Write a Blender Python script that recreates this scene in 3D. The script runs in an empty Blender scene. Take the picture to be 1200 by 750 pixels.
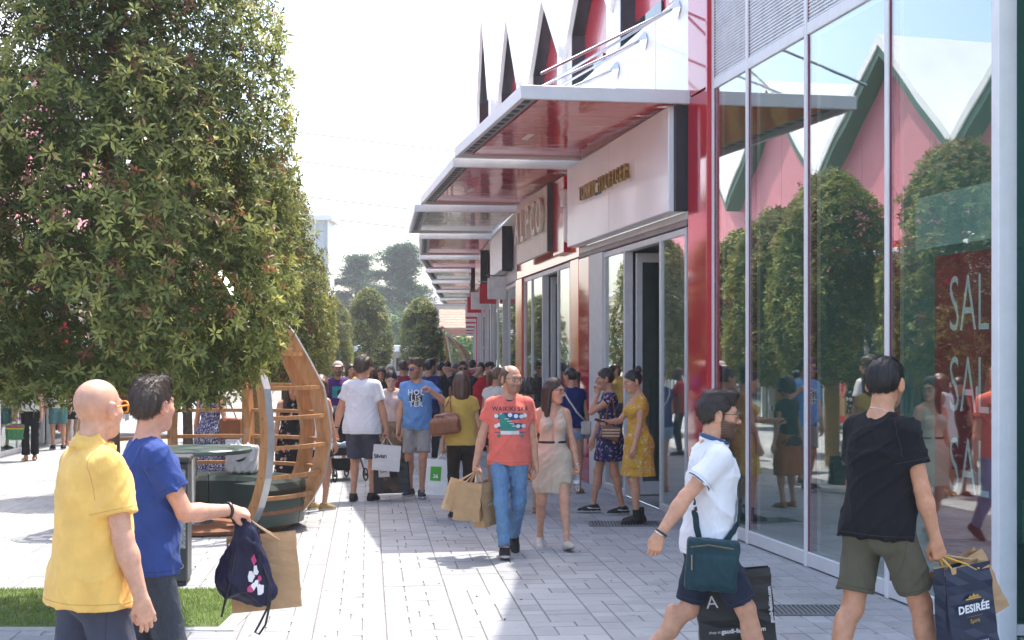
import bpy, bmesh, math, random
import numpy as np
from mathutils import Vector, Matrix
from mathutils.bvhtree import BVHTree

# ---------------------------------------------------------------- camera, sky, sun, exposure
SC = bpy.context.scene
COL = SC.collection
cam_d = bpy.data.cameras.new("camera")
cam_d.lens = 50.0
cam_d.sensor_width = 36.0
cam_d.shift_y = 40.0 / 1200.0
cam_d.clip_start = 0.1
cam_d.clip_end = 3000.0
cam = bpy.data.objects.new("camera", cam_d)
cam.location = (0, 0, 1.85)
cam.rotation_euler = (math.radians(90), 0, 0)
COL.objects.link(cam)
SC.camera = cam

SUN_DIR = Vector((0.275, 0.445, 1.0)).normalized()          # towards the sun
SUN_EL = math.asin(SUN_DIR.z)
SUN_AZ = math.atan2(SUN_DIR.x, SUN_DIR.y)
world = bpy.data.worlds.new("World")
SC.world = world
world.use_nodes = True
wn = world.node_tree
wn.nodes.clear()
sky = wn.nodes.new("ShaderNodeTexSky")
sky.sky_type = 'NISHITA'
sky.sun_disc = False
sky.sun_elevation = SUN_EL
sky.sun_rotation = SUN_AZ
sky.altitude = 0
sky.air_density = 1.05
sky.dust_density = 3.3
sky.ozone_density = 1.2
bg = wn.nodes.new("ShaderNodeBackground")
bg.inputs[1].default_value = 0.15
wo = wn.nodes.new("ShaderNodeOutputWorld")
wn.links.new(sky.outputs[0], bg.inputs[0])
wn.links.new(bg.outputs[0], wo.inputs[0])
sun_d = bpy.data.lights.new("sun", 'SUN')
sun_d.energy = 2.2
sun_d.angle = math.radians(0.55)
sun_d.color = (1.0, 0.95, 0.87)
sun = bpy.data.objects.new("sun", sun_d)
sun.rotation_euler = Vector((0, 0, -1)).rotation_difference(-SUN_DIR).to_euler()
sun.location = (20, 30, 60)
COL.objects.link(sun)
SC.view_settings.view_transform = 'Standard'
SC.view_settings.look = 'None'
SC.view_settings.gamma = 1.0
SC.view_settings.use_curve_mapping = False
SC.view_settings.exposure = 1.85
try:
    SC.cycles.use_denoising = True
    SC.cycles.max_bounces = 9
    SC.cycles.diffuse_bounces = 6
    SC.cycles.transparent_max_bounces = 16
    SC.cycles.sample_clamp_indirect = 6.0
except Exception:
    pass

rnd = random.Random(7)
RNG = np.random.default_rng(11)

# ---------------------------------------------------------------- materials
MATS = {}
def srgb(r, g, b):
    f = lambda c: (c / 255 / 12.92) if c <= 10 else ((c / 255 + 0.055) / 1.055) ** 2.4
    return (f(r), f(g), f(b))

def new_mat(name):
    m = bpy.data.materials.new(name)
    m.use_nodes = True
    nt = m.node_tree
    p = nt.nodes["Principled BSDF"]
    return m, nt, p

def mix_col(nt, fac, a, b):
    n = nt.nodes.new("ShaderNodeMix")
    n.data_type = 'RGBA'
    for sock, v in ((n.inputs[0], fac), (n.inputs[6], a), (n.inputs[7], b)):
        if isinstance(v, bpy.types.NodeSocket):
            nt.links.new(v, sock)
        elif isinstance(v, (int, float)):
            sock.default_value = v
        else:
            sock.default_value = (*v[:3], 1)
    return n.outputs[2]

def tex_noise(nt, scale, detail=3, rough=0.6, coord='Object', vec=None, stretch=None):
    n = nt.nodes.new("ShaderNodeTexNoise")
    n.inputs['Scale'].default_value = scale
    n.inputs['Detail'].default_value = detail
    n.inputs['Roughness'].default_value = rough
    v = vec or obj_coord(nt, coord)
    if stretch:
        mp = nt.nodes.new("ShaderNodeMapping")
        mp.inputs['Scale'].default_value = stretch
        nt.links.new(v, mp.inputs[0])
        v = mp.outputs[0]
    nt.links.new(v, n.inputs['Vector'])
    return n.outputs['Fac']

def obj_coord(nt, coord='Object'):
    t = nt.nodes.get("TC") or nt.nodes.new("ShaderNodeTexCoord")
    t.name = "TC"
    return t.outputs[coord]

def ramp(nt, fac, stops):
    r = nt.nodes.new("ShaderNodeValToRGB")
    e = r.color_ramp.elements
    while len(e) < len(stops):
        e.new(0.5)
    for el, (p, c) in zip(e, stops):
        el.position = p
        el.color = (*c[:3], 1) if not isinstance(c, (int, float)) else (c, c, c, 1)
    nt.links.new(fac, r.inputs[0])
    return r.outputs[0]

def bump(nt, p, height, strength=0.3, dist=0.01):
    b = nt.nodes.new("ShaderNodeBump")
    b.inputs['Strength'].default_value = strength
    b.inputs['Distance'].default_value = dist
    nt.links.new(height, b.inputs['Height'])
    nt.links.new(b.outputs[0], p.inputs['Normal'])

def M(name, col, rough=0.5, metal=0.0, var=0.12, vscale=6.0, bmp=0.0, bscale=60.0, coat=0.0, spec=None, sheen=0.0, trans=0.0):
    """plain procedural material: base colour with soft mottling and optional fine relief"""
    if name in MATS:
        return MATS[name]
    m, nt, p = new_mat(name)
    if var:
        f = tex_noise(nt, vscale)
        c1 = tuple(max(0, c * (1 - var)) for c in col)
        c2 = tuple(min(1, c * (1 + var)) for c in col)
        r = ramp(nt, f, [(0.3, c1), (0.7, c2)])
        nt.links.new(r, p.inputs['Base Color'])
    else:
        p.inputs['Base Color'].default_value = (*col, 1)
    p.inputs['Roughness'].default_value = rough
    p.inputs['Metallic'].default_value = metal
    p.inputs['Coat Weight'].default_value = coat
    p.inputs['Coat Roughness'].default_value = 0.05
    if spec is not None:
        p.inputs['Specular IOR Level'].default_value = spec
    if sheen:
        p.inputs['Sheen Weight'].default_value = sheen
    if bmp:
        bump(nt, p, tex_noise(nt, bscale, 4, 0.65), bmp, 0.004)
    MATS[name] = m
    return m

def cloth(name, col, var=0.10, rough=0.85, bmp=0.25):
    """woven cloth: soft folds, weave grain"""
    if name in MATS:
        return MATS[name]
    m, nt, p = new_mat(name)
    f = tex_noise(nt, 9, 4)
    r = ramp(nt, f, [(0.3, tuple(c * (1 - var) for c in col)), (0.7, tuple(min(1, c * (1 + var)) for c in col))])
    nt.links.new(r, p.inputs['Base Color'])
    p.inputs['Roughness'].default_value = rough
    p.inputs['Specular IOR Level'].default_value = 0.2
    p.inputs['Sheen Weight'].default_value = 0.15 * min(1.0, 4 * sum(col) / 3)
    w = tex_noise(nt, 14, 5, 0.55, stretch=(1.0, 1.0, 0.45))
    w2 = tex_noise(nt, 420, 1)
    a = nt.nodes.new("ShaderNodeMath")
    a.operation = 'MULTIPLY_ADD'
    nt.links.new(w2, a.inputs[0])
    a.inputs[1].default_value = 0.06
    nt.links.new(w, a.inputs[2])
    bump(nt, p, a.outputs[0], bmp + 0.2, 0.03)
    MATS[name] = m
    return m

def attr_mat(name, rough=0.5, sss=0.0, spec=0.4, sheen=0.0, bmp=0.0, bscale=120, var=0.08, vscale=18, alt=None, trans=0.0):
    """colour from the mesh's own per-vertex colour (true surface colour), with mottling"""
    if name in MATS:
        return MATS[name]
    m, nt, p = new_mat(name)
    a = nt.nodes.new("ShaderNodeAttribute")
    a.attribute_name = "Col"
    f = tex_noise(nt, vscale)
    g = ramp(nt, f, [(0.3, (1 - var,) * 3), (0.7, (1 + var * 0.6,) * 3)])
    mm = nt.nodes.new("ShaderNodeMix")
    mm.data_type = 'RGBA'
    mm.blend_type = 'MULTIPLY'
    mm.inputs[0].default_value = 1
    nt.links.new(a.outputs['Color'], mm.inputs[6])
    nt.links.new(g, mm.inputs[7])
    nt.links.new(mm.outputs[2], p.inputs['Base Color'])
    p.inputs['Roughness'].default_value = rough
    p.inputs['Specular IOR Level'].default_value = spec
    if sss:
        p.inputs['Subsurface Weight'].default_value = sss
        p.inputs['Subsurface Radius'].default_value = (0.012, 0.005, 0.003)
        p.inputs['Subsurface Scale'].default_value = 1.0
    if sheen:
        p.inputs['Sheen Weight'].default_value = sheen
    if bmp:
        bump(nt, p, tex_noise(nt, bscale, 3), bmp, 0.002)
    if trans:
        out = nt.nodes["Material Output"]
        t = nt.nodes.new("ShaderNodeBsdfTranslucent")
        nt.links.new(mm.outputs[2], t.inputs[0])
        mx = nt.nodes.new("ShaderNodeMixShader")
        mx.inputs[0].default_value = trans
        nt.links.new(p.outputs[0], mx.inputs[1])
        nt.links.new(t.outputs[0], mx.inputs[2])
        nt.links.new(mx.outputs[0], out.inputs[0])
    MATS[name] = m
    return m

# ---------------------------------------------------------------- objects
def tag(o, label=None, cat=None, group=None, kind=None):
    if label: o["label"] = label
    if cat: o["category"] = cat
    if group: o["group"] = group
    if kind: o["kind"] = kind
    return o

def empty(name, loc, label=None, cat=None, group=None, rz=0.0, kind=None):
    o = bpy.data.objects.new(name, None)
    o.empty_display_size = 0.2
    o.location = loc
    o.rotation_euler = (0, 0, rz)
    COL.objects.link(o)
    return tag(o, label, cat, group, kind)

def raw_mesh(name, V, F, mat=None, smooth=False, col=None, FM=None):
    V = np.asarray(V, dtype=np.float32)
    me = bpy.data.meshes.new(name)
    if isinstance(F, np.ndarray):
        n, k = F.shape
        me.vertices.add(len(V))
        me.vertices.foreach_set("co", V.ravel())
        me.loops.add(n * k)
        me.loops.foreach_set("vertex_index", F.astype(np.int32).ravel())
        me.polygons.add(n)
        me.polygons.foreach_set("loop_start", np.arange(0, n * k, k, dtype=np.int32))
        me.update(calc_edges=True)
    else:
        me.from_pydata([tuple(map(float, v)) for v in V], [], [tuple(f) for f in F])
        me.update()
    if smooth:
        me.polygons.foreach_set("use_smooth", np.ones(len(me.polygons), dtype=bool))
    for m in (mat if isinstance(mat, (list, tuple)) else [mat]):
        if m is not None:
            me.materials.append(m)
    if FM is not None:
        me.polygons.foreach_set("material_index", np.asarray(FM, dtype=np.int32))
    if col is not None:
        a = me.color_attributes.new("Col", 'FLOAT_COLOR', 'POINT')
        c = np.ones((len(V), 4), dtype=np.float32)
        c[:, :3] = col
        a.data.foreach_set("color", c.ravel())
    return me

def link(name, me, parent=None, loc=None):
    o = bpy.data.objects.new(name, me)
    COL.objects.link(o)
    if parent is not None:
        o.parent = parent
    if loc is not None:
        o.location = loc
    return o

class MB:
    """collects quads and triangles in world (or local) coordinates, then becomes ONE mesh object"""
    def __init__(s):
        s.v = []; s.f = []; s.m = []
    def add(s, verts, faces, mi=0):
        o = len(s.v)
        s.v += [tuple(v) for v in verts]
        s.f += [tuple(i + o for i in f) for f in faces]
        s.m += [mi] * len(faces)
        return s
    def box(s, lo, hi, fr=None, mi=0):
        (x0, y0, z0), (x1, y1, z1) = lo, hi
        P = [(x0, y0, z0), (x1, y0, z0), (x1, y1, z0), (x0, y1, z0), (x0, y0, z1), (x1, y0, z1), (x1, y1, z1), (x0, y1, z1)]
        if fr: P = [fr(*p) for p in P]
        return s.add(P, [(0, 3, 2, 1), (4, 5, 6, 7), (0, 1, 5, 4), (1, 2, 6, 5), (2, 3, 7, 6), (3, 0, 4, 7)], mi)
    def bbox(s, lo, hi, b=0.006, fr=None, mi=0):
        """box with chamfered edges"""
        lo = np.array(lo, float); hi = np.array(hi, float)
        lo, hi = np.minimum(lo, hi), np.maximum(lo, hi)
        b = min(b, 0.45 * float((hi - lo).min()))
        bm = bmesh.new()
        P = [Vector((x, y, z)) for x in (lo[0], hi[0]) for y in (lo[1], hi[1]) for z in (lo[2], hi[2])]
        vs = [bm.verts.new(p) for p in P]
        for f in ((0, 1, 3, 2), (4, 6, 7, 5), (0, 4, 5, 1), (2, 3, 7, 6), (0, 2, 6, 4), (1, 5, 7, 3)):
            bm.faces.new([vs[i] for i in f])
        bmesh.ops.bevel(bm, geom=list(bm.edges), offset=b, segments=1, affect='EDGES')
        bm.verts.index_update()
        V = [tuple(v.co) for v in bm.verts]
        if fr: V = [fr(*p) for p in V]
        F = [tuple(v.index for v in f.verts) for f in bm.faces]
        bm.free()
        return s.add(V, F, mi)
    def tube(s, pts, r, n=8, mi=0, closed=False):
        pts = [Vector(p) for p in pts]
        rs = r if isinstance(r, (list, tuple)) else [r] * len(pts)
        o = len(s.v); up = Vector((0, 0, 1)); N = len(pts)
        for i, p in enumerate(pts):
            t = (pts[(i + 1) % N if closed else min(i + 1, N - 1)] - pts[(i - 1) % N if closed else max(i - 1, 0)])
            if t.length < 1e-9: t = Vector((0, 0, 1))
            t.normalize()
            if i == 0:
                a = t.cross(up)
                if a.length < 0.05: a = t.cross(Vector((1, 0, 0)))
            else:
                a = a - t * a.dot(t)
                if a.length < 1e-5: a = t.cross(Vector((1, 0, 0)))
            a.normalize(); b = t.cross(a)
            for k in range(n):
                q = 2 * math.pi * k / n
                s.v.append(tuple(p + a * (rs[i] * math.cos(q)) + b * (rs[i] * math.sin(q))))
        for i in range(N if closed else N - 1):
            j = (i + 1) % N
            for k in range(n):
                k2 = (k + 1) % n
                s.f.append((o + i * n + k, o + i * n + k2, o + j * n + k2, o + j * n + k)); s.m.append(mi)
        if not closed:
            s.f.append(tuple(o + k for k in reversed(range(n)))); s.m.append(mi)
            s.f.append(tuple(o + (N - 1) * n + k for k in range(n))); s.m.append(mi)
        return s
    def lathe(s, c, prof, n=24, mi=0):
        o = len(s.v)
        for (r, z) in prof:
            for k in range(n):
                q = 2 * math.pi * k / n
                s.v.append((c[0] + r * math.cos(q), c[1] + r * math.sin(q), c[2] + z))
        for i in range(len(prof) - 1):
            for k in range(n):
                k2 = (k + 1) % n
                s.f.append((o + i * n + k, o + i * n + k2, o + (i + 1) * n + k2, o + (i + 1) * n + k)); s.m.append(mi)
        s.f.append(tuple(o + k for k in reversed(range(n)))); s.m.append(mi)
        s.f.append(tuple(o + (len(prof) - 1) * n + k for k in range(n))); s.m.append(mi)
        return s
    def prism(s, poly, a, b, fr, mi=0):
        """poly: list of (p,q); swept from a to b; fr(p, s, q) maps to space"""
        n = len(poly)
        V = [fr(p, a, q) for p, q in poly] + [fr(p, b, q) for p, q in poly]
        F = [tuple(range(n)), tuple(reversed(range(n, 2 * n)))] + [((i + 1) % n, i, n + i, n + (i + 1) % n) for i in range(n)]
        return s.add(V, F, mi)
    def build(s, name, mat, parent=None, origin=None, smooth=False, fix=True):
        V = np.array(s.v, dtype=np.float32).reshape(-1, 3)
        o_ = np.zeros(3)
        if parent is not None and origin is None:
            r = parent
            while r.parent is not None: r = r.parent
            o_ = np.array(r.location)
        elif origin is not None:
            o_ = np.array(origin)
        me = raw_mesh(name, V - o_, s.f, mat, smooth, FM=s.m if any(s.m) else None)
        if fix:
            bm = bmesh.new(); bm.from_mesh(me)
            bmesh.ops.recalc_face_normals(bm, faces=bm.faces)
            bm.to_mesh(me); bm.free()
        return link(name, me, parent, None if parent is not None else (tuple(o_) if origin is not None else None))

def text_mesh(txt, size, depth=0.0, align='CENTER', spacing=1.0, bold=0.0, xs=1.0):
    """vertices and faces of lettering in the plane (u right, v up, w depth)"""
    c = bpy.data.curves.new("lettering", 'FONT')
    c.body = txt; c.size = size; c.extrude = depth / 2; c.align_x = align; c.align_y = 'CENTER'
    c.space_character = spacing; c.offset = bold; c.resolution_u = 3
    o = bpy.data.objects.new("lettering", c)
    COL.objects.link(o)
    me = bpy.data.meshes.new_from_object(o)
    V = [(v.co.x * xs, v.co.y, v.co.z) for v in me.vertices]
    F = [tuple(p.vertices) for p in me.polygons]
    bpy.data.objects.remove(o); bpy.data.curves.remove(c); bpy.data.meshes.remove(me)
    return V, F

def text_on(txt, size, origin, ux, uz, un, mat, parent, name="lettering", depth=0.002, spacing=1.0, bold=0.0, align='CENTER', xs=1.0):
    V, F = text_mesh(txt, size, depth, align, spacing, bold, xs)
    ux, uz, un, o = Vector(ux), Vector(uz), Vector(un), Vector(origin)
    mb = MB().add([o + ux * a + uz * b + un * c for a, b, c in V], F)
    return mb.build(name, mat, parent)
# ---------------------------------------------------------------- smooth bodies: distance fields meshed with surface nets
def nrm(v):
    v = np.asarray(v, float); n = np.linalg.norm(v)
    return v / n if n > 1e-9 else v
def RX(a): c, s = math.cos(a), math.sin(a); return np.array([[1, 0, 0], [0, c, -s], [0, s, c]])
def RY(a): c, s = math.cos(a), math.sin(a); return np.array([[c, 0, s], [0, 1, 0], [-s, 0, c]])
def RZ(a): c, s = math.cos(a), math.sin(a); return np.array([[c, -s, 0], [s, c, 0], [0, 0, 1]])
I3 = np.eye(3)

def cap(a, b, ra, rb, k=0.02, op='u', cut=None): return dict(t='cap', a=np.array(a, float), b=np.array(b, float), ra=ra, rb=rb, k=k, op=op, cut=cut)
def ell(c, r, R=I3, k=0.02, op='u'): return dict(t='ell', c=np.array(c, float), r=np.array(r, float), R=R, k=k, op=op)
def tubep(c, R, z0, z1, r0, r1, k=0.02, op='u', fold=0.0, nf=9, ph=0.0): return dict(t='tube', c=np.array(c, float), R=R, z0=z0, z1=z1, r0=r0, r1=r1, k=k, op=op, fold=fold, nf=nf, ph=ph)
def rbox(c, hs, R=I3, r=0.005, k=0.004, op='u'): return dict(t='box', c=np.array(c, float), h=np.array(hs, float), R=R, r=r, k=k, op=op)
def tor(c, R, a, b, r, k=0.005, hz=1.0, op='u'): return dict(t='tor', c=np.array(c, float), R=R, A=a, B=b, r=r, k=k, hz=hz, op=op)
def plane(n, p, k=0.0, op='i'): return dict(t='pl', n=nrm(n), p=np.array(p, float), k=k, op=op)

def pbounds(p):
    t = p['t']
    if t == 'cap':
        r = max(p['ra'], p['rb']); return np.minimum(p['a'], p['b']) - r, np.maximum(p['a'], p['b']) + r
    if t == 'ell':
        e = np.sqrt(((p['R'] * p['r'][None, :]) ** 2).sum(1)); return p['c'] - e, p['c'] + e
    if t == 'box':
        e = (np.abs(p['R']) * (p['h'] + p['r'])[None, :]).sum(1); return p['c'] - e, p['c'] + e
    if t == 'tube':
        h = np.array([max(p['r0'][0], p['r1'][0]), max(p['r0'][1], p['r1'][1]), abs(p['z1'] - p['z0']) / 2]) * 1.06
        c = p['c'] + p['R'] @ np.array([0, 0, (p['z0'] + p['z1']) / 2]); e = (np.abs(p['R']) * h[None, :]).sum(1); return c - e, c + e
    if t == 'tor':
        h = np.array([p['A'] + p['r'], p['B'] + p['r'], p['r'] * max(1, p['hz'])]); e = (np.abs(p['R']) * h[None, :]).sum(1); return p['c'] - e, p['c'] + e
    return None

def pdist(p, X, Y, Z):
    t = p['t']
    if t == 'pl':
        n, q = p['n'], p['p']; return (X - q[0]) * n[0] + (Y - q[1]) * n[1] + (Z - q[2]) * n[2]
    if t == 'cap':
        a, b = p['a'], p['b']; ba = b - a; L2 = max(1e-12, float(ba @ ba))
        x, y, z = X - a[0], Y - a[1], Z - a[2]
        t_ = (x * ba[0] + y * ba[1] + z * ba[2]) / L2
        s = np.clip(t_, 0, 1)
        d = np.sqrt((x - s * ba[0]) ** 2 + (y - s * ba[1]) ** 2 + (z - s * ba[2]) ** 2) - (p['ra'] + (p['rb'] - p['ra']) * s)
        if p['cut']:
            d = np.maximum(d, (t_ - p['cut']) * math.sqrt(L2))
        return d
    c, R = p['c'], p['R']
    x, y, z = X - c[0], Y - c[1], Z - c[2]
    lx = x * R[0, 0] + y * R[1, 0] + z * R[2, 0]
    ly = x * R[0, 1] + y * R[1, 1] + z * R[2, 1]
    lz = x * R[0, 2] + y * R[1, 2] + z * R[2, 2]
    if t == 'ell':
        r = p['r']
        k0 = np.sqrt((lx / r[0]) ** 2 + (ly / r[1]) ** 2 + (lz / r[2]) ** 2)
        k1 = np.sqrt((lx / r[0] ** 2) ** 2 + (ly / r[1] ** 2) ** 2 + (lz / r[2] ** 2) ** 2) + 1e-6
        return k0 * (k0 - 1) / k1
    if t == 'box':
        h = p['h']
        qx, qy, qz = np.abs(lx) - h[0], np.abs(ly) - h[1], np.abs(lz) - h[2]
        return np.sqrt(np.maximum(qx, 0) ** 2 + np.maximum(qy, 0) ** 2 + np.maximum(qz, 0) ** 2) + np.minimum(np.maximum(qx, np.maximum(qy, qz)), 0) - p['r']
    if t == 'tube':
        z0, z1 = p['z0'], p['z1']
        s = np.clip((lz - z0) / (z1 - z0), 0, 1)
        rx = p['r0'][0] + (p['r1'][0] - p['r0'][0]) * s
        ry = p['r0'][1] + (p['r1'][1] - p['r0'][1]) * s
        q = np.sqrt((lx / rx) ** 2 + (ly / ry) ** 2)
        if p['fold']:
            th = np.arctan2(ly, lx)
            q = q - p['fold'] * (1 - s) * (np.sin(p['nf'] * th + p['ph']) + 0.5 * np.sin((p['nf'] * 2 - 3) * th + 1.3 + p['ph'] * 2))
        d = (q - 1) * np.minimum(rx, ry)
        return np.maximum(d, np.maximum(z0 - lz, lz - z1))
    if t == 'tor':
        A, B = p['A'], p['B']
        q = np.sqrt((lx / A) ** 2 + (ly / B) ** 2)
        dr = (q - 1) * 0.5 * (A + B)
        return np.sqrt(dr ** 2 + (lz / p['hz']) ** 2) - p['r']

def field(ops, lo, hi, h, disp=None):
    n = np.maximum(4, np.ceil((np.array(hi) - lo) / h).astype(int) + 1)
    D = np.full(n, 1.0, dtype=np.float32)
    ax = [(lo[i] + h * np.arange(n[i])).astype(np.float32) for i in range(3)]
    for p in ops:
        b = pbounds(p); k = p['k']
        if b is None:
            sl = [slice(0, n[i]) for i in range(3)]
        else:
            m = k + 2.5 * h + 0.004
            sl = []
            for i in range(3):
                a0 = max(0, int((b[0][i] - m - lo[i]) / h)); a1 = min(n[i], int((b[1][i] + m - lo[i]) / h) + 2)
                sl.append(slice(a0, max(a0, a1)))
        if any(s.stop <= s.start for s in sl): continue
        sl = tuple(sl)
        X, Y, Z = ax[0][sl[0]][:, None, None], ax[1][sl[1]][None, :, None], ax[2][sl[2]][None, None, :]
        d = pdist(p, X, Y, Z)
        A = D[sl]
        if p['op'] == 'u':
            r = np.minimum(A, d)
            if k > 0:
                q = np.maximum(k - np.abs(A - d), 0) / k; r = r - q * q * k * 0.25
        else:
            e = -d if p['op'] == 's' else d
            r = np.maximum(A, e)
            if k > 0:
                q = np.maximum(k - np.abs(A - e), 0) / k; r = r + q * q * k * 0.25
        D[sl] = r
    if disp is not None:
        I = np.nonzero(np.abs(D) < 0.03)
        if len(I[0]):
            D[I] += disp(ax[0][I[0]], ax[1][I[1]], ax[2][I[2]])
    return D

def nets(D, lo, h):
    S = D < 0
    c = np.zeros(tuple(np.array(D.shape) - 1), dtype=np.uint8)
    for i in (0, 1):
        for j in (0, 1):
            for k in (0, 1):
                c += S[i:D.shape[0] - 1 + i, j:D.shape[1] - 1 + j, k:D.shape[2] - 1 + k]
    act = (c > 0) & (c < 8)
    I, J, K = np.nonzero(act)
    if len(I) == 0: return np.zeros((0, 3), np.float32), np.zeros((0, 4), np.int32)
    idx = np.full(act.shape, -1, dtype=np.int32)
    idx[I, J, K] = np.arange(len(I))
    acc = np.zeros((len(I), 3), np.float32); cnt = np.zeros(len(I), np.float32)
    offs = [(i, j, k) for i in (0, 1) for j in (0, 1) for k in (0, 1)]
    vals = {o: D[I + o[0], J + o[1], K + o[2]] for o in offs}
    for o in offs:
        for ax in range(3):
            if o[ax] == 0:
                o2 = list(o); o2[ax] = 1; o2 = tuple(o2)
                a, b = vals[o], vals[o2]
                m = (a < 0) != (b < 0)
                t = np.where(m, a / np.where(m, a - b, 1), 0)
                pt = np.tile(np.array(o, np.float32), (len(I), 1)); pt[:, ax] += t
                acc += pt * m[:, None]; cnt += m
    V = (np.stack([I, J, K], 1) + acc / cnt[:, None]) * h + np.asarray(lo, np.float32)
    Q = []
    for ax in range(3):
        o = [a for a in range(3) if a != ax]
        sl0 = [slice(1, -1)] * 3; sl1 = [slice(1, -1)] * 3
        sl0[ax] = slice(0, -1); sl1[ax] = slice(1, None)
        a = S[tuple(sl0)]; b = S[tuple(sl1)]
        e = np.stack(np.nonzero(a != b), 1)
        if len(e) == 0: continue
        fl = a[e[:, 0], e[:, 1], e[:, 2]]
        base = e.copy(); base[:, o[0]] += 1; base[:, o[1]] += 1
        def cell(d0, d1):
            q = base.copy(); q[:, o[0]] -= d0; q[:, o[1]] -= d1
            return idx[q[:, 0], q[:, 1], q[:, 2]]
        q = np.stack([cell(1, 1), cell(0, 1), cell(0, 0), cell(1, 0)], 1)
        if ax == 1: fl = ~fl
        q[~fl] = q[~fl][:, ::-1]
        Q.append(q)
    Q = np.concatenate(Q)
    return V, Q[(Q >= 0).all(1)]

def sdf_mesh(ops, h, disp=None, fine=(), clip=None):
    """mesh the field; fine = [(lo, hi, h)] boxes that get a finer net of the same surface"""
    bs = [pbounds(p) for p in ops if p['op'] == 'u']
    lo = np.min([b[0] for b in bs], 0) - 3 * h; hi = np.max([b[1] for b in bs], 0) + 3 * h
    if clip is not None: lo = np.maximum(lo, clip[0]); hi = np.minimum(hi, clip[1])
    V, Q = nets(field(ops, lo, hi, h, disp), lo, h)
    keep = np.ones(len(Q), bool)
    parts = []
    for (flo, fhi, fh) in fine:
        flo, fhi = np.array(flo), np.array(fhi)
        ins = ((V > flo + 2.2 * fh) & (V < fhi - 2.2 * fh)).all(1)
        for (slo, shi, sh) in fine:
            pass
        keep &= ~ins[Q].all(1)
        v, q = nets(field(ops, flo, fhi, fh, disp), flo, fh)
        parts.append((v, q))
    Q = Q[keep]
    Vs, Qs, n = [V], [Q], len(V)
    for v, q in parts:
        Vs.append(v); Qs.append(q + n); n += len(v)
    V = np.concatenate(Vs); Q = np.concatenate(Qs)
    used = np.zeros(len(V), bool); used[Q.ravel()] = True
    mp = np.cumsum(used) - 1
    return V[used], mp[Q]

def wrinkle(amp, seed, zf=1.0, sc=1.0):
    """drapery: long soft creases in a few leaning directions, each present only in patches"""
    r = np.random.default_rng(seed)
    W = []
    for i in range(7):
        an = r.uniform(0, 6.28); lean = r.choice([-1, 1]) * r.uniform(.25, 1.1) * zf
        W.append((nrm([math.cos(an), math.sin(an), lean]), r.uniform(17, 36) * sc, r.uniform(0, 6.28), nrm(r.normal(size=3)), r.uniform(7, 13) * sc, r.uniform(0, 6.28), r.uniform(.6, 1.2)))
    w1, w2 = r.uniform(0, 6, 2)
    def f(x, y, z):
        wx = 0.022 * np.sin(11 * z * sc + 7 * x + w1); wy = 0.022 * np.sin(12 * z * sc - 9 * y + w2); wz = .02 * np.sin(13 * x * sc + 8 * y)
        s = 0
        for d, fq, ph, m, mf, mp, a in W:
            q = np.sin(((x + wx) * d[0] + (y + wy) * d[1] + (z + wz) * d[2]) * fq + ph)
            mk = np.clip(np.sin((x * m[0] + y * m[1] + z * m[2]) * mf + mp) + .15, 0, 1)
            s = s + a * mk * (0.35 - np.exp(-q * q / 0.10))
        return amp * s
    return f
# ---------------------------------------------------------------- people
SKIN = attr_mat("skin", 0.48, sss=0.14, spec=0.4, bmp=0.2, bscale=240, var=0.13, vscale=26)
HAIR = attr_mat("hair", 0.42, spec=0.5, bmp=0.5, bscale=140, var=0.25, vscale=40)
SHOE = attr_mat("shoe_leather", 0.6, spec=0.3, bmp=0.2, bscale=90)

def ik(a, t, l1, l2, pole):
    a, t = np.array(a, float), np.array(t, float)
    d = t - a; L = np.linalg.norm(d)
    if L > (l1 + l2) * 0.998:
        t = a + d / L * (l1 + l2) * 0.998; d = t - a; L = np.linalg.norm(d)
    u = d / L
    p = np.array(pole, float); p = p - u * (p @ u); p = nrm(p)
    c = np.clip((l1 * l1 + L * L - l2 * l2) / (2 * l1 * L), -1, 1)
    return a + u * (l1 * c) + p * (l1 * math.sqrt(1 - c * c)), t

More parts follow.
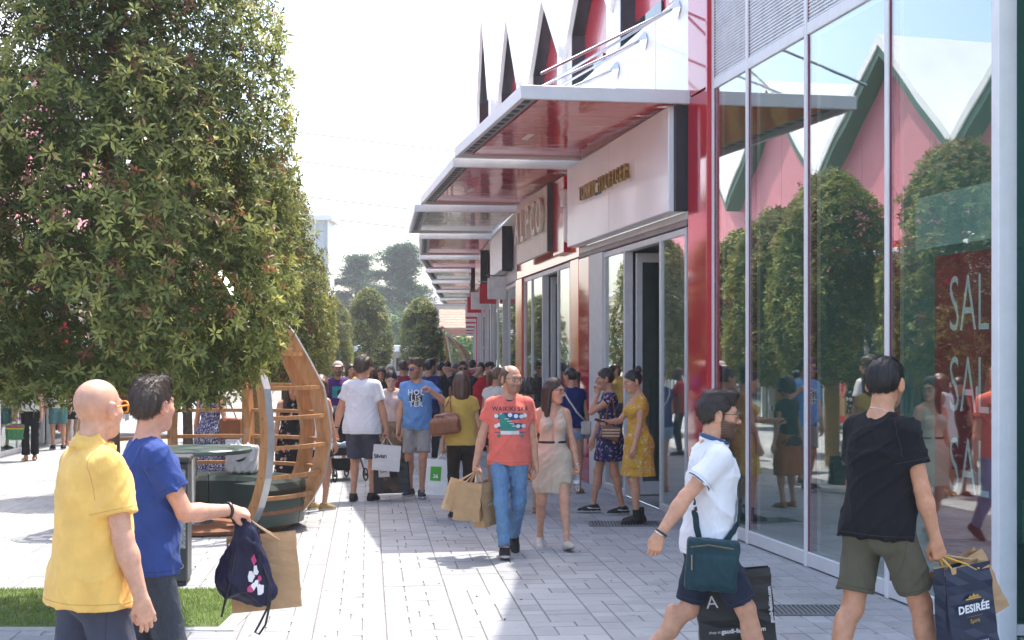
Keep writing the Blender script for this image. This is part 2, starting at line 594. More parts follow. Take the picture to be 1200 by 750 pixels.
def skel(P):
    g = lambda k, d: P.get(k, d)
    fem = g('fem', 0.0); bulk = g('bulk', 1.0)
    J = dict(fem=fem, bulk=bulk)
    pel = np.array(g('pelvis', (0, 0, 0.945)), float)
    lean, roll, tw = [math.radians(a) for a in g('torso', (2, 0, 0))]
    pt, pr, ptw = [math.radians(a) for a in g('hips', (0, 0, 0))]
    Rp = RZ(ptw) @ RX(-pt) @ RY(pr)
    Rt = RZ(tw) @ RX(-lean) @ RY(roll)
    T = lambda x, y, z: pel + Rt @ np.array([x, y, z], float)
    J.update(pel=pel, Rp=Rp, Rt=Rt, T=T)
    hy, hp, hr = [math.radians(a) for a in g('head', (0, 0, 0))]
    Rh = RZ(hy) @ RX(-hp) @ RY(hr)
    J['neck'] = T(0, 0.0, 0.575)
    J['HR'] = Rh; J['hc'] = J['neck'] + Rh @ np.array([0, 0.018, 0.105])
    sw = 0.165 - 0.022 * fem + 0.02 * (bulk - 1)
    for s, n in ((1, 'R'), (-1, 'L')):
        sh = T(s * sw, -0.008, 0.455) + np.array(g(n + 'S', (0, 0, 0)), float)
        J[n + 's'] = sh
        w = g(n + 'H', (s * 0.26, 0.04, 0.80))
        e, w = ik(sh, w, 0.29, 0.255, g(n + 'E', (s * 0.4, -1, -0.2)))
        J[n + 'e'], J[n + 'w'] = e, w
        fd = nrm(w - e)
        hd = nrm(g(n + 'hd', fd)) if not isinstance(g(n + 'hd', None), type(None)) else fd
        pn = np.array(g(n + 'pn', (-s, 0.25, 0)), float); pn = nrm(pn - hd * (pn @ hd))
        J[n + 'hd'], J[n + 'pn'] = hd, pn
        J[n + 'curl'] = g(n + 'curl', 0.35)
        hip = pel + Rp @ np.array([s * 0.092, 0, -0.02])
        J[n + 'h'] = hip
        A = np.array(g(n + 'A', (s * 0.10, 0, 0.085)), float)
        kn, A = ik(hip, A, 0.43, 0.42, g(n + 'K', (s * 0.08, 1, 0)))
        J[n + 'k'], J[n + 'a'] = kn, A
        fy, fp = [math.radians(a) for a in g(n + 'F', (-s * 9, 0))]
        J[n + 'Rf'] = RZ(fy) @ RX(fp)            # foot: +y toe direction; positive pitch raises the toe
    return J

HK = 1.10
def hscale(o, J, skip=0):
    c = J['neck'] + J['HR'] @ np.array([0, 0.0, 0.02])
    for p in o[skip:]:
        if p['t'] == 'pl':
            p['p'] = c + (p['p'] - c) * HK; continue
        if p['t'] == 'cap':
            p['a'] = c + (p['a'] - c) * HK; p['b'] = c + (p['b'] - c) * HK; p['ra'] *= HK; p['rb'] *= HK
        elif p['t'] == 'ell':
            p['c'] = c + (p['c'] - c) * HK; p['r'] = p['r'] * HK
    return o
def hq(V, J):
    c = J['neck'] + J['HR'] @ np.array([0, 0.0, 0.02])
    return ((V - c) / HK + c - J['hc']) @ J['HR']
def torso_ops(J, e=0.0, k=0.05, neck=False):
    T, R, f, b = J['T'], J['Rt'], J['fem'], J['bulk']
    w = 1 - 0.13 * f
    o = [ell(J['pel'] + J['Rp'] @ np.array([0, -0.005, 0.0]), (0.162 * (1 + .03 * f) * b + e, 0.112 * b + e, 0.125 + e), J['Rp'], k)]
    for s in (1, -1):
        o.append(ell(J['pel'] + J['Rp'] @ np.array([s * 0.075, -0.055, -0.055]), (0.085 + e, 0.082 + e, 0.095 + e), J['Rp'], k))
    o.append(ell(T(0, 0.008 * b, 0.14), (0.140 * (1 - .14 * f) * b + e, 0.104 * b * (1 - .1 * f) + e, 0.15 + e), R, k))
    o.append(ell(T(0, 0.0, 0.32), (0.160 * w * (0.5 + 0.5 * b) + e, 0.112 * w + e, 0.19 + e), R, k))
    o.append(ell(T(0, -0.03, 0.40), (0.152 * w + e, 0.085 + e, 0.115 + e), R, k))
    for s in (1, -1):
        if f > 0.5:
            o.append(ell(T(s * 0.072, 0.085, 0.345), (0.062 + e, 0.058 + e, 0.062 + e), R, 0.04))
        else:
            o.append(ell(T(s * 0.075, 0.055, 0.375), (0.088 + e, 0.052 + e, 0.07 + e), R, k))
        o.append(cap(T(s * 0.05, -0.012, 0.475), T(s * (0.148 - 0.022 * f), -0.008, 0.450), 0.052 + e, 0.052 * (1 - .1 * f) + e * .8, 0.04))
        o.append(cap(T(0, -0.022, 0.522 - (0.010 if e > 0.003 else 0)), T(s * 0.13, -0.02, 0.475), 0.042 + e * .4 - (.006 if e > .003 else 0), 0.036 + e * .8, 0.04))
    return o

def arm_ops(J, n, hand=True):
    f = J['fem']; q = (1 - 0.17 * f) * (0.55 + 0.45 * J['bulk'])
    s, e, w = J[n + 's'], J[n + 'e'], J[n + 'w']
    sd = 1 if n == 'R' else -1
    o = [cap(s, e, 0.051 * q, 0.039 * q, 0.03), ell(s + (e - s) * .25, (0.050 * q, 0.054 * q, 0.075 * q), I3, 0.03),
         cap(e, e + (w - e) * .3, 0.041 * q, 0.043 * q, 0.015), cap(e + (w - e) * .25, w, 0.043 * q, 0.027 * q, 0.015)]
    if not hand: return o
    z = (0.94 - 0.10 * f)
    hd, pn = J[n + 'hd'], J[n + 'pn']
    th = np.cross(pn, hd) * sd                # thumb side
    th = nrm(th)
    c = J[n + 'curl']
    W = w
    X = lambda a, b_, d=0.0: W + hd * (a * z) + th * (b_ * z) + pn * (d * z)
    ks = [(0.090, 0.030), (0.094, 0.010), (0.089, -0.010), (0.079, -0.029)]
    ln = [(0.042, 0.026, 0.022), (0.047, 0.030, 0.023), (0.044, 0.028, 0.022), (0.034, 0.021, 0.019)]
    o.append(cap(X(-0.01, 0), X(0.03, 0), 0.025 * z, 0.026 * z, 0.015))
    for i, (a, b_) in enumerate(ks):
        o.append(cap(X(0.015, b_ * .55), X(a, b_), 0.0165 * z, 0.0125 * z, 0.016))
    o.append(ell(X(0.035, 0.022, 0.008), (0.02 * z,) * 3, I3, 0.012))
    for i, (a, b_) in enumerate(ks):
        cc = c[i] if isinstance(c, (list, tuple)) else c * (0.9 + 0.07 * i)
        p = X(a, b_); spread = (1.5 - i) * 0.07 * max(0.2, 1 - cc)
        ang = 0
        for j, L in enumerate(ln[i]):
            ang += cc * (1.25, 1.45, 0.9)[j] + 0.05
            d = nrm(hd * math.cos(ang) + pn * math.sin(ang) + th * spread)
            q2 = p + d * L * z
            o.append(cap(p, q2, (0.0098, 0.0088, 0.0080)[j] * z, (0.0088, 0.0080, 0.0068)[j] * z, 0.003))
            p = q2
    tc = J.get(n + 'tc', None)
    tcu = c if not isinstance(c, (list, tuple)) else c[0]
    p = X(0.018, 0.024, 0.004)
    d1 = nrm(hd * 0.72 + th * (0.62 - 0.3 * tcu) + pn * (0.25 + 0.5 * tcu))
    p2 = p + d1 * 0.047 * z
    d2 = nrm(hd * 0.9 + th * (0.25 - 0.5 * tcu) + pn * (0.15 + 0.65 * tcu)); p3 = p2 + d2 * 0.032 * z
    d3 = nrm(hd * 0.9 - th * (0.05 + 0.6 * tcu) + pn * (0.15 + 0.6 * tcu)); p4 = p3 + d3 * 0.026 * z
    o += [cap(p, p2, 0.0165 * z, 0.0125 * z, 0.014), cap(p2, p3, 0.0115 * z, 0.0102 * z, 0.004), cap(p3, p4, 0.0102 * z, 0.0082 * z, 0.004)]
    return o

def leg_ops(J, n, e=0.0, foot=True):
    f = J['fem']; b = 0.5 + 0.5 * J['bulk']; q = 1 - 0.04 * f
    h, k, a = J[n + 'h'], J[n + 'k'], J[n + 'a']
    d = nrm(a - k); u = nrm(h - k)
    bk = -nrm(nrm(np.array(J[n + 'Rf'][:, 1])) * 1.0)
    o = [cap(h + np.array([0, 0, 0.0]), k, 0.088 * q * b + e, 0.054 * q + e, 0.04), cap(k, a, 0.050 * q + e, 0.033 * q + e, 0.03),
         ell(k + (a - k) * .28 + bk * 0.018, (0.047 * q + e, 0.050 * q + e, 0.105 + e), I3, 0.03),
         ell(k + nrm(k - (h + a) / 2) * 0.006 + np.array([0, 0.0, 0]), (0.046 * q + e, 0.048 * q + e, 0.055 + e), I3, 0.02)]
    if foot:
        R = J[n + 'Rf']; X = lambda x, y, z: a + R @ np.array([x, y, z])
        o += [cap(a, X(0, -0.03, -0.05), 0.034, 0.030, 0.02), cap(X(0, 0.0, -0.035), X(0, 0.11, -0.060), 0.036, 0.024, 0.02), cap(X(0, 0.10, -0.06), X(0, 0.165, -0.066), 0.027, 0.018, 0.02)]
    return o

def head_ops(J, fem):
    R, c = J['HR'], J['hc']
    X = lambda x, y, z: c + R @ np.array([x, y, z], float)
    m = 1 - 0.05 * fem
    T = J['T']
    o = [cap(T(0, -0.02, 0.46), X(0, -0.03, -0.055), 0.064 * (1 - .16 * fem), 0.054 * (1 - .14 * fem), 0.03),
         ell(X(0, -0.012, 0.032), (0.074 * m, 0.096 * m, 0.084), R, 0.02),
         ell(X(0, 0.028, -0.035), (0.060 * m, 0.062, 0.075), R, 0.03),
         ell(X(0, 0.050, -0.084), (0.040 * m, 0.034, 0.026), R, 0.03),
         ell(X(0, 0.070, -0.092), (0.020, 0.016, 0.016), R, 0.016),
         ell(X(0, 0.074, 0.026), (0.050, 0.018, 0.013), R, 0.02),
         ell(X(0.040, 0.056, -0.018), (0.022, 0.022, 0.02), R, 0.025), ell(X(-0.040, 0.056, -0.018), (0.022, 0.022, 0.02), R, 0.025)]
    for s in (1, -1):
        o.append(ell(X(s * 0.031, 0.098, 0.006), (0.019, 0.017, 0.013), R, 0.014, 's'))
        o.append(ell(X(s * 0.031, 0.077, 0.006), (0.0135,) * 3, R, 0.003))
        Re = R @ RZ(-s * 0.45)
        o.append(ell(X(s * 0.080 * m, -0.014, -0.002), (0.0125, 0.022, 0.035), Re, 0.006))
        o.append(ell(X(s * 0.094 * m, -0.006, 0.002), (0.0065, 0.012, 0.021), Re, 0.005, 's'))
    o += [cap(X(0, 0.090, 0.016), X(0, 0.108, -0.026), 0.0075, 0.0115, 0.012),
          ell(X(0.012, 0.096, -0.032), (0.009, 0.010, 0.008), R, 0.008), ell(X(-0.012, 0.096, -0.032), (0.009, 0.010, 0.008), R, 0.008),
          ell(X(0, 0.087, -0.058), (0.022, 0.010, 0.0065), R, 0.006), ell(X(0, 0.085, -0.068), (0.019, 0.010, 0.007), R, 0.006),
          ell(X(0, 0.100, -0.0625), (0.024, 0.010, 0.0018), R, 0.004, 's')]
    return o

def head_cols(V, J, P, skin):
    """skin colour of every vertex; lips, brows, eyes and beard get their own"""
    q = hq(V, J)
    x, y, z = q[:, 0], q[:, 1], q[:, 2]
    C = np.tile(np.array(skin), (len(V), 1))
    near = (np.abs(x) < .12) & (np.abs(y) < .14) & (z > -.14) & (z < .15)
    hc = np.array(P.get('haircol', (0.03, 0.02, 0.015)))
    def blend(w, c):
        nonlocal C
        w = np.clip(w, 0, 1)[:, None] * near[:, None]; C = C * (1 - w) + np.array(c) * w
    face = np.clip((y - 0.02) / 0.03, 0, 1)
    blend(0.35 * face * np.exp(-((np.abs(x) - .042) / .02) ** 2 - ((z + .025) / .02) ** 2), (skin[0] * 1.05, skin[1] * .75, skin[2] * .7))
    blend(0.6 * np.exp(-((np.abs(x) - .078) / .012) ** 2 - (z / .03) ** 2), (skin[0] * 1.0, skin[1] * .7, skin[2] * .65))
    bd = P.get('beard', 0)
    if bd:
        dens = bd * np.clip((-0.028 - z + 0.25 * np.maximum(0, np.abs(x) - .03) + 0.35 * np.maximum(0, .045 - y)) / 0.012, 0, 1) * (y > -0.012 - 0.0) * np.clip((z + .135) / .02, 0, 1)
        side = np.clip((0.012 - np.abs(y - 0.012)) / .006, 0, 1) * (np.abs(x) > .045) * (z < .02) * bd
        dens = np.maximum(dens * (y > 0.008) * (z > -.118), side * (z > -.06))
        dens = dens * (1 - 0.85 * np.exp(-(x / .017) ** 2 - ((z + .063) / .007) ** 2))
        blend(dens * (0.78 + .12 * np.sin(x * 900) * np.sin(z * 700)), hc * .7)
    blend(0.85 * np.exp(-(x / .020) ** 4 - ((z + .063) / .0095) ** 4) * (y > .07), P.get('lips', (skin[0] * .75, skin[1] * .45, skin[2] * .45)))
    blend(0.9 * np.exp(-((np.abs(x) - .031) / .020) ** 4 - ((z - .0285 + 0.06 * np.abs(np.abs(x) - .03)) / .0045) ** 2) * (y > .05), hc)
    ew = (y > .062) * np.exp(-((np.abs(x) - .031) / .0125) ** 6 - ((z - .006) / .0062) ** 4)
    blend(ew, (0.62, 0.58, 0.55))
    blend((y > .062) * np.exp(-((np.abs(x) - .031) / .0062) ** 6 - ((z - .006) / .0062) ** 6), (0.03, 0.018, 0.012))
    blend(0.8 * (y > .06) * np.exp(-((np.abs(x) - .031) / .015) ** 6 - ((z - .0135) / .0022) ** 2), (0.03, 0.02, 0.015))
    if P.get('shave', 0):
        blend(P['shave'] * np.clip((z - 0.824 * y - 0.0) / .02, 0, 1) * (z > -.06), (skin[0] * .72, skin[1] * .68, skin[2] * .68))
    fm = J['fem'] < .5
    C = C * (1 + .05 * vnoise(V, 28, 5) + .05 * vnoise(V, 90, 6) + (.04 * vnoise(V, 260, 7) if fm else 0))[:, None]
    for n in 'RL':                       # redder knuckles, elbows and knees
        for k_, rr in ((J[n + 'e'], .05), (J[n + 'k'], .07), (J[n + 'w'] + J[n + 'hd'] * .09, .045)):
            w = .30 * np.exp(-((V - k_) ** 2).sum(1) / rr ** 2)[:, None]
            C = C * (1 - w) + C * np.array([1.02, .80, .76]) * w
    return C.astype(np.float32)

def hair_ops(J, P):
    st = P.get('hair', 'short')
    if st in (None, 'bald'): return None
    R, c = J['HR'], J['hc']; fem = J['fem']; m = 1 - 0.05 * fem
    X = lambda x, y, z: c + R @ np.array([x, y, z], float)
    t = {'short': 0.012, 'crop': 0.009, 'quiff': 0.009, 'wavy': 0.022, 'long': 0.011, 'bob': 0.015, 'bun': 0.007, 'pony': 0.007, 'curly': 0.035, 'balding': 0.007}[st]
    o = [ell(X(0, -0.014, 0.034), (0.074 * m + t, 0.094 * m + t, 0.084 + t * 1.1), R, 0.0)]
    nH = R @ nrm(np.array([0, 0.824, -1.0]))
    if st == 'balding':
        o.append(ell(X(0, 0.06, 0.115), (0.065, 0.12, 0.065), R, 0.02, 's'))
        o.append(plane(R @ nrm(np.array([0, 1.0, -0.55])), X(0, 0.008, 0.0), 0.01))
        return o
    o.append(plane(nH, X(0, 0.0, 0.004 if st in ('crop', 'short', 'quiff') else -0.008), 0.012))
    # carve the face
    if st in ('long', 'bob', 'bun', 'pony', 'curly'):
        o.append(ell(X(0.008, 0.112, 0.040), (0.050, 0.050, 0.046), R, 0.012, 's'))
    o.append(ell(X(0, 0.115, 0.005), (0.062, 0.052, 0.068), R, 0.015, 's'))
    if st in ('crop', 'short', 'quiff', 'wavy'):
        for s in (1, -1):
            o.append(ell(X(s * 0.084, 0.012 if s else 0, -0.004), (0.03, 0.03, 0.03), R, 0.012, 's'))
    if st == 'quiff':
        o.append(ell(X(0, 0.045, 0.104), (0.046, 0.052, 0.026), R @ RX(0.30), 0.03))
        o.append(ell(X(0.0, -0.015, 0.112), (0.048, 0.06, 0.016), R, 0.03))
    if st == 'short':
        o.append(ell(X(0, 0.01, 0.108), (0.055, 0.075, 0.022), R, 0.02))
    if st == 'wavy':
        for i in range(16):
            a = i * 2.4; q = 0.3 + 0.7 * ((i * 0.618) % 1)
            o.append(ell(X(0.085 * q * math.cos(a), -0.025 + 0.095 * q * math.sin(a), 0.125 - 0.10 * q * q), (0.024, 0.026, 0.018), R, 0.015))
        o.append(ell(X(0, -0.085, -0.02), (0.062, 0.03, 0.05), R, 0.02))
    if st == 'curly':
        for i in range(40):
            a = i * 2.4; q = math.sqrt((i + .5) / 40)
            if math.sin(a) * q > 0.72: continue
            o.append(ell(X(0.105 * q * math.cos(a), -0.03 + 0.105 * q * math.sin(a), 0.135 - 0.17 * q * q), (0.026, 0.026, 0.026), R, 0.01))
    if st in ('long', 'bob'):
        bot = -0.30 if st == 'long' else -0.145
        L = P.get('hairlen', bot)
        Z = np.array([0, 0, 1.0]); B = J['T'](0, -0.06, 0.35) - J['T'](0, 0.0, 0.35)
        down = lambda x, y, z: X(x, y, 0.0) + np.array([0, 0, z])
        o.append(cap(X(0, -0.06, 0.0), down(0, -0.088, L * .8), 0.066, 0.060, 0.03))
        for s in (1, -1):
            o.append(cap(X(s * 0.066, -0.02, 0.02), down(s * 0.074, -0.035, L * .75), 0.030, 0.026, 0.025))
            o.append(cap(X(s * 0.045, -0.06, 0.0), down(s * 0.05, -0.085, L), 0.045, 0.03, 0.03))
            if P.get('hairfront', False):
                o.append(cap(X(s * 0.07, 0.01, 0.0), J['T'](s * 0.085, 0.105, 0.36), 0.022, 0.016, 0.02))
        o.append(ell(X(0, 0.118, -0.01), (0.060, 0.052, 0.085), R, 0.012, 's'))
    if st == 'bun':
        o.append(ell(X(0.0, -0.085, 0.105), (0.042, 0.040, 0.036), R, 0.008))
        o.append(ell(X(0.015, -0.10, 0.12), (0.03, 0.028, 0.028), R, 0.008))
    if st == 'lowbun': pass
    if st == 'pony':
        o.append(cap(X(0, -0.10, 0.04), X(0, -0.135, 0.03), 0.022, 0.028, 0.01))
        o.append(cap(X(0, -0.135, 0.03), X(0, -0.14, -0.14), 0.030, 0.012, 0.02))
    return o

def strands(V, Q, J, P, n, L, seed=1):
    """thin hair blades rooted on the hair surface, lying along the growth direction"""
    r = np.random.default_rng(seed)
    tri = V[Q]
    cen = tri.mean(1); nor = np.cross(tri[:, 1] - tri[:, 0], tri[:, 3] - tri[:, 0]); ar = np.linalg.norm(nor, axis=1) + 1e-12
    nor = nor / ar[:, None]
    out = np.sign(((cen - J['hc']) * nor).sum(1)); nor *= out[:, None]
    i = r.choice(len(Q), n, p=ar / ar.sum())
    p = cen[i] + r.normal(size=(n, 3)) * 0.003; nn = nor[i]
    q = (p - J['hc']) @ J['HR']
    fl = np.stack([q[:, 0] * 3, np.where(q[:, 2] > .07, P.get('flow', -0.4), -q[:, 1] * 0 - 0.5) + 0 * q[:, 0], np.where(q[:, 2] > .07, -0.1, -1.0)], 1) @ J['HR'].T
    up = P.get('lift', 0.02 if P.get('hair') in ('long', 'bob', 'bun', 'pony') else 0.12)
    d = fl + r.normal(size=(n, 3)) * 0.22; d -= nn * (d * nn).sum(1)[:, None]
    d /= np.linalg.norm(d, axis=1)[:, None] + 1e-9
    d = d + nn * (up + r.uniform(0, .2, n))[:, None]; d /= np.linalg.norm(d, axis=1)[:, None]
    sd = np.cross(d, nn); sd /= np.linalg.norm(sd, axis=1)[:, None] + 1e-9
    ln = (L * r.uniform(.5, 1.2, n))[:, None]
    w = 0.0008
    a = p - nn * .003 - sd * w; b = p - nn * .003 + sd * w; m = p + d * ln * .6; t = p + d * ln - nn * ln * .12
    VV = np.stack([a, b, m + sd * w * .8, m - sd * w * .8, t], 1).reshape(-1, 3)
    base = (np.arange(n) * 5)[:, None]
    return VV, np.concatenate([base + np.array([[0, 1, 2, 3]]), base + np.array([[3, 2, 4, 4]])])

def hair_disp(J, amp, seed):
    R, c = J['HR'], J['hc']
    r = np.random.default_rng(seed); ph = r.uniform(0, 6, 4)
    def f(x, y, z):
        X, Y, Z = x - c[0], y - c[1], z - c[2]
        lx = X * R[0, 0] + Y * R[1, 0] + Z * R[2, 0]; ly = X * R[0, 1] + Y * R[1, 1] + Z * R[2, 1]; lz = X * R[0, 2] + Y * R[1, 2] + Z * R[2, 2]
        th = np.arctan2(lx, ly + .02); top = np.clip((lz - .05) / .06, 0, 1)
        lock = np.sin(th * 11 + 14 * lz + ph[0]) * (1 - top) + np.sin(lx * 150 + 18 * ly + ph[1]) * top
        fine_ = np.sin(th * 27 + 9 * lz + ph[2]) * (1 - top) + np.sin(lx * 340 + 40 * ly + ph[3]) * top
        front = np.clip((ly - .035) / .05, 0, 1)
        return amp * (.8 * lock + .45 * fine_) + front * .004 * np.sin(th * 16 + ph[1])
    return f

def hcol(V, col, seed, J):
    q = hq(V, J)
    th = np.arctan2(q[:, 0], q[:, 1] + .02); top = np.clip((q[:, 2] - .05) / .06, 0, 1)
    s = 0.5 + 0.25 * (np.sin(th * 31 + 9 * q[:, 2] + seed) + np.sin(th * 13 + seed * 2)) * (1 - top) + .25 * (np.sin(q[:, 0] * 300 + 30 * q[:, 1]) + np.sin(q[:, 0] * 120)) * top
    return (np.array(col)[None] * (0.75 + 0.7 * s[:, None] ** 1.5)).astype(np.float32)

def shirt_ops(J, c):
    e = c.get('ease', 0.020); T, R = J['T'], J['Rt']; f = J['fem']; b = J['bulk']
    hem = c.get('hem', -0.10)
    o = torso_ops(J, e, 0.05)
    if c.get('drape', 1):
        w = 1 - 0.12 * f; bb = c.get('boxy', 1.0)
        o.append(tubep(J['pel'], R, min(hem - 0.02, -0.02), 0.33, ((0.178 * b + e) * bb * (1 - .02 * f), (0.128 * b + e) * bb), ((0.158 * w + e), (0.112 * w + e)), 0.05, fold=c.get('fold', 0.018), nf=7, ph=c.get('ph', 0.4)))
    o.append(plane(R @ np.array([0, 0, -1.0]), T(0, 0, hem), 0.004))
    sl = c.get('sleeve', 0.55)
    for n in 'RL':
        if sl > 0:
            s_, e_, w_ = J[n + 's'], J[n + 'e'], J[n + 'w']
            q = (1 - 0.15 * f) * (0.5 + 0.5 * b); ro = c.get('sr', 1.0)
            if sl <= 1:
                d = e_ - s_
                o.append(cap(s_ - d * .02, s_ + d * sl, (0.054 * q + e * .6), (0.053 * q + e) * ro, 0.035, cut=1.0))
            else:
                o.append(cap(s_, e_, 0.066 * q + e * .5, 0.052 * q + e * .7, 0.035))
                o.append(cap(e_, e_ + (w_ - e_) * (sl - 1), 0.052 * q + e * .7, 0.04 * q + e * .7, 0.02, cut=1.0))
    nk = c.get('neck', 'crew')
    if nk == 'crew':
        o.append(ell(T(0, 0.02, 0.565), (0.068, 0.078, 0.062), R @ RX(-0.25), 0.006, 's'))
        o.append(tor(T(0, 0.008, 0.512), R @ RX(-0.35), 0.066 - .006 * f, 0.066, 0.009, 0.006, hz=1.3))
    elif nk == 'polo':
        o.append(tor(T(0, -0.002, 0.545), R @ RX(-0.28), 0.077, 0.080, 0.0105, 0.004, hz=3.0))
        o.append(tor(T(0, -0.006, 0.524), R @ RX(-0.30), 0.092, 0.094, 0.0100, 0.002, hz=2.4))
        o.append(ell(T(0, 0.085, 0.53), (0.018, 0.04, 0.05), R, 0.008, 's'))
    elif nk == 'band':
        o.append(tor(T(0, 0.0, 0.535), R @ RX(-0.28), 0.078, 0.081, 0.0095, 0.005, hz=2.6))
    elif nk == 'scoop':
        o.append(ell(T(0, 0.05, 0.50), (0.085, 0.10, 0.085), R @ RX(-0.3), 0.006, 's'))
    elif nk == 'vee':
        Rv = R @ RX(-0.15)
        for s in (1, -1):
            pass
        o.append(dict(t='vee', op='s', k=0.004, R=R, c=T(0, 0, 0), z=c.get('veez', 0.33), sl=c.get('veew', 0.42)))
    if nk in ('tank', 'vee') or sl == 0:
        for s in (1, -1):
            o.append(ell(T(s * (0.215 - 0.03 * f), 0.0, 0.44), (0.075, 0.12, 0.11), R @ RY(s * -0.25), 0.01, 's'))
    return o

_pd0, _pb0 = pdist, pbounds
def pbounds(p):
    if p['t'] == 'vee':
        c = p['c'] + p['R'] @ np.array([0, .1, .5]); e = np.array([.3, .3, .3]); return c - e, c + e
    return _pb0(p)
def pdist(p, X, Y, Z):
    if p['t'] == 'vee':
        c, R = p['c'], p['R']; x, y, z = X - c[0], Y - c[1], Z - c[2]
        lx = x * R[0, 0] + y * R[1, 0] + z * R[2, 0]; ly = x * R[0, 1] + y * R[1, 1] + z * R[2, 1]; lz = x * R[0, 2] + y * R[1, 2] + z * R[2, 2]
        return np.maximum(np.abs(lx) - np.maximum(0.001, (lz - p['z']) * p['sl']), -ly - 0.03) * 0.8
    return _pd0(p, X, Y, Z)

def pants_ops(J, c):
    e = c.get('ease', 0.013); L = c.get('len', 0.85); b = 0.5 + 0.5 * J['bulk']
    eb = c.get('top_ease', 0.006)
    fl = c.get('flare', 1.0); hi = c.get('waist', 0.08)
    T = J['T']; f = J['fem']
    o = [p for p in torso_ops(J, eb, 0.05)[:4]]
    o.append(plane(J['Rp'] @ np.array([0, 0, 1.0]), J['pel'] + J['Rp'] @ np.array([0, 0, hi]), 0.004))
    for n in 'RL':
        h, k, a = J[n + 'h'], J[n + 'k'], J[n + 'a']
        q = (1 - .04 * f) * b
        if L <= 1:
            t = k - h; en = h + t * L; Lr = (0.088 + (0.056 - 0.088) * L) * q + e + c.get('hemw', 0.016) * fl
            o.append(cap(h, en, 0.083 * q + e, Lr, 0.045, cut=1.0))
            if L > 0.9: pass
        else:
            l2 = L - 1
            o.append(cap(h, k, 0.083 * q + e, 0.058 * q + e * 1.1, 0.045))
            en = k + (a - k) * l2
            o.append(cap(k, en, 0.058 * q + e * 1.1, ((0.056 + (0.036 - 0.056) * l2) + e * 1.2) * fl, 0.03, cut=1.0))
            o.append(ell(k + (a - k) * .28 - np.array(J[n + 'Rf'][:, 1]) * 0.014, (0.05 * q + e, 0.052 * q + e, 0.11), I3, 0.03))
    return o

def skirt_ops(J, c):
    """dress or skirt: hanging tube from the waist"""
    top = c.get('top', 0.16); L = c.get('length', -0.40); R = J['Rp']; f = J['fem']; e = c.get('ease', 0.014)
    w = c.get('width', (0.215, 0.165)); wt = c.get('waistr', (0.128, 0.100))
    z0 = L
    o = [tubep(J['pel'], R, 0.0, top, (0.180 + e * .3, 0.135 + e * .3), wt, 0.05), 
         tubep(J['pel'] + np.array(c.get('shift', (0, 0.0, 0))), R, z0, 0.05, w, (0.176 + e * .5, 0.132 + e * .5), 0.04, fold=c.get('fold', 0.05), nf=c.get('nf', 11), ph=c.get('ph', 0.0))]
    o += torso_ops(J, e, 0.05)[:3]
    for n in 'RL':
        h, k = J[n + 'h'], J[n + 'k']
        kk = h + (k - h) * 0.62
        o.append(cap(h, kk, 0.092 + e, 0.075 + e, 0.06, cut=1.0))
    o.append(plane(R @ np.array([0, 0, -1.0]), J['pel'] + R @ np.array([0, 0, L]), 0.003))
    return o

def shoe_build(J, n, c):
    a, R = J[n + 'a'], J[n + 'Rf']
    X = lambda x, y, z: a + R @ np.array([x, y, z], float)
    k = c.get('kind', 'sneaker')
    up = R @ np.array([0, 0, 1.0])
    sh = c.get('slim', 1.0)
    sole_z = -0.085
    if k == 'sandal':
        o = [cap(X(0, -0.05, -0.077), X(0, 0.04, -0.077), 0.034, 0.032, 0.02), cap(X(0, 0.04, -0.077), X(0, 0.15, -0.077), 0.034, 0.040, 0.02), plane(up, X(0, 0, -0.070), 0.002), plane(-up, X(0, 0, sole_z), 0.002)]
        o.append(tor(X(0, 0.10, -0.055), R @ RX(math.pi / 2 - .4), 0.040, 0.030, 0.008, 0.003, hz=2.0))
        if c.get('strap', True): o.append(tor(X(0, -0.01, -0.02), R, 0.040, 0.046, 0.006, 0.003, hz=1.6))
        return o
    o = [cap(X(0, -0.045, -0.045), X(0, 0.02, -0.045), 0.044 * sh, 0.044 * sh, 0.02),
         cap(X(0, 0.0, -0.035), X(0, 0.10, -0.060), 0.044 * sh, 0.040 * sh, 0.03),
         cap(X(0, 0.075, -0.062), X(0.0, 0.155, -0.068), 0.046 * sh, 0.036 * sh, 0.03),
         cap(X(0, -0.05, -0.075), X(0, 0.155, -0.078), 0.040 * sh, 0.038 * sh, 0.02)]
    if k == 'boot':
        o.append(cap(X(0, -0.012, -0.04), X(0, -0.008, 0.085), 0.052, 0.056, 0.02, cut=1.0))
    else:
        o.append(cap(X(0, -0.015, -0.04), X(0, -0.012, 0.012), 0.046 * sh, 0.047 * sh, 0.015, cut=1.0))
        o.append(plane(up, X(0, 0, 0.012), 0.003))
    o.append(plane(-up, X(0, 0, sole_z), 0.004))
    return o

def shoe_cols(V, J, n, c):
    q = (V - J[n + 'a']) @ J[n + 'Rf']
    C = np.tile(np.array(c.get('col', (0.02, 0.02, 0.02))), (len(V), 1))
    s = q[:, 2] < (-0.064 if c.get('kind') != 'sandal' else -1)
    C[s] = c.get('sole', (0.6, 0.6, 0.58))
    if 'stripe' in c:
        m = (np.abs(q[:, 2] + 0.035 - 0.18 * (q[:, 1] - .02) * (q[:, 1] > .02)) < 0.006) & (q[:, 1] < .07) & (~s)
        C[m] = c['stripe']
    if c.get('laces'):
        m = (np.abs(q[:, 0]) < .022) & (q[:, 1] > .03) & (q[:, 1] < .10) & (np.sin(q[:, 1] * 420) > 0) & (~s) & (q[:, 2] > -.045)
        C[m] = c['laces']
    if c.get('toe'):
        m = (q[:, 1] > .145) & (q[:, 2] < -.04)
        C[m] = c['toe']
    return C.astype(np.float32)

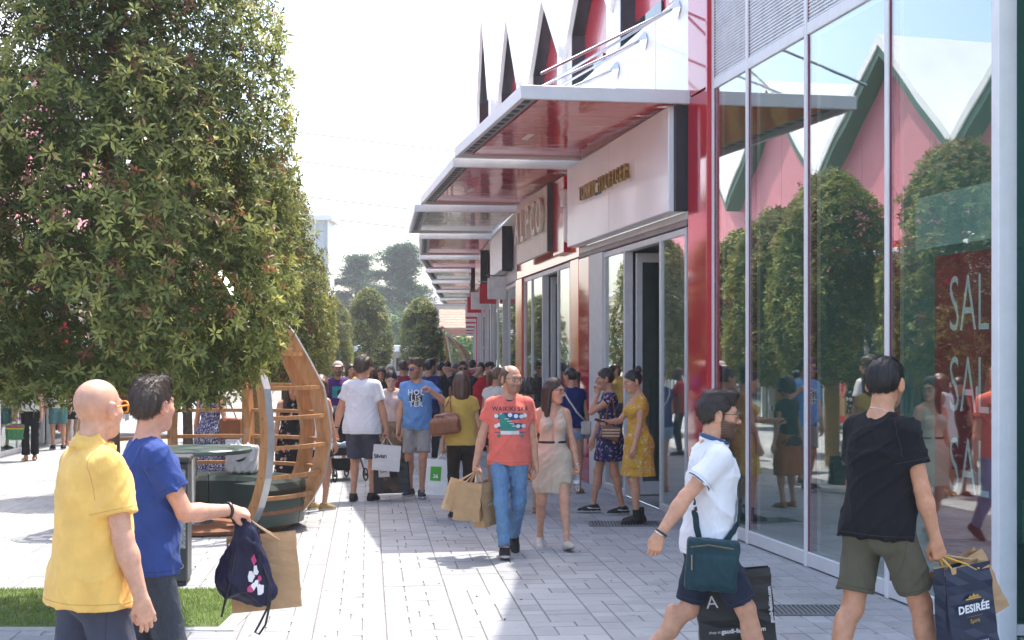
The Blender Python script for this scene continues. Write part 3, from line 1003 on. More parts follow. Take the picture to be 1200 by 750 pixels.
def to_obj(name, V, Q, s, mat, parent, col=None, smooth=True):
    me = raw_mesh(name, V * s, Q.astype(np.int32), mat, smooth, col)
    return link(name, me, parent)

def person(label, x, y, face, H, P, hair_mat=None, group=None, lod=2, skin=(0.52, 0.30, 0.205), z=0.0):
    """body = top-level mesh; hair, clothes, shoes and glasses are its parts. face: compass-like, 0 = away from camera, 90 = to +X"""
    s = H / 1.75
    J = skel(P); f = J['fem']
    hb, hh, hn, hcl, hsh = {0: (0.010, 0.0042, 0.0042, 0.0075, 0.0075), 1: (0.013, 0.0058, 0.0058, 0.0095, 0.009), 2: (0.018, 0.009, 0.0075, 0.015, 0.013), 3: (0.022, 0.012, 0.009, 0.020, 0.016)}[lod]
    ops = torso_ops(J)
    for n in 'RL': ops += leg_ops(J, n)
    for n in 'RL': ops += arm_ops(J, n)
    ops += hscale(head_ops(J, f), J, 1)
    hc = J['hc']
    fine = [(hc - 0.155, hc + np.array([0.16, 0.16, 0.17]), hh)]
    for n in 'RL':
        c = J[n + 'w'] + J[n + 'hd'] * 0.08
        fine.append((c - 0.125, c + 0.125, hn))
    V, Q = sdf_mesh(ops, hb, None, fine)
    C = head_cols(V, J, P, skin)
    me = raw_mesh("person", V * s, Q.astype(np.int32), SKIN, True, C)
    body = link("person", me, None, (x, y, z))
    body.rotation_euler = (0, 0, -math.radians(face))
    tag(body, label, "person", group)
    BV = {}
    # hair
    ho = hair_ops(J, P)
    if ho: hscale(ho, J)
    seed = int(abs(x * 131 + y * 17)) + 3
    if ho:
        am = {'long': .0012, 'bob': .0012, 'wavy': .004, 'curly': .006, 'short': .0018, 'quiff': .0022}.get(P.get('hair', 'short'), .002)
        hv, hq = sdf_mesh(ho, hh * 1.1, hair_disp(J, am, seed))
        col = P.get('haircol', (0.03, 0.02, 0.015))
        if lod <= 1 and P.get('hair') not in ('balding',):
            n = P.get('nstrand', 5000 if lod == 0 else 2500)
            L = {'long': .05, 'bob': .05, 'wavy': .04, 'quiff': .03, 'short': .022, 'crop': .016, 'bun': .03, 'pony': .03}.get(P.get('hair', 'short'), .02)
            sv, sq = strands(hv, hq, J, P, n, L, seed)
            cc = np.concatenate([hcol(hv, col, seed, J), np.repeat((np.array(col)[None] * np.random.default_rng(seed).uniform(.6, 1.7, (n, 1))), 5, axis=0)])
            hv2 = np.concatenate([hv, sv]); F = [tuple(q) for q in hq] + [tuple(q) if q[2] != q[3] else tuple(q[:3]) for q in (sq + len(hv))]
            hm = raw_mesh("hair", hv2 * s, F, HAIR, True, cc)
            link("hair", hm, body)
        else:
            to_obj("hair", hv, hq, s, HAIR, body, hcol(hv, col, seed, J))
    for c in P.get('wear', []):
        k = c['k']; nm = c.get('name', {'tee': 't_shirt', 'dress': 'dress', 'pants': 'trousers', 'shoes': 'shoe'}.get(k, k))
        am = min(c.get('wr', 0.005), .0075)
        if k == 'tee':
            o = shirt_ops(J, c)
        elif k == 'pants':
            o = pants_ops(J, c)
        elif k == 'skirt':
            o = skirt_ops(J, c)
        elif k == 'dress':
            d = dict(c); d['hem'] = 0.05; d['drape'] = 0; d.setdefault('ease', 0.010)
            o2 = shirt_ops(J, d)
            pl = [p for p in o2 if p['t'] == 'pl']; ot = [p for p in o2 if p['t'] != 'pl']
            us = [p for p in ot if p['op'] == 'u']; sb = [p for p in ot if p['op'] != 'u']
            sk = skirt_ops(J, c)
            o = us + [p for p in sk if p['op'] == 'u'] + sb + [p for p in sk if p['t'] == 'pl']
        elif k == 'shoes':
            for n in 'RL':
                sv, sq = sdf_mesh(shoe_build(J, n, c), hsh * .8)
                to_obj(nm, sv, sq, s, SHOE, body, shoe_cols(sv, J, n, c))
            continue
        else:
            continue
        cv, cq = sdf_mesh(o, hcl, wrinkle(am, seed + len(nm) * 7, c.get('wz', 1.0)))
        ob = to_obj(nm, cv, cq, s, c['mat'], body)
        if c.get('label'): ob['label'] = c['label']
        BV[nm] = (ob, cv, cq)
    J['s'] = s; J['body'] = body; J['BV'] = BV
    R = np.array(Matrix.Rotation(-math.radians(face), 3, 'Z'))
    J['W'] = lambda p: np.array((x, y, z)) + R @ (np.asarray(p, float) * s)     # canonical figure space to world
    J['WR'] = R
    if P.get('glasses'): glasses(J, P['glasses'], s)
    if P.get('cap_hat'): cap_hat(J, P['cap_hat'], s, hh)
    return J

def head_pt(J, x, y, z):
    c = J['neck'] + J['HR'] @ np.array([0, 0.0, 0.02])
    return c + (J['hc'] + J['HR'] @ np.array([x, y, z], float) - c) * HK

def glasses(J, g, s):
    fm = M("frame_" + g['n'], g['frame'], 0.3, var=0)
    lm = M("lens_" + g['n'], g.get('lens', (0.02, 0.02, 0.02)), 0.05, var=0) if g.get('lens') is not None else None
    mb = MB(); X = lambda x, y, z: tuple(head_pt(J, x, y, z) * s)
    w, h = g.get('w', 0.027), g.get('h', 0.019); r = g.get('r', 0.0022) * s; zc = 0.006 + g.get('dz', 0.0)
    lens = MB()
    for sd in (1, -1):
        ring = []
        for i in range(16):
            a = 2 * math.pi * i / 16
            cx, cz = math.cos(a), math.sin(a)
            q = (abs(cx) ** 3 + abs(cz) ** 3) ** (-1 / 3)
            px = sd * 0.034 + w * cx * q; pz = zc + h * cz * q
            ring.append(X(px, 0.106 - 0.9 * max(0, abs(px) - .03) ** 1.0 * 0.35, pz))
        mb.tube(ring, r, 6, closed=True)
        if lm: lens.add(ring, [tuple(range(16))])
        mb.tube([X(sd * (0.034 + w), 0.098, zc + .006), X(sd * 0.076, 0.075, zc + .008), X(sd * 0.083, 0.0, zc + .006), X(sd * 0.080, -0.03, zc - .012)], r * .95, 6)
    mb.tube([X(-0.009, 0.107, zc + .006), X(0, 0.110, zc + .008), X(0.009, 0.107, zc + .006)], r, 6)
    o = mb.build("glasses" if g.get('lens') is None else "sunglasses", fm, J['body'], origin=(0, 0, 0), smooth=True)
    if lm: lens.build("lens", lm, o, origin=(0, 0, 0))

def cap_hat(J, c, s, h):
    R = J['HR']
    X = lambda x, y, z: head_pt(J, x, y, z)
    o = [ell(X(0, -0.012, 0.045), (0.094, 0.118, 0.096), R, 0.0), plane(R @ np.array([0, 0, -1.0]), X(0, 0, 0.045), 0.004)]
    v, q = sdf_mesh(o, h)
    to_obj("cap", v, q, s, c, J['body'])
    o = [ell(X(0, 0.13, 0.05), (0.065, 0.07, 0.008), R @ RX(-0.15), 0.0)]
    v, q = sdf_mesh(o, 0.006)
    to_obj("cap_peak", v, q, s, c, J['body'])

def decal(J, garment, V, F, origin, ux, uz, dirn, mat, name="print", cut=0.012, lift=0.0025):
    """flat print laid on a garment: 2-D shapes (in figure space) dropped onto the cloth along dirn"""
    if garment not in J['BV']: return
    ob, cv, cq = J['BV'][garment]
    bv = BVHTree.FromPolygons([tuple(map(float, v)) for v in cv], [tuple(map(int, q)) for q in cq])
    bm = bmesh.new()
    vs = [bm.verts.new((v[0], v[1], 0)) for v in V]
    for f in F:
        try: bm.faces.new([vs[i] for i in f])
        except ValueError: pass
    bmesh.ops.triangulate(bm, faces=bm.faces)
    for _ in range(4):
        es = [e for e in bm.edges if e.calc_length() > cut]
        if not es: break
        bmesh.ops.subdivide_edges(bm, edges=es, cuts=1)
        bmesh.ops.triangulate(bm, faces=[f for f in bm.faces if len(f.verts) > 3])
    ux, uz, d, o = Vector(ux), Vector(uz), Vector(dirn).normalized(), Vector(origin)
    bad = []
    for v in bm.verts:
        p = o + ux * v.co.x + uz * v.co.y
        hit, nn, _, _ = bv.ray_cast(p - d * 0.35, d, 0.7)
        if hit is None: bad.append(v)
        else: v.co = hit - d * lift
    bmesh.ops.delete(bm, geom=bad, context='VERTS')
    for v in bm.verts: v.co *= J['s']
    me = bpy.data.meshes.new(name); bm.to_mesh(me); bm.free()
    me.materials.append(mat)
    return link(name, me, ob)

def seam(J, garment, p, n, mat, near=None, rad=9, r=.0013, name="hem_stitch"):
    """stitch line: where a plane cuts the garment, a fine cord laid on the cloth"""
    if garment not in J['BV']: return
    ob = J['BV'][garment][0]; s = J['s']
    bm = bmesh.new(); bm.from_mesh(ob.data)
    res = bmesh.ops.bisect_plane(bm, geom=list(bm.verts) + list(bm.edges) + list(bm.faces), plane_co=Vector(p) * s, plane_no=Vector(n))
    mb = MB()
    for e in res['geom_cut']:
        if isinstance(e, bmesh.types.BMEdge):
            a, b = e.verts
            if near is not None and (a.co - Vector(near) * s).length > rad * s: continue
            d = (b.co - a.co)
            if d.length < 1e-5: continue
            nn = (a.normal + b.normal).normalized(); t = d.normalized().cross(nn) * r
            A, B = a.co + nn * r * .5, b.co + nn * r * .5
            mb.add([A - t, A + t, B + t, B - t, A + nn * r, B + nn * r], [(0, 1, 4), (0, 4, 5, 3), (4, 1, 2, 5), (3, 5, 2)])
    bm.free()
    if mb.v: mb.build(name, mat, ob, origin=(0, 0, 0))

def rect2(x0, y0, x1, y1): return [(x0, y0), (x1, y0), (x1, y1), (x0, y1)], [(0, 1, 2, 3)]
def disc2(cx, cy, rx, ry=None, n=20):
    ry = ry or rx
    return [(cx + rx * math.cos(2 * math.pi * i / n), cy + ry * math.sin(2 * math.pi * i / n)) for i in range(n)], [tuple(range(n))]
# ---------------------------------------------------------------- place: paving, grass, buildings
def stone_mat():
    m, nt, p = new_mat("grey_stone")
    oi = nt.nodes.new("ShaderNodeAttribute"); oi.attribute_name = "tone"
    n1 = tex_noise(nt, 26, 4, 0.7, stretch=(0.45, 3.2, 1))          # brushed across
    n2 = tex_noise(nt, 1.1, 3)
    n3 = tex_noise(nt, 190, 2)
    a = nt.nodes.new("ShaderNodeMath"); a.operation = 'MULTIPLY_ADD'; nt.links.new(n1, a.inputs[0]); a.inputs[1].default_value = 0.55; nt.links.new(oi.outputs['Fac'], a.inputs[2])
    b = nt.nodes.new("ShaderNodeMath"); b.operation = 'MULTIPLY_ADD'; nt.links.new(n2, b.inputs[0]); b.inputs[1].default_value = 0.35; nt.links.new(a.outputs[0], b.inputs[2])
    r = ramp(nt, b.outputs[0], [(0.25, (0.262, 0.270, 0.278)), (0.65, (0.365, 0.374, 0.382)), (1.0, (0.440, 0.446, 0.450))])
    st = ramp(nt, tex_noise(nt, 0.7, 6, 0.72), [(0.36, (0.80, 0.79, 0.78)), (0.52, (1, 1, 1))])
    sp = ramp(nt, tex_noise(nt, 9.0, 2, 0.4), [(0.24, (0.55, 0.53, 0.50)), (0.30, (1, 1, 1))])
    for q in (st, sp):
        mm = nt.nodes.new("ShaderNodeMix"); mm.data_type = 'RGBA'; mm.blend_type = 'MULTIPLY'; mm.inputs[0].default_value = 1
        nt.links.new(r, mm.inputs[6]); nt.links.new(q, mm.inputs[7]); r = mm.outputs[2]
    nt.links.new(r, p.inputs['Base Color']); p.inputs['Roughness'].default_value = 0.75
    bump(nt, p, n1, 0.18, 0.006)
    return m
STONE = stone_mat()
JOINT = M("joint_sand", (0.19, 0.17, 0.145), 0.95, var=0.3, vscale=20)
ALU = M("brushed_aluminium", (0.60, 0.605, 0.60), 0.40, 0.0, var=0.05, bmp=0.05)
ALUL = M("light_aluminium", (0.72, 0.72, 0.715), 0.42, 0.0, var=0.05)
DARK = M("dark_gasket", (0.03, 0.03, 0.035), 0.5)
WHITEP = M("white_panel", (0.82, 0.81, 0.80), 0.35, var=0.04, vscale=1.5, coat=0.2)
REDG = M("red_enamel_glass", (0.45, 0.012, 0.035), 0.06, var=0.06, vscale=1.2, coat=0.6)
REDP = M("red_panel", (0.50, 0.012, 0.03), 0.22, var=0.08, vscale=2, coat=0.4)
ORANGE = M("orange_red_panel", (0.68, 0.08, 0.02), 0.12, var=0.08, vscale=2, coat=0.5)
PINK = M("pink_red_panel", (0.60, 0.21, 0.25), 0.5, var=0.06, vscale=1.5)
DKGLASS = M("dark_window", (0.02, 0.025, 0.028), 0.06, var=0.2, coat=0.3)
TEAL = M("teal_wall", (0.22, 0.40, 0.35), 0.7, var=0.1, vscale=1)
CREAM = M("cream_board", (0.60, 0.55, 0.47), 0.45, var=0.08, vscale=3)
GOLD = M("gold_letters", (0.42, 0.29, 0.09), 0.28, 0.75, var=0.2, vscale=9)
GREYW = M("grey_cladding", (0.42, 0.43, 0.43), 0.5, var=0.06, vscale=2)
STEEL = M("stainless_steel", (0.55, 0.55, 0.55), 0.25, 0.9, var=0.05)

def soffit_mat(name, col):
    m, nt, p = new_mat(name)
    p.inputs['Base Color'].default_value = (*col, 1)
    p.inputs['Roughness'].default_value = 0.12
    p.inputs['Specular IOR Level'].default_value = 0.35; p.inputs['Coat Weight'].default_value = 0.35; p.inputs['Coat Roughness'].default_value = 0.03; p.inputs['Coat IOR'].default_value = 1.55
    bump(nt, p, tex_noise(nt, 2.2, 2, 0.5, stretch=(1, 1, 1)), 0.30, 0.06)
    return m
SOFR = soffit_mat("red_gloss_soffit", (0.62, 0.005, 0.026))
SOFC = soffit_mat("cream_gloss_soffit", (0.62, 0.57, 0.50))

def glass_mat(name, tint, refl0=0.25, tr=(0.75, 0.86, 0.83), wav=0.02, ior=1.9):
    """coated shop glazing: Fresnel reflection over a tinted clear pane"""
    m, nt, p = new_mat(name)
    nt.nodes.remove(p)
    out = nt.nodes["Material Output"]
    gl = nt.nodes.new("ShaderNodeBsdfGlossy"); gl.inputs['Roughness'].default_value = 0.0; gl.inputs['Color'].default_value = (0.95, 0.97, 0.97, 1)
    t = nt.nodes.new("ShaderNodeBsdfTransparent"); t.inputs[0].default_value = (*tr, 1)
    fr = nt.nodes.new("ShaderNodeLayerWeight"); fr.inputs[0].default_value = 0.5
    pw = nt.nodes.new("ShaderNodeMath"); pw.operation = 'POWER'; pw.inputs[1].default_value = 3.0
    nt.links.new(fr.outputs['Facing'], pw.inputs[0])
    mr = nt.nodes.new("ShaderNodeMapRange"); mr.inputs[3].default_value = refl0; mr.inputs[4].default_value = 0.95
    nt.links.new(pw.outputs[0], mr.inputs[0])
    b = nt.nodes.new("ShaderNodeBump"); b.inputs['Strength'].default_value = 0.5; b.inputs['Distance'].default_value = wav
    nt.links.new(tex_noise(nt, 1.1, 1, 0.4, stretch=(1, 1, .35)), b.inputs['Height'])
    nt.links.new(b.outputs[0], gl.inputs['Normal'])
    mx = nt.nodes.new("ShaderNodeMixShader")
    nt.links.new(mr.outputs[0], mx.inputs[0]); nt.links.new(t.outputs[0], mx.inputs[1]); nt.links.new(gl.outputs[0], mx.inputs[2])
    nt.links.new(mx.outputs[0], out.inputs[0])
    return m
GLASS = glass_mat("shop_glass", None, 0.15, tr=(0.90, 0.96, 0.93), wav=0.0018, ior=1.5)
GLASSD = glass_mat("teal_glass", None, 0.12, ior=1.5, tr=(0.62, 0.80, 0.76), wav=0.002)

# ---- line of the right-hand shopfronts (plan): X from camera axis, Y away from it
def gx(y): return 4.79 - 0.18 * y                    # glazed corner shop
WALL = [(gx(14.92), 14.92), (1.955, 15.7), (1.02, 21.15), (0.116, 27.6), (-0.47, 34.0), (-0.94, 41.4), (-1.15, 48.0), (-1.40, 55.5), (-1.66, 64.0), (-1.95, 73.0), (-2.2, 82.0)]

class Frame:
    """u along the shopfront (away from camera), n out into the street, z up"""
    def __init__(s, p0, p1):
        s.p0 = Vector((p0[0], p0[1], 0)); d = Vector((p1[0] - p0[0], p1[1] - p0[1], 0)); s.L = d.length
        s.u = d.normalized(); s.n = Vector((-s.u.y, s.u.x, 0))
    def __call__(s, u, n, z): 
        p = s.p0 + s.u * u + s.n * n; return (p.x, p.y, z)

def fbox(fr, parent, name, u0, u1, n0, n1, z0, z1, mat, b=0.006):
    return MB().bbox((u0, n0, z0), (u1, n1, z1), b, fr).build(name, mat, parent)

# ---------------------------------------------------------------- pavement
def build_pavement():
    g = MB().add([(-400, -40, -0.03), (400, -40, -0.03), (400, 900, -0.03), (-400, 900, -0.03)], [(0, 1, 2, 3)]).build("ground", M("plaza_beyond", (0.36, 0.345, 0.32), 0.9, var=0.15, vscale=0.6))
    tag(g, kind='structure')
    pav = MB().add([(-40, -6, -0.008), (14, -6, -0.008), (14, 110, -0.008), (-40, 110, -0.008)], [(0, 1, 2, 3)]).build("pavement", JOINT)
    tag(pav, kind='structure')
    # courses run across the street; bays of 0.486 m along the paving direction (towards x=431 in the photo)
    dx, dy = -0.101, 1.0
    l = math.hypot(dx, dy); D = Vector((dx / l, dy / l, 0)); N = Vector((dy / l, -dx / l, 0))
    o = Vector((453.4 / 1, 0, 0))
    # bay line passes X=(453.3-600)/1667*9.27 at Y=9.27
    o = Vector(((453.3 - 600) / 1667 * 9.27, 9.27, 0))
    bw, cd = 0.486, 0.225
    stones = []
    r = random.Random(3)
    for bi in range(-34, 18):
        ph = r.uniform(0, cd); big = 0
        v = -3.9 + ph * 0
        k = 0
        while v < 46:
            d_ = cd * (r.choice((1, 1, 1, 0.72, 1.3)))
            u0 = bi * bw
            y_mid = o.y + D.y * v + N.y * (u0 + bw / 2); x_mid = o.x + D.x * v + N.x * (u0 + bw / 2)
            if v > 46: break
            pat = r.random()
            cuts = [0, 1]
            if k % 2 == 0:
                cuts = [0, 1 / 3 if pat < .75 else 2 / 3, 1]
            else:
                cuts = [0, 2 / 3 if pat < .7 else (1 / 2 if pat > .9 else 1 / 3), 1]
            if r.random() < .10: cuts = [0, 1 / 3, 2 / 3, 1]
            if abs(x_mid) < 0.40 * max(y_mid, 1) + 2.2 and y_mid > 5.2 and x_mid < gx(max(9.3, min(y_mid, 15))) + 0.8 - max(0, (y_mid - 15) * .0):
                for a, b in zip(cuts[:-1], cuts[1:]):
                    stones.append((u0 + a * bw, u0 + b * bw, v, v + d_))
            v += d_; k += 1
    def stone(mbv, mbf, s):
        u0, u1, v0, v1 = s; g_ = 0.0030; gv = 0.0012; hgt = r.uniform(-0.0012, 0.0012); b = 0.004
        P = []
        for (iu, iv, z) in ((0, 0, -0.006), (1, 0, -0.006), (1, 1, -0.006), (0, 1, -0.006)):
            P.append((u0 + g_ if iu == 0 else u1 - g_, v0 + g_ if iv == 0 else v1 - g_, z))
        for (iu, iv) in ((0, 0), (1, 0), (1, 1), (0, 1)):
            P.append((u0 + g_ + b if iu == 0 else u1 - g_ - b, v0 + gv + b * .4 if iv == 0 else v1 - gv - b * .4, hgt))
        n = len(mbv)
        for (u, v, z) in P:
            q = o + N * u + D * v; mbv.append((q.x, q.y, z))
        for f in ((0, 1, 5, 4), (1, 2, 6, 5), (2, 3, 7, 6), (3, 0, 4, 7), (4, 5, 6, 7)): mbf.append(tuple(n + i for i in f))
    def inview(s):
        q = o + N * ((s[0] + s[1]) / 2) + D * ((s[2] + s[3]) / 2)
        return q.y > 9.15 and abs(q.x) < 0.365 * q.y and not (q.x < -1.95 and q.y < 11.2) and q.x < gx(q.y)
    stones.sort(key=lambda s: (not inview(s), (o + D * s[2] + N * s[0]).y))
    def mk(name, ss):
        v, f = [], []
        for s in ss: stone(v, f, s)
        me = raw_mesh(name, v, f, STONE)
        a = me.attributes.new("tone", 'FLOAT', 'POINT')
        a.data.foreach_set("value", np.repeat(RNG.uniform(-0.12, 0.12, len(ss)), 8).astype(np.float32))
        return link(name, me, pav)
    for s in stones[:300]: mk("paving_stone", [s])
    rest = mk("paving_stones", stones[300:]); rest["kind"] = "stuff"
    return pav
PAV = build_pavement()

def grate(label, x0, x1, y0, y1, ang=0.0):
    t = empty("drain_grate", ((x0 + x1) / 2, (y0 + y1) / 2, 0.004), label, "grate")
    m = M("galvanised_grate", (0.22, 0.24, 0.25), 0.4, 0.7)
    fr = MB()
    for a, b in (((x0, y0), (x1, y0 + .02)), ((x0, y1 - .02), (x1, y1)), ((x0, y0 + .02), (x0 + .02, y1 - .02)), ((x1 - .02, y0 + .02), (x1, y1 - .02))):
        fr.box((*a, 0.003), (*b, 0.012))
    fr.build("frame", m, t)
    n = int((x1 - x0) / 0.033); bar = None
    for i in range(1, n):
        x = x0 + (x1 - x0) * i / n
        o_ = MB().box((x - .007, y0 + .021, 0.003), (x + .007, y1 - .021, 0.0105)).build("bar", m, t)
    MB().box((x0 + .02, y0 + .02, 0.0025), (x1 - .02, y1 - .02, 0.004)).build("backing", DARK, t)
grate("metal drain grate set in the paving in front of the black T-shirt man", 1.80, 2.45, 10.05, 10.45)
grate("narrow dark door grate under the boots of the woman in yellow dress", 0.83, 1.62, 15.25, 15.7)

t = empty("manhole_cover", (-4.62, 14.3, 0.002), "round grey manhole cover with white emblem in the sunlit paving", "manhole")
MB().lathe((-4.62, 14.3, 0.0), [(0.40, 0.001), (0.40, 0.005), (0.385, 0.007), (0.37, 0.005), (0.0, 0.005)][:-1], 32).build("rim", M("cast_iron", (0.22, 0.23, 0.24), 0.6, 0.3), t)
MB().lathe((-4.62, 14.3, 0.0), [(0.36, 0.004), (0.36, 0.008), (0.05, 0.008)], 32).build("lid", M("cast_iron", (0.2, 0.2, 0.2)), t)
for i in range(6):
    a = i * 1.05
    MB().bbox((-4.62 + .17 * math.cos(a) - .07, 14.3 + .17 * math.sin(a) - .05, .008), (-4.62 + .17 * math.cos(a) + .07, 14.3 + .17 * math.sin(a) + .05, .010), .002).build("emblem", M("worn_white", (0.5, 0.5, 0.5), 0.7), t)

# ---------------------------------------------------------------- grass strip
def build_grass():
    GM = attr_mat("grass_blades", 0.6, spec=0.2, var=0.15, vscale=3, trans=0.35)
    x0, x1, y0, y1 = -7.5, -1.99, 9.62, 11.15
    base = tag(MB().bbox((x0, y0, -0.006), (x1, y1, 0.012), 0.004).build("lawn", M("turf_base", (0.10, 0.14, 0.04), 0.9, var=0.3, vscale=9)), kind='structure')
    n = 42000; r = np.random.default_rng(5)
    p = np.stack([r.uniform(x0, x1, n), r.uniform(y0, y1, n) + r.normal(0, .012, n), np.full(n, 0.012)], 1)
    a = r.uniform(0, 6.28, n); h = r.uniform(.012, .034, n); w = 0.0028
    dx = np.stack([np.cos(a), np.sin(a), 0 * a], 1) * w
    tip = p + np.stack([r.normal(0, .012, n), r.normal(0, .012, n), h], 1)
    V = np.stack([p - dx, p + dx, tip], 1).reshape(-1, 3)
    F = np.arange(n * 3).reshape(-1, 3)
    pt = .5 + .5 * np.sin(p[:, 0] * 3.1 + 2 * np.sin(p[:, 1] * 4)) * np.sin(p[:, 1] * 5 + 1.7 * np.sin(p[:, 0] * 2.3))
    c = np.array([0.15, 0.24, 0.05])[None] * r.uniform(.55, 1.5, (n, 1)) * (.75 + .5 * pt[:, None]) + r.uniform(0, .05, (n, 1)) * np.array([1, .7, 0])
    dry = r.random(n) < .06; c[dry] = np.array([.30, .24, .10])
    o_ = link("grass", raw_mesh("grass", V, F, GM, False, np.repeat(c, 3, 0)))
    tag(o_, "short bright green grass strip behind the two men in yellow and blue", "grass", kind='stuff')
build_grass()
tag(MB().bbox((-8.2, 9.50, -0.006), (-1.86, 9.615, 0.008), .004).box((-1.985, 9.62, -0.006), (-1.87, 11.24, 0.0075)).build("lawn_edging", M("edging_stone", (0.36, 0.35, 0.33), 0.8)), kind='structure')

# ---------------------------------------------------------------- shops on the right
def gable_roof(fr, parent, u0, u1, zv, zp, depth, n_out=0.12, z_low=5.9, red=REDP, z_base=4.68):
    """folded gable to the street: white front with a house-shaped recess (dark far cheek, red back), white pitched roof behind"""
    um = (u0 + u1) / 2; w = (u1 - u0) / 2; hw = w * .76; th = 0.20
    sl = (zp - zv) / w
    zr = lambda u: zp - sl * abs(u - um) - 0.02            # underside of the roof along the front
    roof = MB()
    for (a, za), (b, zb) in (((u0, zv), (um, zp)), ((um, zp), (u1, zv))):
        P = [(a, n_out, za + th), (b, n_out, zb + th), (b, -depth, zb + th), (a, -depth, za + th)]
        Q = [(p[0], p[1], p[2] - th) for p in P]
        roof.add([fr(*p) for p in P + Q], [(0, 1, 2, 3), (7, 6, 5, 4), (0, 4, 5, 1), (1, 5, 6, 2), (2, 6, 7, 3), (3, 7, 4, 0)])
    roof.build("roof", WHITEP, parent)
    m = lambda p, s, q: fr(p, s, q)
    e = .006
    MB().prism([(u0 + e, z_low + .004), (um - hw, z_low + .004), (um - hw, zr(um - hw)), (u0 + e, zr(u0 + e))], 0.0, -.12, m).build("gable_front", WHITEP, parent)
    MB().prism([(um + hw, z_low + .004), (u1 - e, z_low + .004), (u1 - e, zr(u1 - e)), (um + hw, zr(um + hw))], 0.0, -.12, m).build("gable_front", WHITEP, parent)
    D = -.20
    MB().prism([(um - hw - .05, z_low - .0), (um + hw + .05, z_low), (um + hw + .05, zr(um + hw)), (um, zp - .03), (um - hw - .05, zr(um - hw))], D, D - .1, m).build("gable_back", red, parent)
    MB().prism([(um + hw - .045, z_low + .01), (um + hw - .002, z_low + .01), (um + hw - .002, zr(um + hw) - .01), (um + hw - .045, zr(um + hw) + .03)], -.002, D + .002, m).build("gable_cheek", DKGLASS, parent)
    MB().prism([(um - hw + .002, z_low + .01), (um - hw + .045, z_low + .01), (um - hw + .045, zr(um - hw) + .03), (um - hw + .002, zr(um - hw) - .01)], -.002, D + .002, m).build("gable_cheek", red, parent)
    # red lining under the slopes
    for s in (1, -1):
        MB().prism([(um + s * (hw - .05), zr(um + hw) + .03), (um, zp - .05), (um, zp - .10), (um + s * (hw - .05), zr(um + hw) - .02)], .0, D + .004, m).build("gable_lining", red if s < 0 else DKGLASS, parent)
    MB().bbox((um - hw * .2, D + .03, z_low + .02), (um + hw * .98, D + .004, z_low + .30), .008, fr).build("window", DKGLASS, parent)

def canopy(fr, parent, u0, u1, zt, over, sof, lamp=True):
    """flat glass canopy: white edge frame, glossy underside in strips, lit slot by the outer edge"""
    h = 0.15
    base = fr
    fr = lambda u, n, z: base(u, n, z + 0.115 * (u - u0) / (u1 - u0))      # each canopy rises a little away from the camera: a stepped row
    c = fbox(fr, parent, "canopy", u0 + .06, u1 - .06, 0.0, over - .062, zt - .06, zt - .03, WHITEP)
    for (a, b, n0, n1) in ((u0, u0 + .06, 0, over), (u1 - .06, u1, 0, over), (u0 + .06, u1 - .06, over - .06, over)):
        MB().bbox((a, n0, zt - h), (b, n1, zt), .006, fr).build("canopy_fascia", ALUL, c, )
    k = 4
    for i in range(k):
        a = u0 + .064 + (u1 - u0 - .128) * i / k; b = u0 + .064 + (u1 - u0 - .128) * (i + 1) / k - .006
        MB().bbox((a, 0.02, zt - .11), (b, over - .26, zt - .062), .003, fr).build("soffit_panel", sof, c)
    MB().bbox((u0 + .064, over - .25, zt - .09), (u1 - .064, over - .064, zt - .062), .003, fr).build("edge_trough", M("trough_grey", (0.3, 0.3, 0.3), 0.5), c)
    for i in range(int((u1 - u0) / .35)):
        a = u0 + .15 + i * .35
        MB().bbox((a, over - .20, zt - .098), (a + .16, over - .11, zt - .0905), .002, fr).build("edge_lamp", DARK, c)
    if lamp:
        MB().bbox((u0 + (u1 - u0) * .55, over * .62, zt - .125), (u0 + (u1 - u0) * .55 + .5, over * .62 + .08, zt - .093), .01, fr).build("soffit_lamp", M("lamp_shell", (0.7, 0.66, 0.6), 0.4), c)
    return c

def tie_rod(fr, parent, u, z, over, zt, span):
    """spider anchor on the wall with rods to the canopy edge"""
    MB().add([fr(u - .13, 0.015, z), fr(u, 0.015, z - .13), fr(u + .13, 0.015, z), fr(u, 0.015, z + .13), fr(u, 0.12, z)], [(0, 1, 4), (1, 2, 4), (2, 3, 4), (3, 0, 4), (3, 2, 1, 0)]).build("anchor_plate", STEEL, parent)
    for du in (-span, span):
        MB().tube([fr(u, .08, z), fr(u + du, over - .12, zt + .02)], .016, 8).build("tie_rod", STEEL, parent)
    return

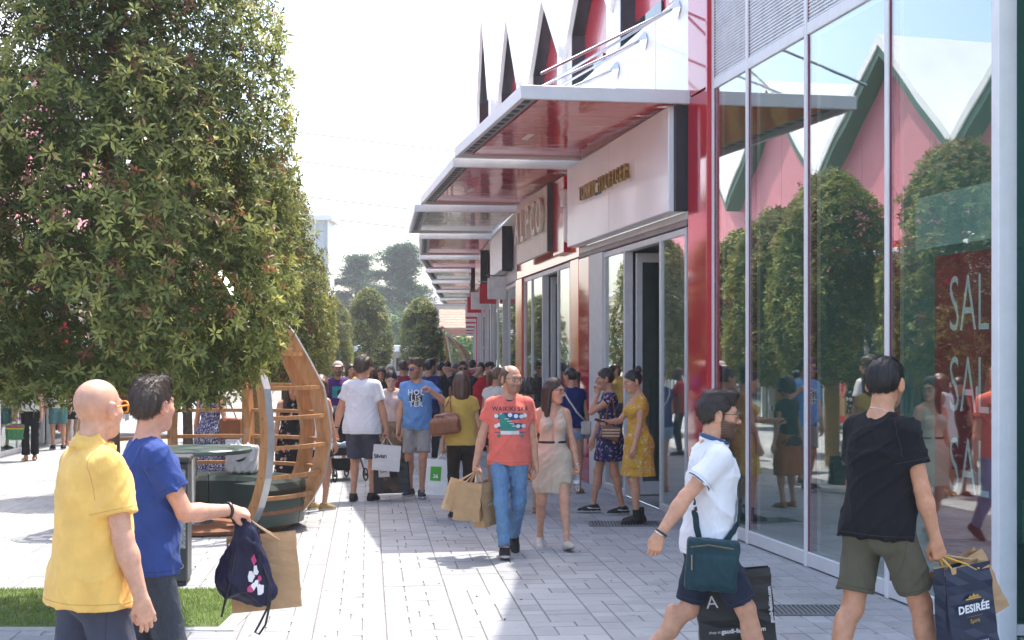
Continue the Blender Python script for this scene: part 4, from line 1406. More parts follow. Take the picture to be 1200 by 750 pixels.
def glazing(fr, parent, u0, u1, z0, z1, mulls, doors=(), n=0.0, mw=0.07, glass=None, md=0.10, base=0.09, label=None):
    """framed shop window: mullions at mulls (u), panes between them, a door in the bays listed in doors"""
    glass = glass or GLASS
    us = [u0] + list(mulls) + [u1]
    for u in us:
        fbox(fr, parent, "mullion", u - mw / 2, u + mw / 2, n - md, n + .015, z0, z1, ALU)
    for i, (a, b) in enumerate(zip(us[:-1], us[1:])):
        a += mw / 2 + .002; b -= mw / 2 + .002
        fbox(fr, parent, "head_rail", a, b, n - md + .003, n + .012, z1 - .08, z1 - .003, ALU)
        if i in doors:
            # outward-folded leaf inside a dark opening
            fbox(fr, parent, "threshold", a, b, n - .5, n + .01, z0, z0 + .02, STEEL)
            d = fbox(fr, parent, "door", a + .02, a + .09, n - .80, n - md - .02, z0 + .03, z1 - .1, ALU)
            for zz in (z0 + .35, z0 + 1.25, z1 - .95, z1 - .45):
                MB().bbox((a + .092, n - md - .16, zz), (a + .13, n - md - .06, zz + .14), .01, fr).build("hinge", STEEL, d)
            MB().tube([fr(a + .16, n - .7, z0 + .8), fr(a + .16, n - .7, z0 + 1.5)], .014, 8).build("handle", STEEL, d)
            d2 = MB().bbox((b - .11, n - .98, z0 + .03), (b - .04, n - .90, z1 - .1), .004, fr).bbox((b - .10, n - .20, z0 + .03), (b - .04, n - md - .02, z1 - .1), .004, fr).bbox((b - .10, n - .90, z1 - .22), (b - .04, n - .20, z1 - .1), .004, fr).bbox((b - .10, n - .90, z0 + .03), (b - .04, n - .20, z0 + .2), .004, fr).build("door", ALU, parent)
            MB().add([fr(b - .07, n - .9, z0 + .2), fr(b - .07, n - .2, z0 + .2), fr(b - .07, n - .2, z1 - .22), fr(b - .07, n - .9, z1 - .22)], [(0, 1, 2, 3)]).build("pane", GLASSD, d2)
        else:
            fbox(fr, parent, "sill_rail", a, b, n - md + .003, n + .011, z0, z0 + base, ALU)
            MB().box((a + .001, n - .014, z0 + base + .002), (b - .001, n - .006, z1 - .082), fr).build("pane", glass, parent)

def interior(fr, parent, u0, u1, depth, z1, wall, floor, n=-0.12, items=True, seed=1):
    """shop room behind the glass"""
    mb = MB()
    mb.box((u0, n - depth - .08, 0), (u1, n - depth, z1), fr)
    nf = min(-.14, n + 1.06)
    mb.box((u0 - .0, n - depth, 0), (u0 + .06, nf, z1), fr).box((u1 - .06, n - depth, 0), (u1, nf, z1), fr)
    mb.build("inner_wall", wall, parent)
    MB().box((u0 + .06, n - depth, 0.004), (u1 - .06, nf, .018), fr).build("shop_floor", floor, parent)
    MB().box((u0 + .06, n - depth, z1 - .03), (u1 - .06, nf, z1), fr).build("shop_ceiling", M("shop_ceiling", (0.4, 0.4, 0.4), 0.8), parent)
    r = random.Random(seed)
    if items:
        for k in range(int((u1 - u0) / 1.3)):
            u = u0 + .7 + k * 1.3; 
            MB().bbox((u - .35, n - depth + .05, .03), (u + .35, n - depth + .4, 1.9 + r.uniform(0, .4)), .01, fr).build("shelf_unit", M("shelf_%d" % (k % 3), [(0.15, 0.05, 0.04), (0.3, 0.28, 0.25), (0.05, 0.07, 0.1)][k % 3], 0.6, var=.5, vscale=5), parent)

Z_T = 4.75
def wall_pt(y):
    for (a, b) in zip(WALL[:-1], WALL[1:]):
        if a[1] <= y <= b[1]:
            f = (y - a[1]) / (b[1] - a[1]); return (a[0] + (b[0] - a[0]) * f, y)
def gables(t, ys, zz):
    for (a, b), (zv, zp) in zip(zip(ys[:-1], ys[1:]), zz):
        f = Frame(wall_pt(a), wall_pt(b)); f.p0 = f.p0 + f.n * (.004 + .055 * max(0, a - 21)); gable_roof(f, t, 0.0, f.L, zv, zp, 9.0, n_out=.06, z_low=5.9)
FLOOR_IN = M("shop_floor_tile", (0.36, 0.38, 0.37), 0.3, var=0.1)

# corner shop: tall mirror glazing with mesh panels above
def corner_shop():
    y_far, y_near = 14.92, 9.25
    fr = Frame((gx(9.27), 9.27), (gx(y_far), y_far))
    t = empty("glass_shop", (gx(12), 12, 0), "tall glazed corner shop with silver mullions, white mesh panels and SALE poster", "shop building")
    U = lambda y: (y - 9.27) * math.hypot(1, 0.18)
    mys = [10.79, 12.38, 13.86]
    us = [U(9.20), U(10.79), U(12.38), U(13.86), U(14.90)]
    zt = 4.62; ztop = 6.3
    for i, u in enumerate(us):
        w = 0.095 if i == 0 else 0.065
        fbox(fr, t, "mullion", u - w / 2, u + w / 2, -0.12, 0.012, 0.0, ztop, ALUL)
        if i: MB().box((u - w / 2 - .012, -0.08, .14), (u - w / 2 - .001, -0.002, ztop), fr).build("gasket", M("red_gasket", (0.20, 0.03, 0.05), 0.4), t)
    for i, (a, b) in enumerate(zip(us[:-1], us[1:])):
        a += .05; b -= .036
        fbox(fr, t, "sill_rail", a - .012, b, -0.117, 0.010, 0.012, 0.135, ALU)
        if i == 0:
            MB().box((a, -.016, .137), (b, -.008, ztop), fr).build("pane", GLASS, t)
        else:
            fbox(fr, t, "transom", a - .015, b, -0.117, 0.010, zt, zt + .11, ALUL)
            MB().box((a, -.016, .137), (b, -.008, zt - .002), fr).build("pane", GLASS, t)
            MB().box((a, -.06, zt + .112), (b, -.055, ztop), fr).build("upper_pane", GLASS, t)
            # woven white metal mesh: real crossing strips
            mb = MB(); n = int((b - a) / .034)
            for k in range(n):
                x = a + (b - a) * (k + .2) / n; mb.box((x, -.020, zt + .113), (x + .017, -.012, ztop - .01), fr)
            m2 = int((ztop - zt) / .034)
            for k in range(m2):
                z = zt + .12 + (ztop - zt - .14) * k / m2; mb.box((a, -.010, z), (b, -.003, z + .013), fr)
            o = mb.build("mesh_panel", M("white_mesh", (0.72, 0.74, 0.76), 0.45), t, fix=False); o["kind"] = "stuff"
    MB().box((us[0], -.10, -.0), (us[-1], -.02, .0115), fr).build("base_gap", DARK, t)
    # room behind
    interior(fr, t, us[0] - .3, us[-1] + .2, 5.0, 6.2, TEAL, FLOOR_IN, items=False)
    MB().bbox((us[1], -3.2, .03), (us[2], -2.4, .95), .02, fr).build("counter", M("counter_dark", (0.06, 0.07, 0.07), 0.4), t)
    MB().bbox((us[2] + .4, -4.9, .03), (us[3], -4.5, 2.2), .02, fr).build("shelf_unit", M("shelf_1", (0.3, 0.28, 0.25), 0.6), t)
    # red poster behind the first pane with three SALE lines, teal band above it
    PM = M("poster_red", (0.26, 0.02, 0.03), 0.5, var=0.15, vscale=2)
    u_ = lambda x: U(7985.0 / (x - 300.0))
    ua, ub = u_(1152), u_(1084)
    po = fbox(fr, t, "sale_poster", ua - .04, ub, -.085, -.075, 0.35, 2.55, PM, .002)
    un = -fr.u
    for k, z in enumerate((2.18, 1.62, 1.06)):
        V, F = text_mesh("SALE", 0.56, 0.0, 'LEFT', 1.0, -0.004, 0.62)
        # baseline starts left (far end) and runs towards the camera
        P = [Vector(fr(ub - 0.22, -.070, z)) + un * v[0] + Vector((0, 0, 1)) * v[1] for v in V]
        MB().add(P, F).build("sale_lettering", M("poster_letters", (0.78, 0.82, 0.78), 0.5), po)
    fbox(fr, t, "teal_band", ua - .04, ub + .35, -.105, -.095, 2.62, 3.0, M("teal_band", (0.30, 0.46, 0.40), 0.5), .002)
    # frontal bay right of the pier
    f2 = Frame((3.135, 9.215), (6.2, 9.10))
    f2.n = Vector((0, -1, 0))
    MB().bbox((0.07, -.02, .03), (2.8, .02, .10), .004, f2).build("sill_rail", ALUL, t)
    MB().box((0.075, -.012, .103), (2.8, -.006, 6.2), f2).build("pane", GLASSD, t)
    MB().bbox((0.0, -.06, 0.0), (0.068, .05, 6.3), .004, f2).build("pier", ALUL, t)
    MB().box((0.07, -2.6, .03), (2.9, -2.5, 6.2), f2).build("inner_wall", TEAL, t)
    MB().bbox((0.075, -.30, 2.55), (2.8, -.22, 2.75), .01, f2).build("inner_ledge", M("ledge_green", (0.35, 0.48, 0.43), 0.5), t)
    MB().box((0.07, -2.5, .01), (2.8, -.03, .02), f2).build("shop_floor", FLOOR_IN, t)
    MB().bbox((0.1, -1.6, .02), (2.2, -.5, .55), .02, f2).build("display_plinth", M("plinth_teal", (0.16, 0.26, 0.25), 0.6), t)
    for k, (u, z, a) in enumerate(((.30, .62, 0.1), (.62, 1.05, -.15))):
        MB().bbox((u - .11, -.06, z), (u + .13, -.055, z + .28), .002, f2).build("window_note", M("paper_note", (0.55, 0.60, 0.52), 0.7), t)
    # red corner panels next to the next shop
    f3 = Frame(WALL[0], WALL[1])
    fbox(f3, t, "corner_panel", 0.06, f3.L - .02, -.12, .02, 0.0, 4.66, REDG)
    fbox(f3, t, "corner_panel", 0.06, f3.L - .02, -.12, .02, 4.68, 7.2, REDG)
    fbox(f3, t, "corner_pier", 0.0, 0.055, -.12, .06, 0.0, 7.2, REDP)
    # big white gable roof that shades the pavement
    roof = MB(); n_o = 0.0
    for (a, za), (b, zb) in (((8.1, 6.67), (12.0, 10.4)), ((12.0, 10.4), (15.87, 6.67))):
        P = [(U(a), n_o, za), (U(b), n_o, zb), (U(b), -9, zb), (U(a), -9, za)]
        Q = [(p[0], p[1], p[2] - .22) for p in P]
        roof.add([fr(*p) for p in P + Q], [(0, 1, 2, 3), (7, 6, 5, 4), (0, 4, 5, 1), (1, 5, 6, 2), (2, 6, 7, 3), (3, 7, 4, 0)])
    roof.build("roof", WHITEP, t)
    MB().prism([(U(8.3), 6.3), (U(15.6), 6.3), (U(15.6), 6.7), (U(12), 10.1), (U(8.3), 6.7)], -.06, -.3, lambda p, s, q: fr(p, s, q)).build("gable_wall", REDP, t)
    MB().box((U(5.5), -9, 0), (U(9.0), -4.5, 6.6), fr).build("rear_wall", GREYW, t)
corner_shop()

def sec(i): return Frame(WALL[i], WALL[i + 1])

# fashion shop with white sign board
def shop_white_sign():
    fr = sec(1); L = fr.L
    U = lambda y: (y - WALL[1][1]) * L / (WALL[2][1] - WALL[1][1])
    t = empty("fashion_shop", (1.5, 18.4, 0), "shop with white sign board, gold letters and red canopy beside the glass corner", "shop building")
    b = fbox(fr, t, "sign_board", .10, L - .03, .03, .21, 3.43, 4.60, WHITEP, .01)
    fbox(fr, t, "panel_joint", L * .52, L * .52 + .006, .2105, .2125, 3.45, 4.58, M("joint_grey", (0.5, 0.5, 0.5), 0.6), .001)
    fbox(fr, t, "sign_gap", .02, .095, .0, .15, 3.43, 4.60, DARK)
    # TOMMY [flag] HILFIGER, raised gold letters
    un = -fr.u
    u0 = U(20.12); u1 = U(17.30); span = u0 - u1
    word = "TOMMY HILFIGER"; n = 14.6
    pos = 0.0
    for i, ch in enumerate(word):
        uu = u0 - span * (i + .5) / n
        if ch == ' ':
            f = MB().bbox((uu - .17 + 0.05, .214, 3.99), (uu + .17 + 0.05, .225, 4.19), .002, fr).build("flag_logo", M("logo_navy", (0.02, 0.03, 0.10), 0.4), b)
            MB().box((uu - .165 + .05, .2255, 4.03), (uu + .045, .228, 4.15), fr).build("flag_red", M("logo_red", (0.6, 0.03, 0.04), 0.4), f)
            MB().box((uu + .055, .2255, 4.03), (uu + .165 + .05, .228, 4.15), fr).build("flag_white", M("logo_white", (0.8, 0.8, 0.8), 0.4), f)
            continue
        V, F = text_mesh(ch, 0.27, 0.05, 'CENTER', 1, 0.002, 0.80)
        P = [Vector(fr(uu, .245, 4.09)) + un * v[0] + Vector((0, 0, 1)) * v[1] + fr.n * v[2] for v in V]
        MB().add(P, F).build("sign_letter", GOLD, b)
    MB().bbox((u1 - .05, .2125, 3.96), (u0 + .02, .214, 4.22), .0005, fr).build("letter_backing", M("clear_backing", (0.70, 0.69, 0.67), 0.3), b)
    fbox(fr, t, "header_rail", .02, L, -.10, .02, 3.34, 3.425, ALU)
    fbox(fr, t, "header_rail", .02, L, -.10, .03, 3.27, 3.335, M("header_brown", (0.25, 0.2, 0.19), 0.5))
    glazing(fr, t, .10, U(20.42), 0.0, 3.26, [U(16.82), U(18.52), U(19.6)], doors=(1,))
    fbox(fr, t, "pier", U(19.62), U(20.40), -.08, .045, 0.0, 3.262, ALU)
    fbox(fr, t, "side_panel", U(20.46), L - .02, -.05, .035, 0.0, 3.26, REDG)
    interior(fr, t, .0, L, 4.5, 3.4, M("room_grey", (0.30, 0.36, 0.33), 0.8), FLOOR_IN, n=-1.2, seed=4)
    canopy(fr, t, -.08, L - .05, Z_T, 1.90, SOFR)
    # white wall above the canopy, in panels
    k = 4
    for i in range(k):
        fbox(fr, t, "wall_panel", .02 + (L - .04) * i / k, (L - .02) * (i + 1) / k - .012, -.12, 0.0, 4.62, 5.895, WHITEP)
    for (u, z) in ((U(16.1), 5.75), (U(17.5), 5.70), (U(18.9), 5.62)):
        tie_rod(fr, t, u, z, 1.9, Z_T, 1.0)
    fbox(fr, t, "wall_panel", .02, U(16.1) - .01, -.12, 0.0, 5.9, 7.1, WHITEP)
    gables(t, (16.1, 19.15, 22.3), ((6.45, 7.85), (6.45, 7.85)))
    MB().box((0, -9, 4.6), (L, -.55, 5.85), fr).build("upper_wall", WHITEP, t)
shop_white_sign()

def shop_cream_sign():
    fr = sec(2); L = fr.L
    U = lambda y: (y - WALL[2][1]) * L / (WALL[3][1] - WALL[2][1])
    t = empty("fashion_shop", (0.6, 24.3, 0), "orange-red shop with cream board of tall pale serif letters, behind the white sign shop", "shop building")
    fbox(fr, t, "red_panel", .02, L - .02, -.10, .02, 3.30, 4.66, ORANGE)
    b = fbox(fr, t, "sign_board", U(22.95), U(26.3), .14, .21, 3.50, 4.58, CREAM)
    fbox(fr, t, "sign_case", U(22.88), U(22.95) - .002, .03, .21, 3.50, 4.60, M("dark_case", (0.07, 0.07, 0.075), 0.5))
    fbox(fr, t, "sign_case", U(21.9), U(22.87), .025, .12, 3.42, 4.60, REDP)
    un = -fr.u
    for i, ch in enumerate("ALPCO"):
        uu = U(26.2) - (U(26.2) - U(23.1)) * (i + .5) / 5
        V, F = text_mesh(ch, 0.80, 0.05, 'CENTER', 1, 0.01, 0.85)
        P = [Vector(fr(uu, .255, 4.10)) + un * v[0] + Vector((0, 0, 1)) * v[1] + fr.n * v[2] for v in V]
        MB().add(P, F).build("sign_letter", M("cream_letters", (0.68, 0.63, 0.55), 0.4), b)
    lampm = M("lamp_white", (0.75, 0.75, 0.75), 0.3)
    MB().bbox((U(21.6), .03, 3.55), (U(21.75), .16, 4.1), .03, fr).bbox((U(21.55), .03, 4.1), (U(21.8), .20, 4.35), .02, fr).build("wall_lamp", lampm, t)
    glazing(fr, t, U(21.95), U(26.7), 0.0, 3.28, [U(23.05), U(24.6), U(25.8)], doors=(1,))
    fbox(fr, t, "side_panel", .02, U(21.85), -.05, .03, 0.0, 3.28, ORANGE)
    fbox(fr, t, "side_panel", U(26.78), L - .02, -.05, .05, 0.0, 3.28, ORANGE)
    interior(fr, t, .0, L, 4.5, 3.4, M("room_grey", (0.30, 0.36, 0.33), 0.8), FLOOR_IN, n=-1.2, seed=5)
    canopy(fr, t, .02, L - .10, Z_T, 1.90, SOFR)
    k = 4
    for i in range(k):
        fbox(fr, t, "wall_panel", .02 + (L - .04) * i / k, (L - .02) * (i + 1) / k - .012, -.12, 0.0, 4.68, 5.895, WHITEP)
    gables(t, (22.3, 25.65, 28.9, 32.6), ((6.5, 7.8), (6.7, 8.25), (7.0, 9.2)))
    MB().box((0, -9, 4.6), (L, -.55, 5.85), fr).build("upper_wall", WHITEP, t)
shop_cream_sign()

def shop_far(i, label, sof, wallm, signm, seed):
    fr = sec(i); L = fr.L; r = random.Random(seed)
    m = fr(L / 2, 0, 0)
    t = empty("fashion_shop", (m[0], m[1], 0), label, "shop building", "far shops under the canopies")
    fbox(fr, t, "fascia_panel", .02, L - .02, -.10, .02, 3.30, 4.66, wallm)
    s = fbox(fr, t, "sign_board", L * .12, L * .62, .05, .24, 3.55, 4.35, signm)
    fbox(fr, t, "sign_edge", L * .12 - .05, L * .12 - .003, .05, .25, 3.50, 4.40, DARK)
    glazing(fr, t, .25, L - .3, 0.0, 3.28, [L * .3, L * .52, L * .75], doors=(1,))
    fbox(fr, t, "side_panel", .02, .20, -.05, .03, 0, 3.28, wallm)
    fbox(fr, t, "side_panel", L - .25, L - .02, -.05, .06, 0, 3.28, wallm)
    interior(fr, t, 0, L, 4, 3.4, M("room_grey", (0.30, 0.36, 0.33), 0.8), FLOOR_IN, n=-1.2, seed=seed, items=False)
    canopy(fr, t, .03, L - .10, Z_T, 2.0 if i == 3 else 1.75, sof, lamp=i < 6)
    fbox(fr, t, "upper_wall", .02, L - .02, -4, 0.0 if i > 3 else -.14, 4.68, 6.4 if i > 3 else 5.895, WHITEP)
    # projecting flag signs hung along the front
    for k in range(2):
        u = L * (.35 + .4 * k)
        p = MB().bbox((u, .03, 3.0), (u + .06, .42, 3.45), .01, fr).build("flag_sign", REDP if k else M("sign_white", (0.7, 0.7, 0.7), 0.4), t)
        MB().tube([fr(u + .03, .03, 3.5), fr(u + .03, .45, 3.5)], .015, 6).build("bracket", STEEL, p)
FAR = [("grey framed shop with pale sign board and cream canopy after the orange shop", SOFC, GREYW, M("pale_sign", (0.55, 0.57, 0.6), 0.4)),
       ("fourth shop along with red canopy underside, seen edge on", SOFR, GREYW, REDP),
       ("fifth shop along with dark red canopy underside, seen edge on", SOFR, REDP, WHITEP),
       ("sixth shop along with cream canopy, seen edge on", SOFC, GREYW, REDP),
       ("seventh shop along with red canopy near the houses", SOFR, GREYW, WHITEP),
       ("eighth shop along with pale canopy near the houses", SOFC, GREYW, REDP),
       ("farthest shop of the row with the last pale canopy", SOFC, GREYW, WHITEP)]
for k, (lb, so, wm, sm) in enumerate(FAR): shop_far(3 + k, lb, so, wm, sm, 20 + k)

# ---------------------------------------------------------------- shops on the left, facing them (their gables show in the mirror glass)
def left_shops():
    P = [(-9.0, 9.0), (-9.05, 14.4), (-9.1, 19.8), (-9.2, 25.2), (-9.5, 30.6), (-10.1, 36.0), (-11.0, 41.4), (-12.2, 46.8), (-13.5, 52.2)]
    for i in range(len(P) - 1):
        a, b = P[i + 1], P[i]
        fr = Frame(a, b)                      # runs towards the camera so that n points to the street
        L = fr.L; m = fr(L / 2, 0, 0)
        lb = ["nearest left gabled shop, pink-red gable beside the trees", "second left gabled shop with pink-red gable behind the trees", "third left gabled shop behind the nearest tree", "left gabled shop behind the woman with black trousers", "left gabled shop with red poster beside its door", "left gabled shop beyond the red poster", "far left gabled shop behind the trees, second last", "farthest left gabled shop behind the trees"][i]
        t = empty("gabled_shop", (m[0], m[1], 0), lb, "shop building", "gabled shops on the left side")
        glazing(fr, t, .3, L - .3, 0, 3.1, [L * .28, L * .5, L * .72], doors=(1,), glass=GLASSD)
        fbox(fr, t, "fascia_panel", .02, L - .02, -.1, .04, 3.12, 4.3, REDP if i % 2 else WHITEP)
        fbox(fr, t, "awning", .1, L - .1, .04, 1.3, 3.9, 4.0, WHITEP)
        for s in range(0):
            pass
        for uu in (.0, L - .22): fbox(fr, t, "pier", uu + .01, uu + .21, -.1, .08, 0, 3.1, ALU if i in (3, 4) else REDP)
        interior(fr, t, 0, L, 3.5, 3.2, M("room_grey", (0.30, 0.36, 0.33), 0.8), FLOOR_IN, n=-1.0, items=False)
        # gable: pink panels with a white roof and dark red edge
        zv, zp = 5.9, 8.5
        for k in range(4):
            x0, x1 = L * k / 4 + .006, L * (k + 1) / 4 - .006
            zt = lambda u: zv + (zp - zv) * (1 - abs(u - L / 2) / (L / 2))
            MB().prism([(x0, 4.32), (x1, 4.32), (x1, zt(x1)), (x0, zt(x0))], -.02, -.14, lambda p, s, q: fr(p, s, q)).build("gable_panel", PINK, t)
        roof, edge = MB(), MB()
        for (a_, za), (b_, zb) in (((0, zv), (L / 2, zp)), ((L / 2, zp), (L, zv))):
            Pq = [(a_, .42, za + .32), (b_, .42, zb + .32), (b_, -8, zb + .32), (a_, -8, za + .32)]
            Q = [(p[0], p[1], p[2] - .22) for p in Pq]
            roof.add([fr(*p) for p in Pq + Q], [(0, 1, 2, 3), (7, 6, 5, 4), (0, 4, 5, 1), (1, 5, 6, 2), (2, 6, 7, 3), (3, 7, 4, 0)])
            Pe = [(a_, .38, za + .095), (b_, .38, zb + .095), (b_, -.02, zb + .095), (a_, -.02, za + .095)]
            Qe = [(p[0], p[1], p[2] - .24) for p in Pe]
            edge.add([fr(*p) for p in Pe + Qe], [(0, 1, 2, 3), (7, 6, 5, 4), (0, 4, 5, 1), (1, 5, 6, 2), (2, 6, 7, 3), (3, 7, 4, 0)])
        roof.build("roof", WHITEP, t); edge.build("roof_soffit", M("green_red_edge", (0.05, 0.11, 0.08), 0.4), t)
        MB().box((0, -8, 0), (L, -4.7, zv), fr).build("rear_wall", GREYW, t)
        if i == 3:
            p_ = fbox(fr, t, "red_poster", .55, 1.35, .09, .12, .25, 2.6, M("poster_bright", (0.65, 0.03, 0.05), 0.35, var=.3, vscale=1.5))
            for q in range(3):
                fbox(fr, p_, "poster_stripe", .6 + q * .25, .66 + q * .25, .1205, .1225, .6, 2.2 - .3 * q, M("poster_stripe", (0.75, 0.4, 0.4), 0.4), .0005)
left_shops()
# ---------------------------------------------------------------- trees and planting
BARK = M("bark", (0.10, 0.075, 0.055), 0.9, var=0.35, vscale=14, bmp=0.6, bscale=40)
LEAF = attr_mat("leaf", 0.50, spec=0.28, var=0.12, vscale=5, trans=0.42)
NEEDLE = attr_mat("needle", 0.7, spec=0.2, var=0.2, vscale=1.2, trans=0.25)

def vnoise(p, sc, seed):
    r = np.random.default_rng(seed); s = 0
    for _ in range(5):
        d = r.normal(size=3); d /= np.linalg.norm(d)
        s = s + np.sin((p @ d) * sc * r.uniform(.7, 1.6) + r.uniform(0, 6.28))
    return s / 5

def rosettes(P, A, n_leaf, length, width, cols, seed, droop=0.15, spread=1.0):
    """star-shaped tufts: n_leaf folded leaves round each axis A at P"""
    r = np.random.default_rng(seed); N = len(P)
    A = A / (np.linalg.norm(A, axis=1)[:, None] + 1e-9)
    t = np.cross(A, r.normal(size=(N, 3))); t /= np.linalg.norm(t, axis=1)[:, None] + 1e-9
    b = np.cross(A, t)
    VV, CC = [], []
    for k in range(n_leaf):
        an = 2 * math.pi * (k + r.uniform(-.3, .3, N)) / n_leaf
        el = r.uniform(.05, .75, N) * spread
        rad = t * np.cos(an)[:, None] + b * np.sin(an)[:, None]
        d = rad * np.cos(el)[:, None] + A * np.sin(el)[:, None]
        L = (length * r.uniform(.5, 1.3, N))[:, None]; W = (width * r.uniform(.8, 1.2, N))[:, None]
        sd = np.cross(d, A); sd /= np.linalg.norm(sd, axis=1)[:, None] + 1e-9
        up = np.cross(sd, d)
        p0 = P + d * L * .08
        m = P + d * L * .55 + up * L * .06
        tip = P + d * L * 1.0 - up * L * droop
        VV.append(np.stack([p0, m + sd * W * .5 + up * W * .25, m, m - sd * W * .5 + up * W * .25, tip], 1))
        c = cols * r.uniform(.75, 1.25, (N, 1))
        CC.append(np.repeat(c[:, None, :], 5, 1))
    V = np.stack(VV, 1).reshape(-1, 3); C = np.stack(CC, 1).reshape(-1, 3)
    base = (np.arange(N * n_leaf) * 5)[:, None]
    F = np.concatenate([base + np.array([[0, 1, 2]]), base + np.array([[0, 2, 3]]), base + np.array([[1, 4, 2]]), base + np.array([[2, 4, 3]])])
    return V, F, C

def crown_profile(t):
    # t 0 bottom .. 1 top: clipped column, slightly egg shaped, rounded ends
    lo = np.clip(t / 0.20, 0, 1); hi = np.clip((1 - t) / 0.40, 0, 1)
    return (0.42 + 0.58 * np.sqrt(1 - (1 - lo) ** 2)) * (0.02 + 0.98 * np.sqrt(1 - (1 - hi) ** 2.2)) * (1.0 - 0.32 * np.clip(t - .15, 0, 1))

def street_tree_mesh(R, z0, z1, n, leaf, seed, brown=0.035, nl=6, gap=0.52, lw=0.30):
    r = np.random.default_rng(seed)
    M_ = int(n * 2.2)
    t = r.uniform(0, 1, M_); a = r.uniform(0, 2 * math.pi, M_)
    dep = np.abs(r.normal(0, .20, M_)) ; dep = np.where(r.random(M_) < .18, r.uniform(.2, .75, M_), dep)
    rr = crown_profile(t) * R
    q = np.stack([np.cos(a), np.sin(a), t * (z1 - z0) / R], 1)
    lump = 1 + 0.14 * vnoise(q, 3.2, seed) + 0.08 * vnoise(q, 8, seed + 1)
    rad = rr * lump * (1 - dep)
    # bottom disc fill
    P = np.stack([np.cos(a) * rad, np.sin(a) * rad, z0 + t * (z1 - z0) + r.normal(0, .05, M_)], 1)
    keep = (vnoise(P, 5.5, seed + 2) + 0.5 * vnoise(P, 11, seed + 3) > -gap) & (r.random(M_) < np.clip(crown_profile(t) + .15, 0, 1))
    for _ in range(26):                       # thin patches where the limbs show
        ha, ht, hr = r.uniform(0, 2 * math.pi), r.uniform(.08, .9), r.uniform(.16, .34)
        c = np.array([math.cos(ha) * R * .8, math.sin(ha) * R * .8, z0 + ht * (z1 - z0)])
        keep &= ~((np.linalg.norm((P - c) * np.array([1, 1, .75]), axis=1) < hr) & (r.random(M_) < .93))
    P, dep, a, t = P[keep][:n], dep[keep][:n], a[keep][:n], t[keep][:n]
    out = np.stack([np.cos(a), np.sin(a), 0.35 + 0.9 * (t - .3)], 1) + r.normal(0, .45, (len(P), 3))
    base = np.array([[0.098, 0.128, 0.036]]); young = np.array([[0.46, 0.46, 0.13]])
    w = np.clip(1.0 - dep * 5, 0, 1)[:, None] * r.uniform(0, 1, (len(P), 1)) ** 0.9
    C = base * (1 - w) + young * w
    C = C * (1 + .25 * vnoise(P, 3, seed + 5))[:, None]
    br = (r.random(len(P)) < brown * (1 + 3 * (vnoise(P, 4, seed + 9) > .25)))
    C[br] = np.array([0.24, 0.11, 0.055])
    return rosettes(P, out, nl, leaf, leaf * lw, C, seed)

def limbs_mesh(R, z0, z1, seed, n=46, r0=0.075):
    rr = random.Random(seed); mb = MB()
    for i in range(n):
        z = z0 - .1 + (z1 - z0) * .8 * rr.random(); a = rr.uniform(0, 6.28); L = R * rr.uniform(.55, .95) * crown_profile(np.array([(z - z0) / (z1 - z0)]))[0]
        p = Vector((0, 0, z)); d = Vector((math.cos(a), math.sin(a), rr.uniform(.15, .7))); pts = [p]; rad = [rr.uniform(.010, .024)]
        for s in range(5):
            d = (d + Vector((rr.uniform(-.35, .35), rr.uniform(-.35, .35), rr.uniform(-.2, .3)))).normalized(); pts.append(pts[-1] + d * L / 5); rad.append(rad[-1] * .78)
        mb.tube(pts, rad, 5)
        for s in range(2, 5):
            d2 = (d + Vector((rr.uniform(-1, 1), rr.uniform(-1, 1), rr.uniform(-.3, .6)))).normalized()
            mb.tube([pts[s], pts[s] + d2 * L * .14, pts[s] + d2 * L * .26 + Vector((0, 0, .03))], [.006, .004, .002], 4)
    return mb

def trunk_mb(z1, r0, seed):
    rr = random.Random(seed); pts = []; rad = []
    for i in range(10):
        f = i / 9; pts.append((rr.uniform(-.02, .02), rr.uniform(-.02, .02), f * z1)); rad.append(r0 * (1 - .72 * f))
    return MB().tube(pts, rad, 10)

def street_tree(x, y, label, crown, limbs, trunk, wrap=None, rz=0.0, sc=(1, 1, 1), group="clipped street trees in a row"):
    t = empty("street_tree", (x, y, 0), label, "tree", group, rz); t.scale = sc
    tr = link("trunk", trunk, t); link("limb", limbs, tr)
    c = link("crown", crown, t); c["kind"] = "stuff"
    if wrap is not None: link("reed_wrap", wrap, tr)
    return t

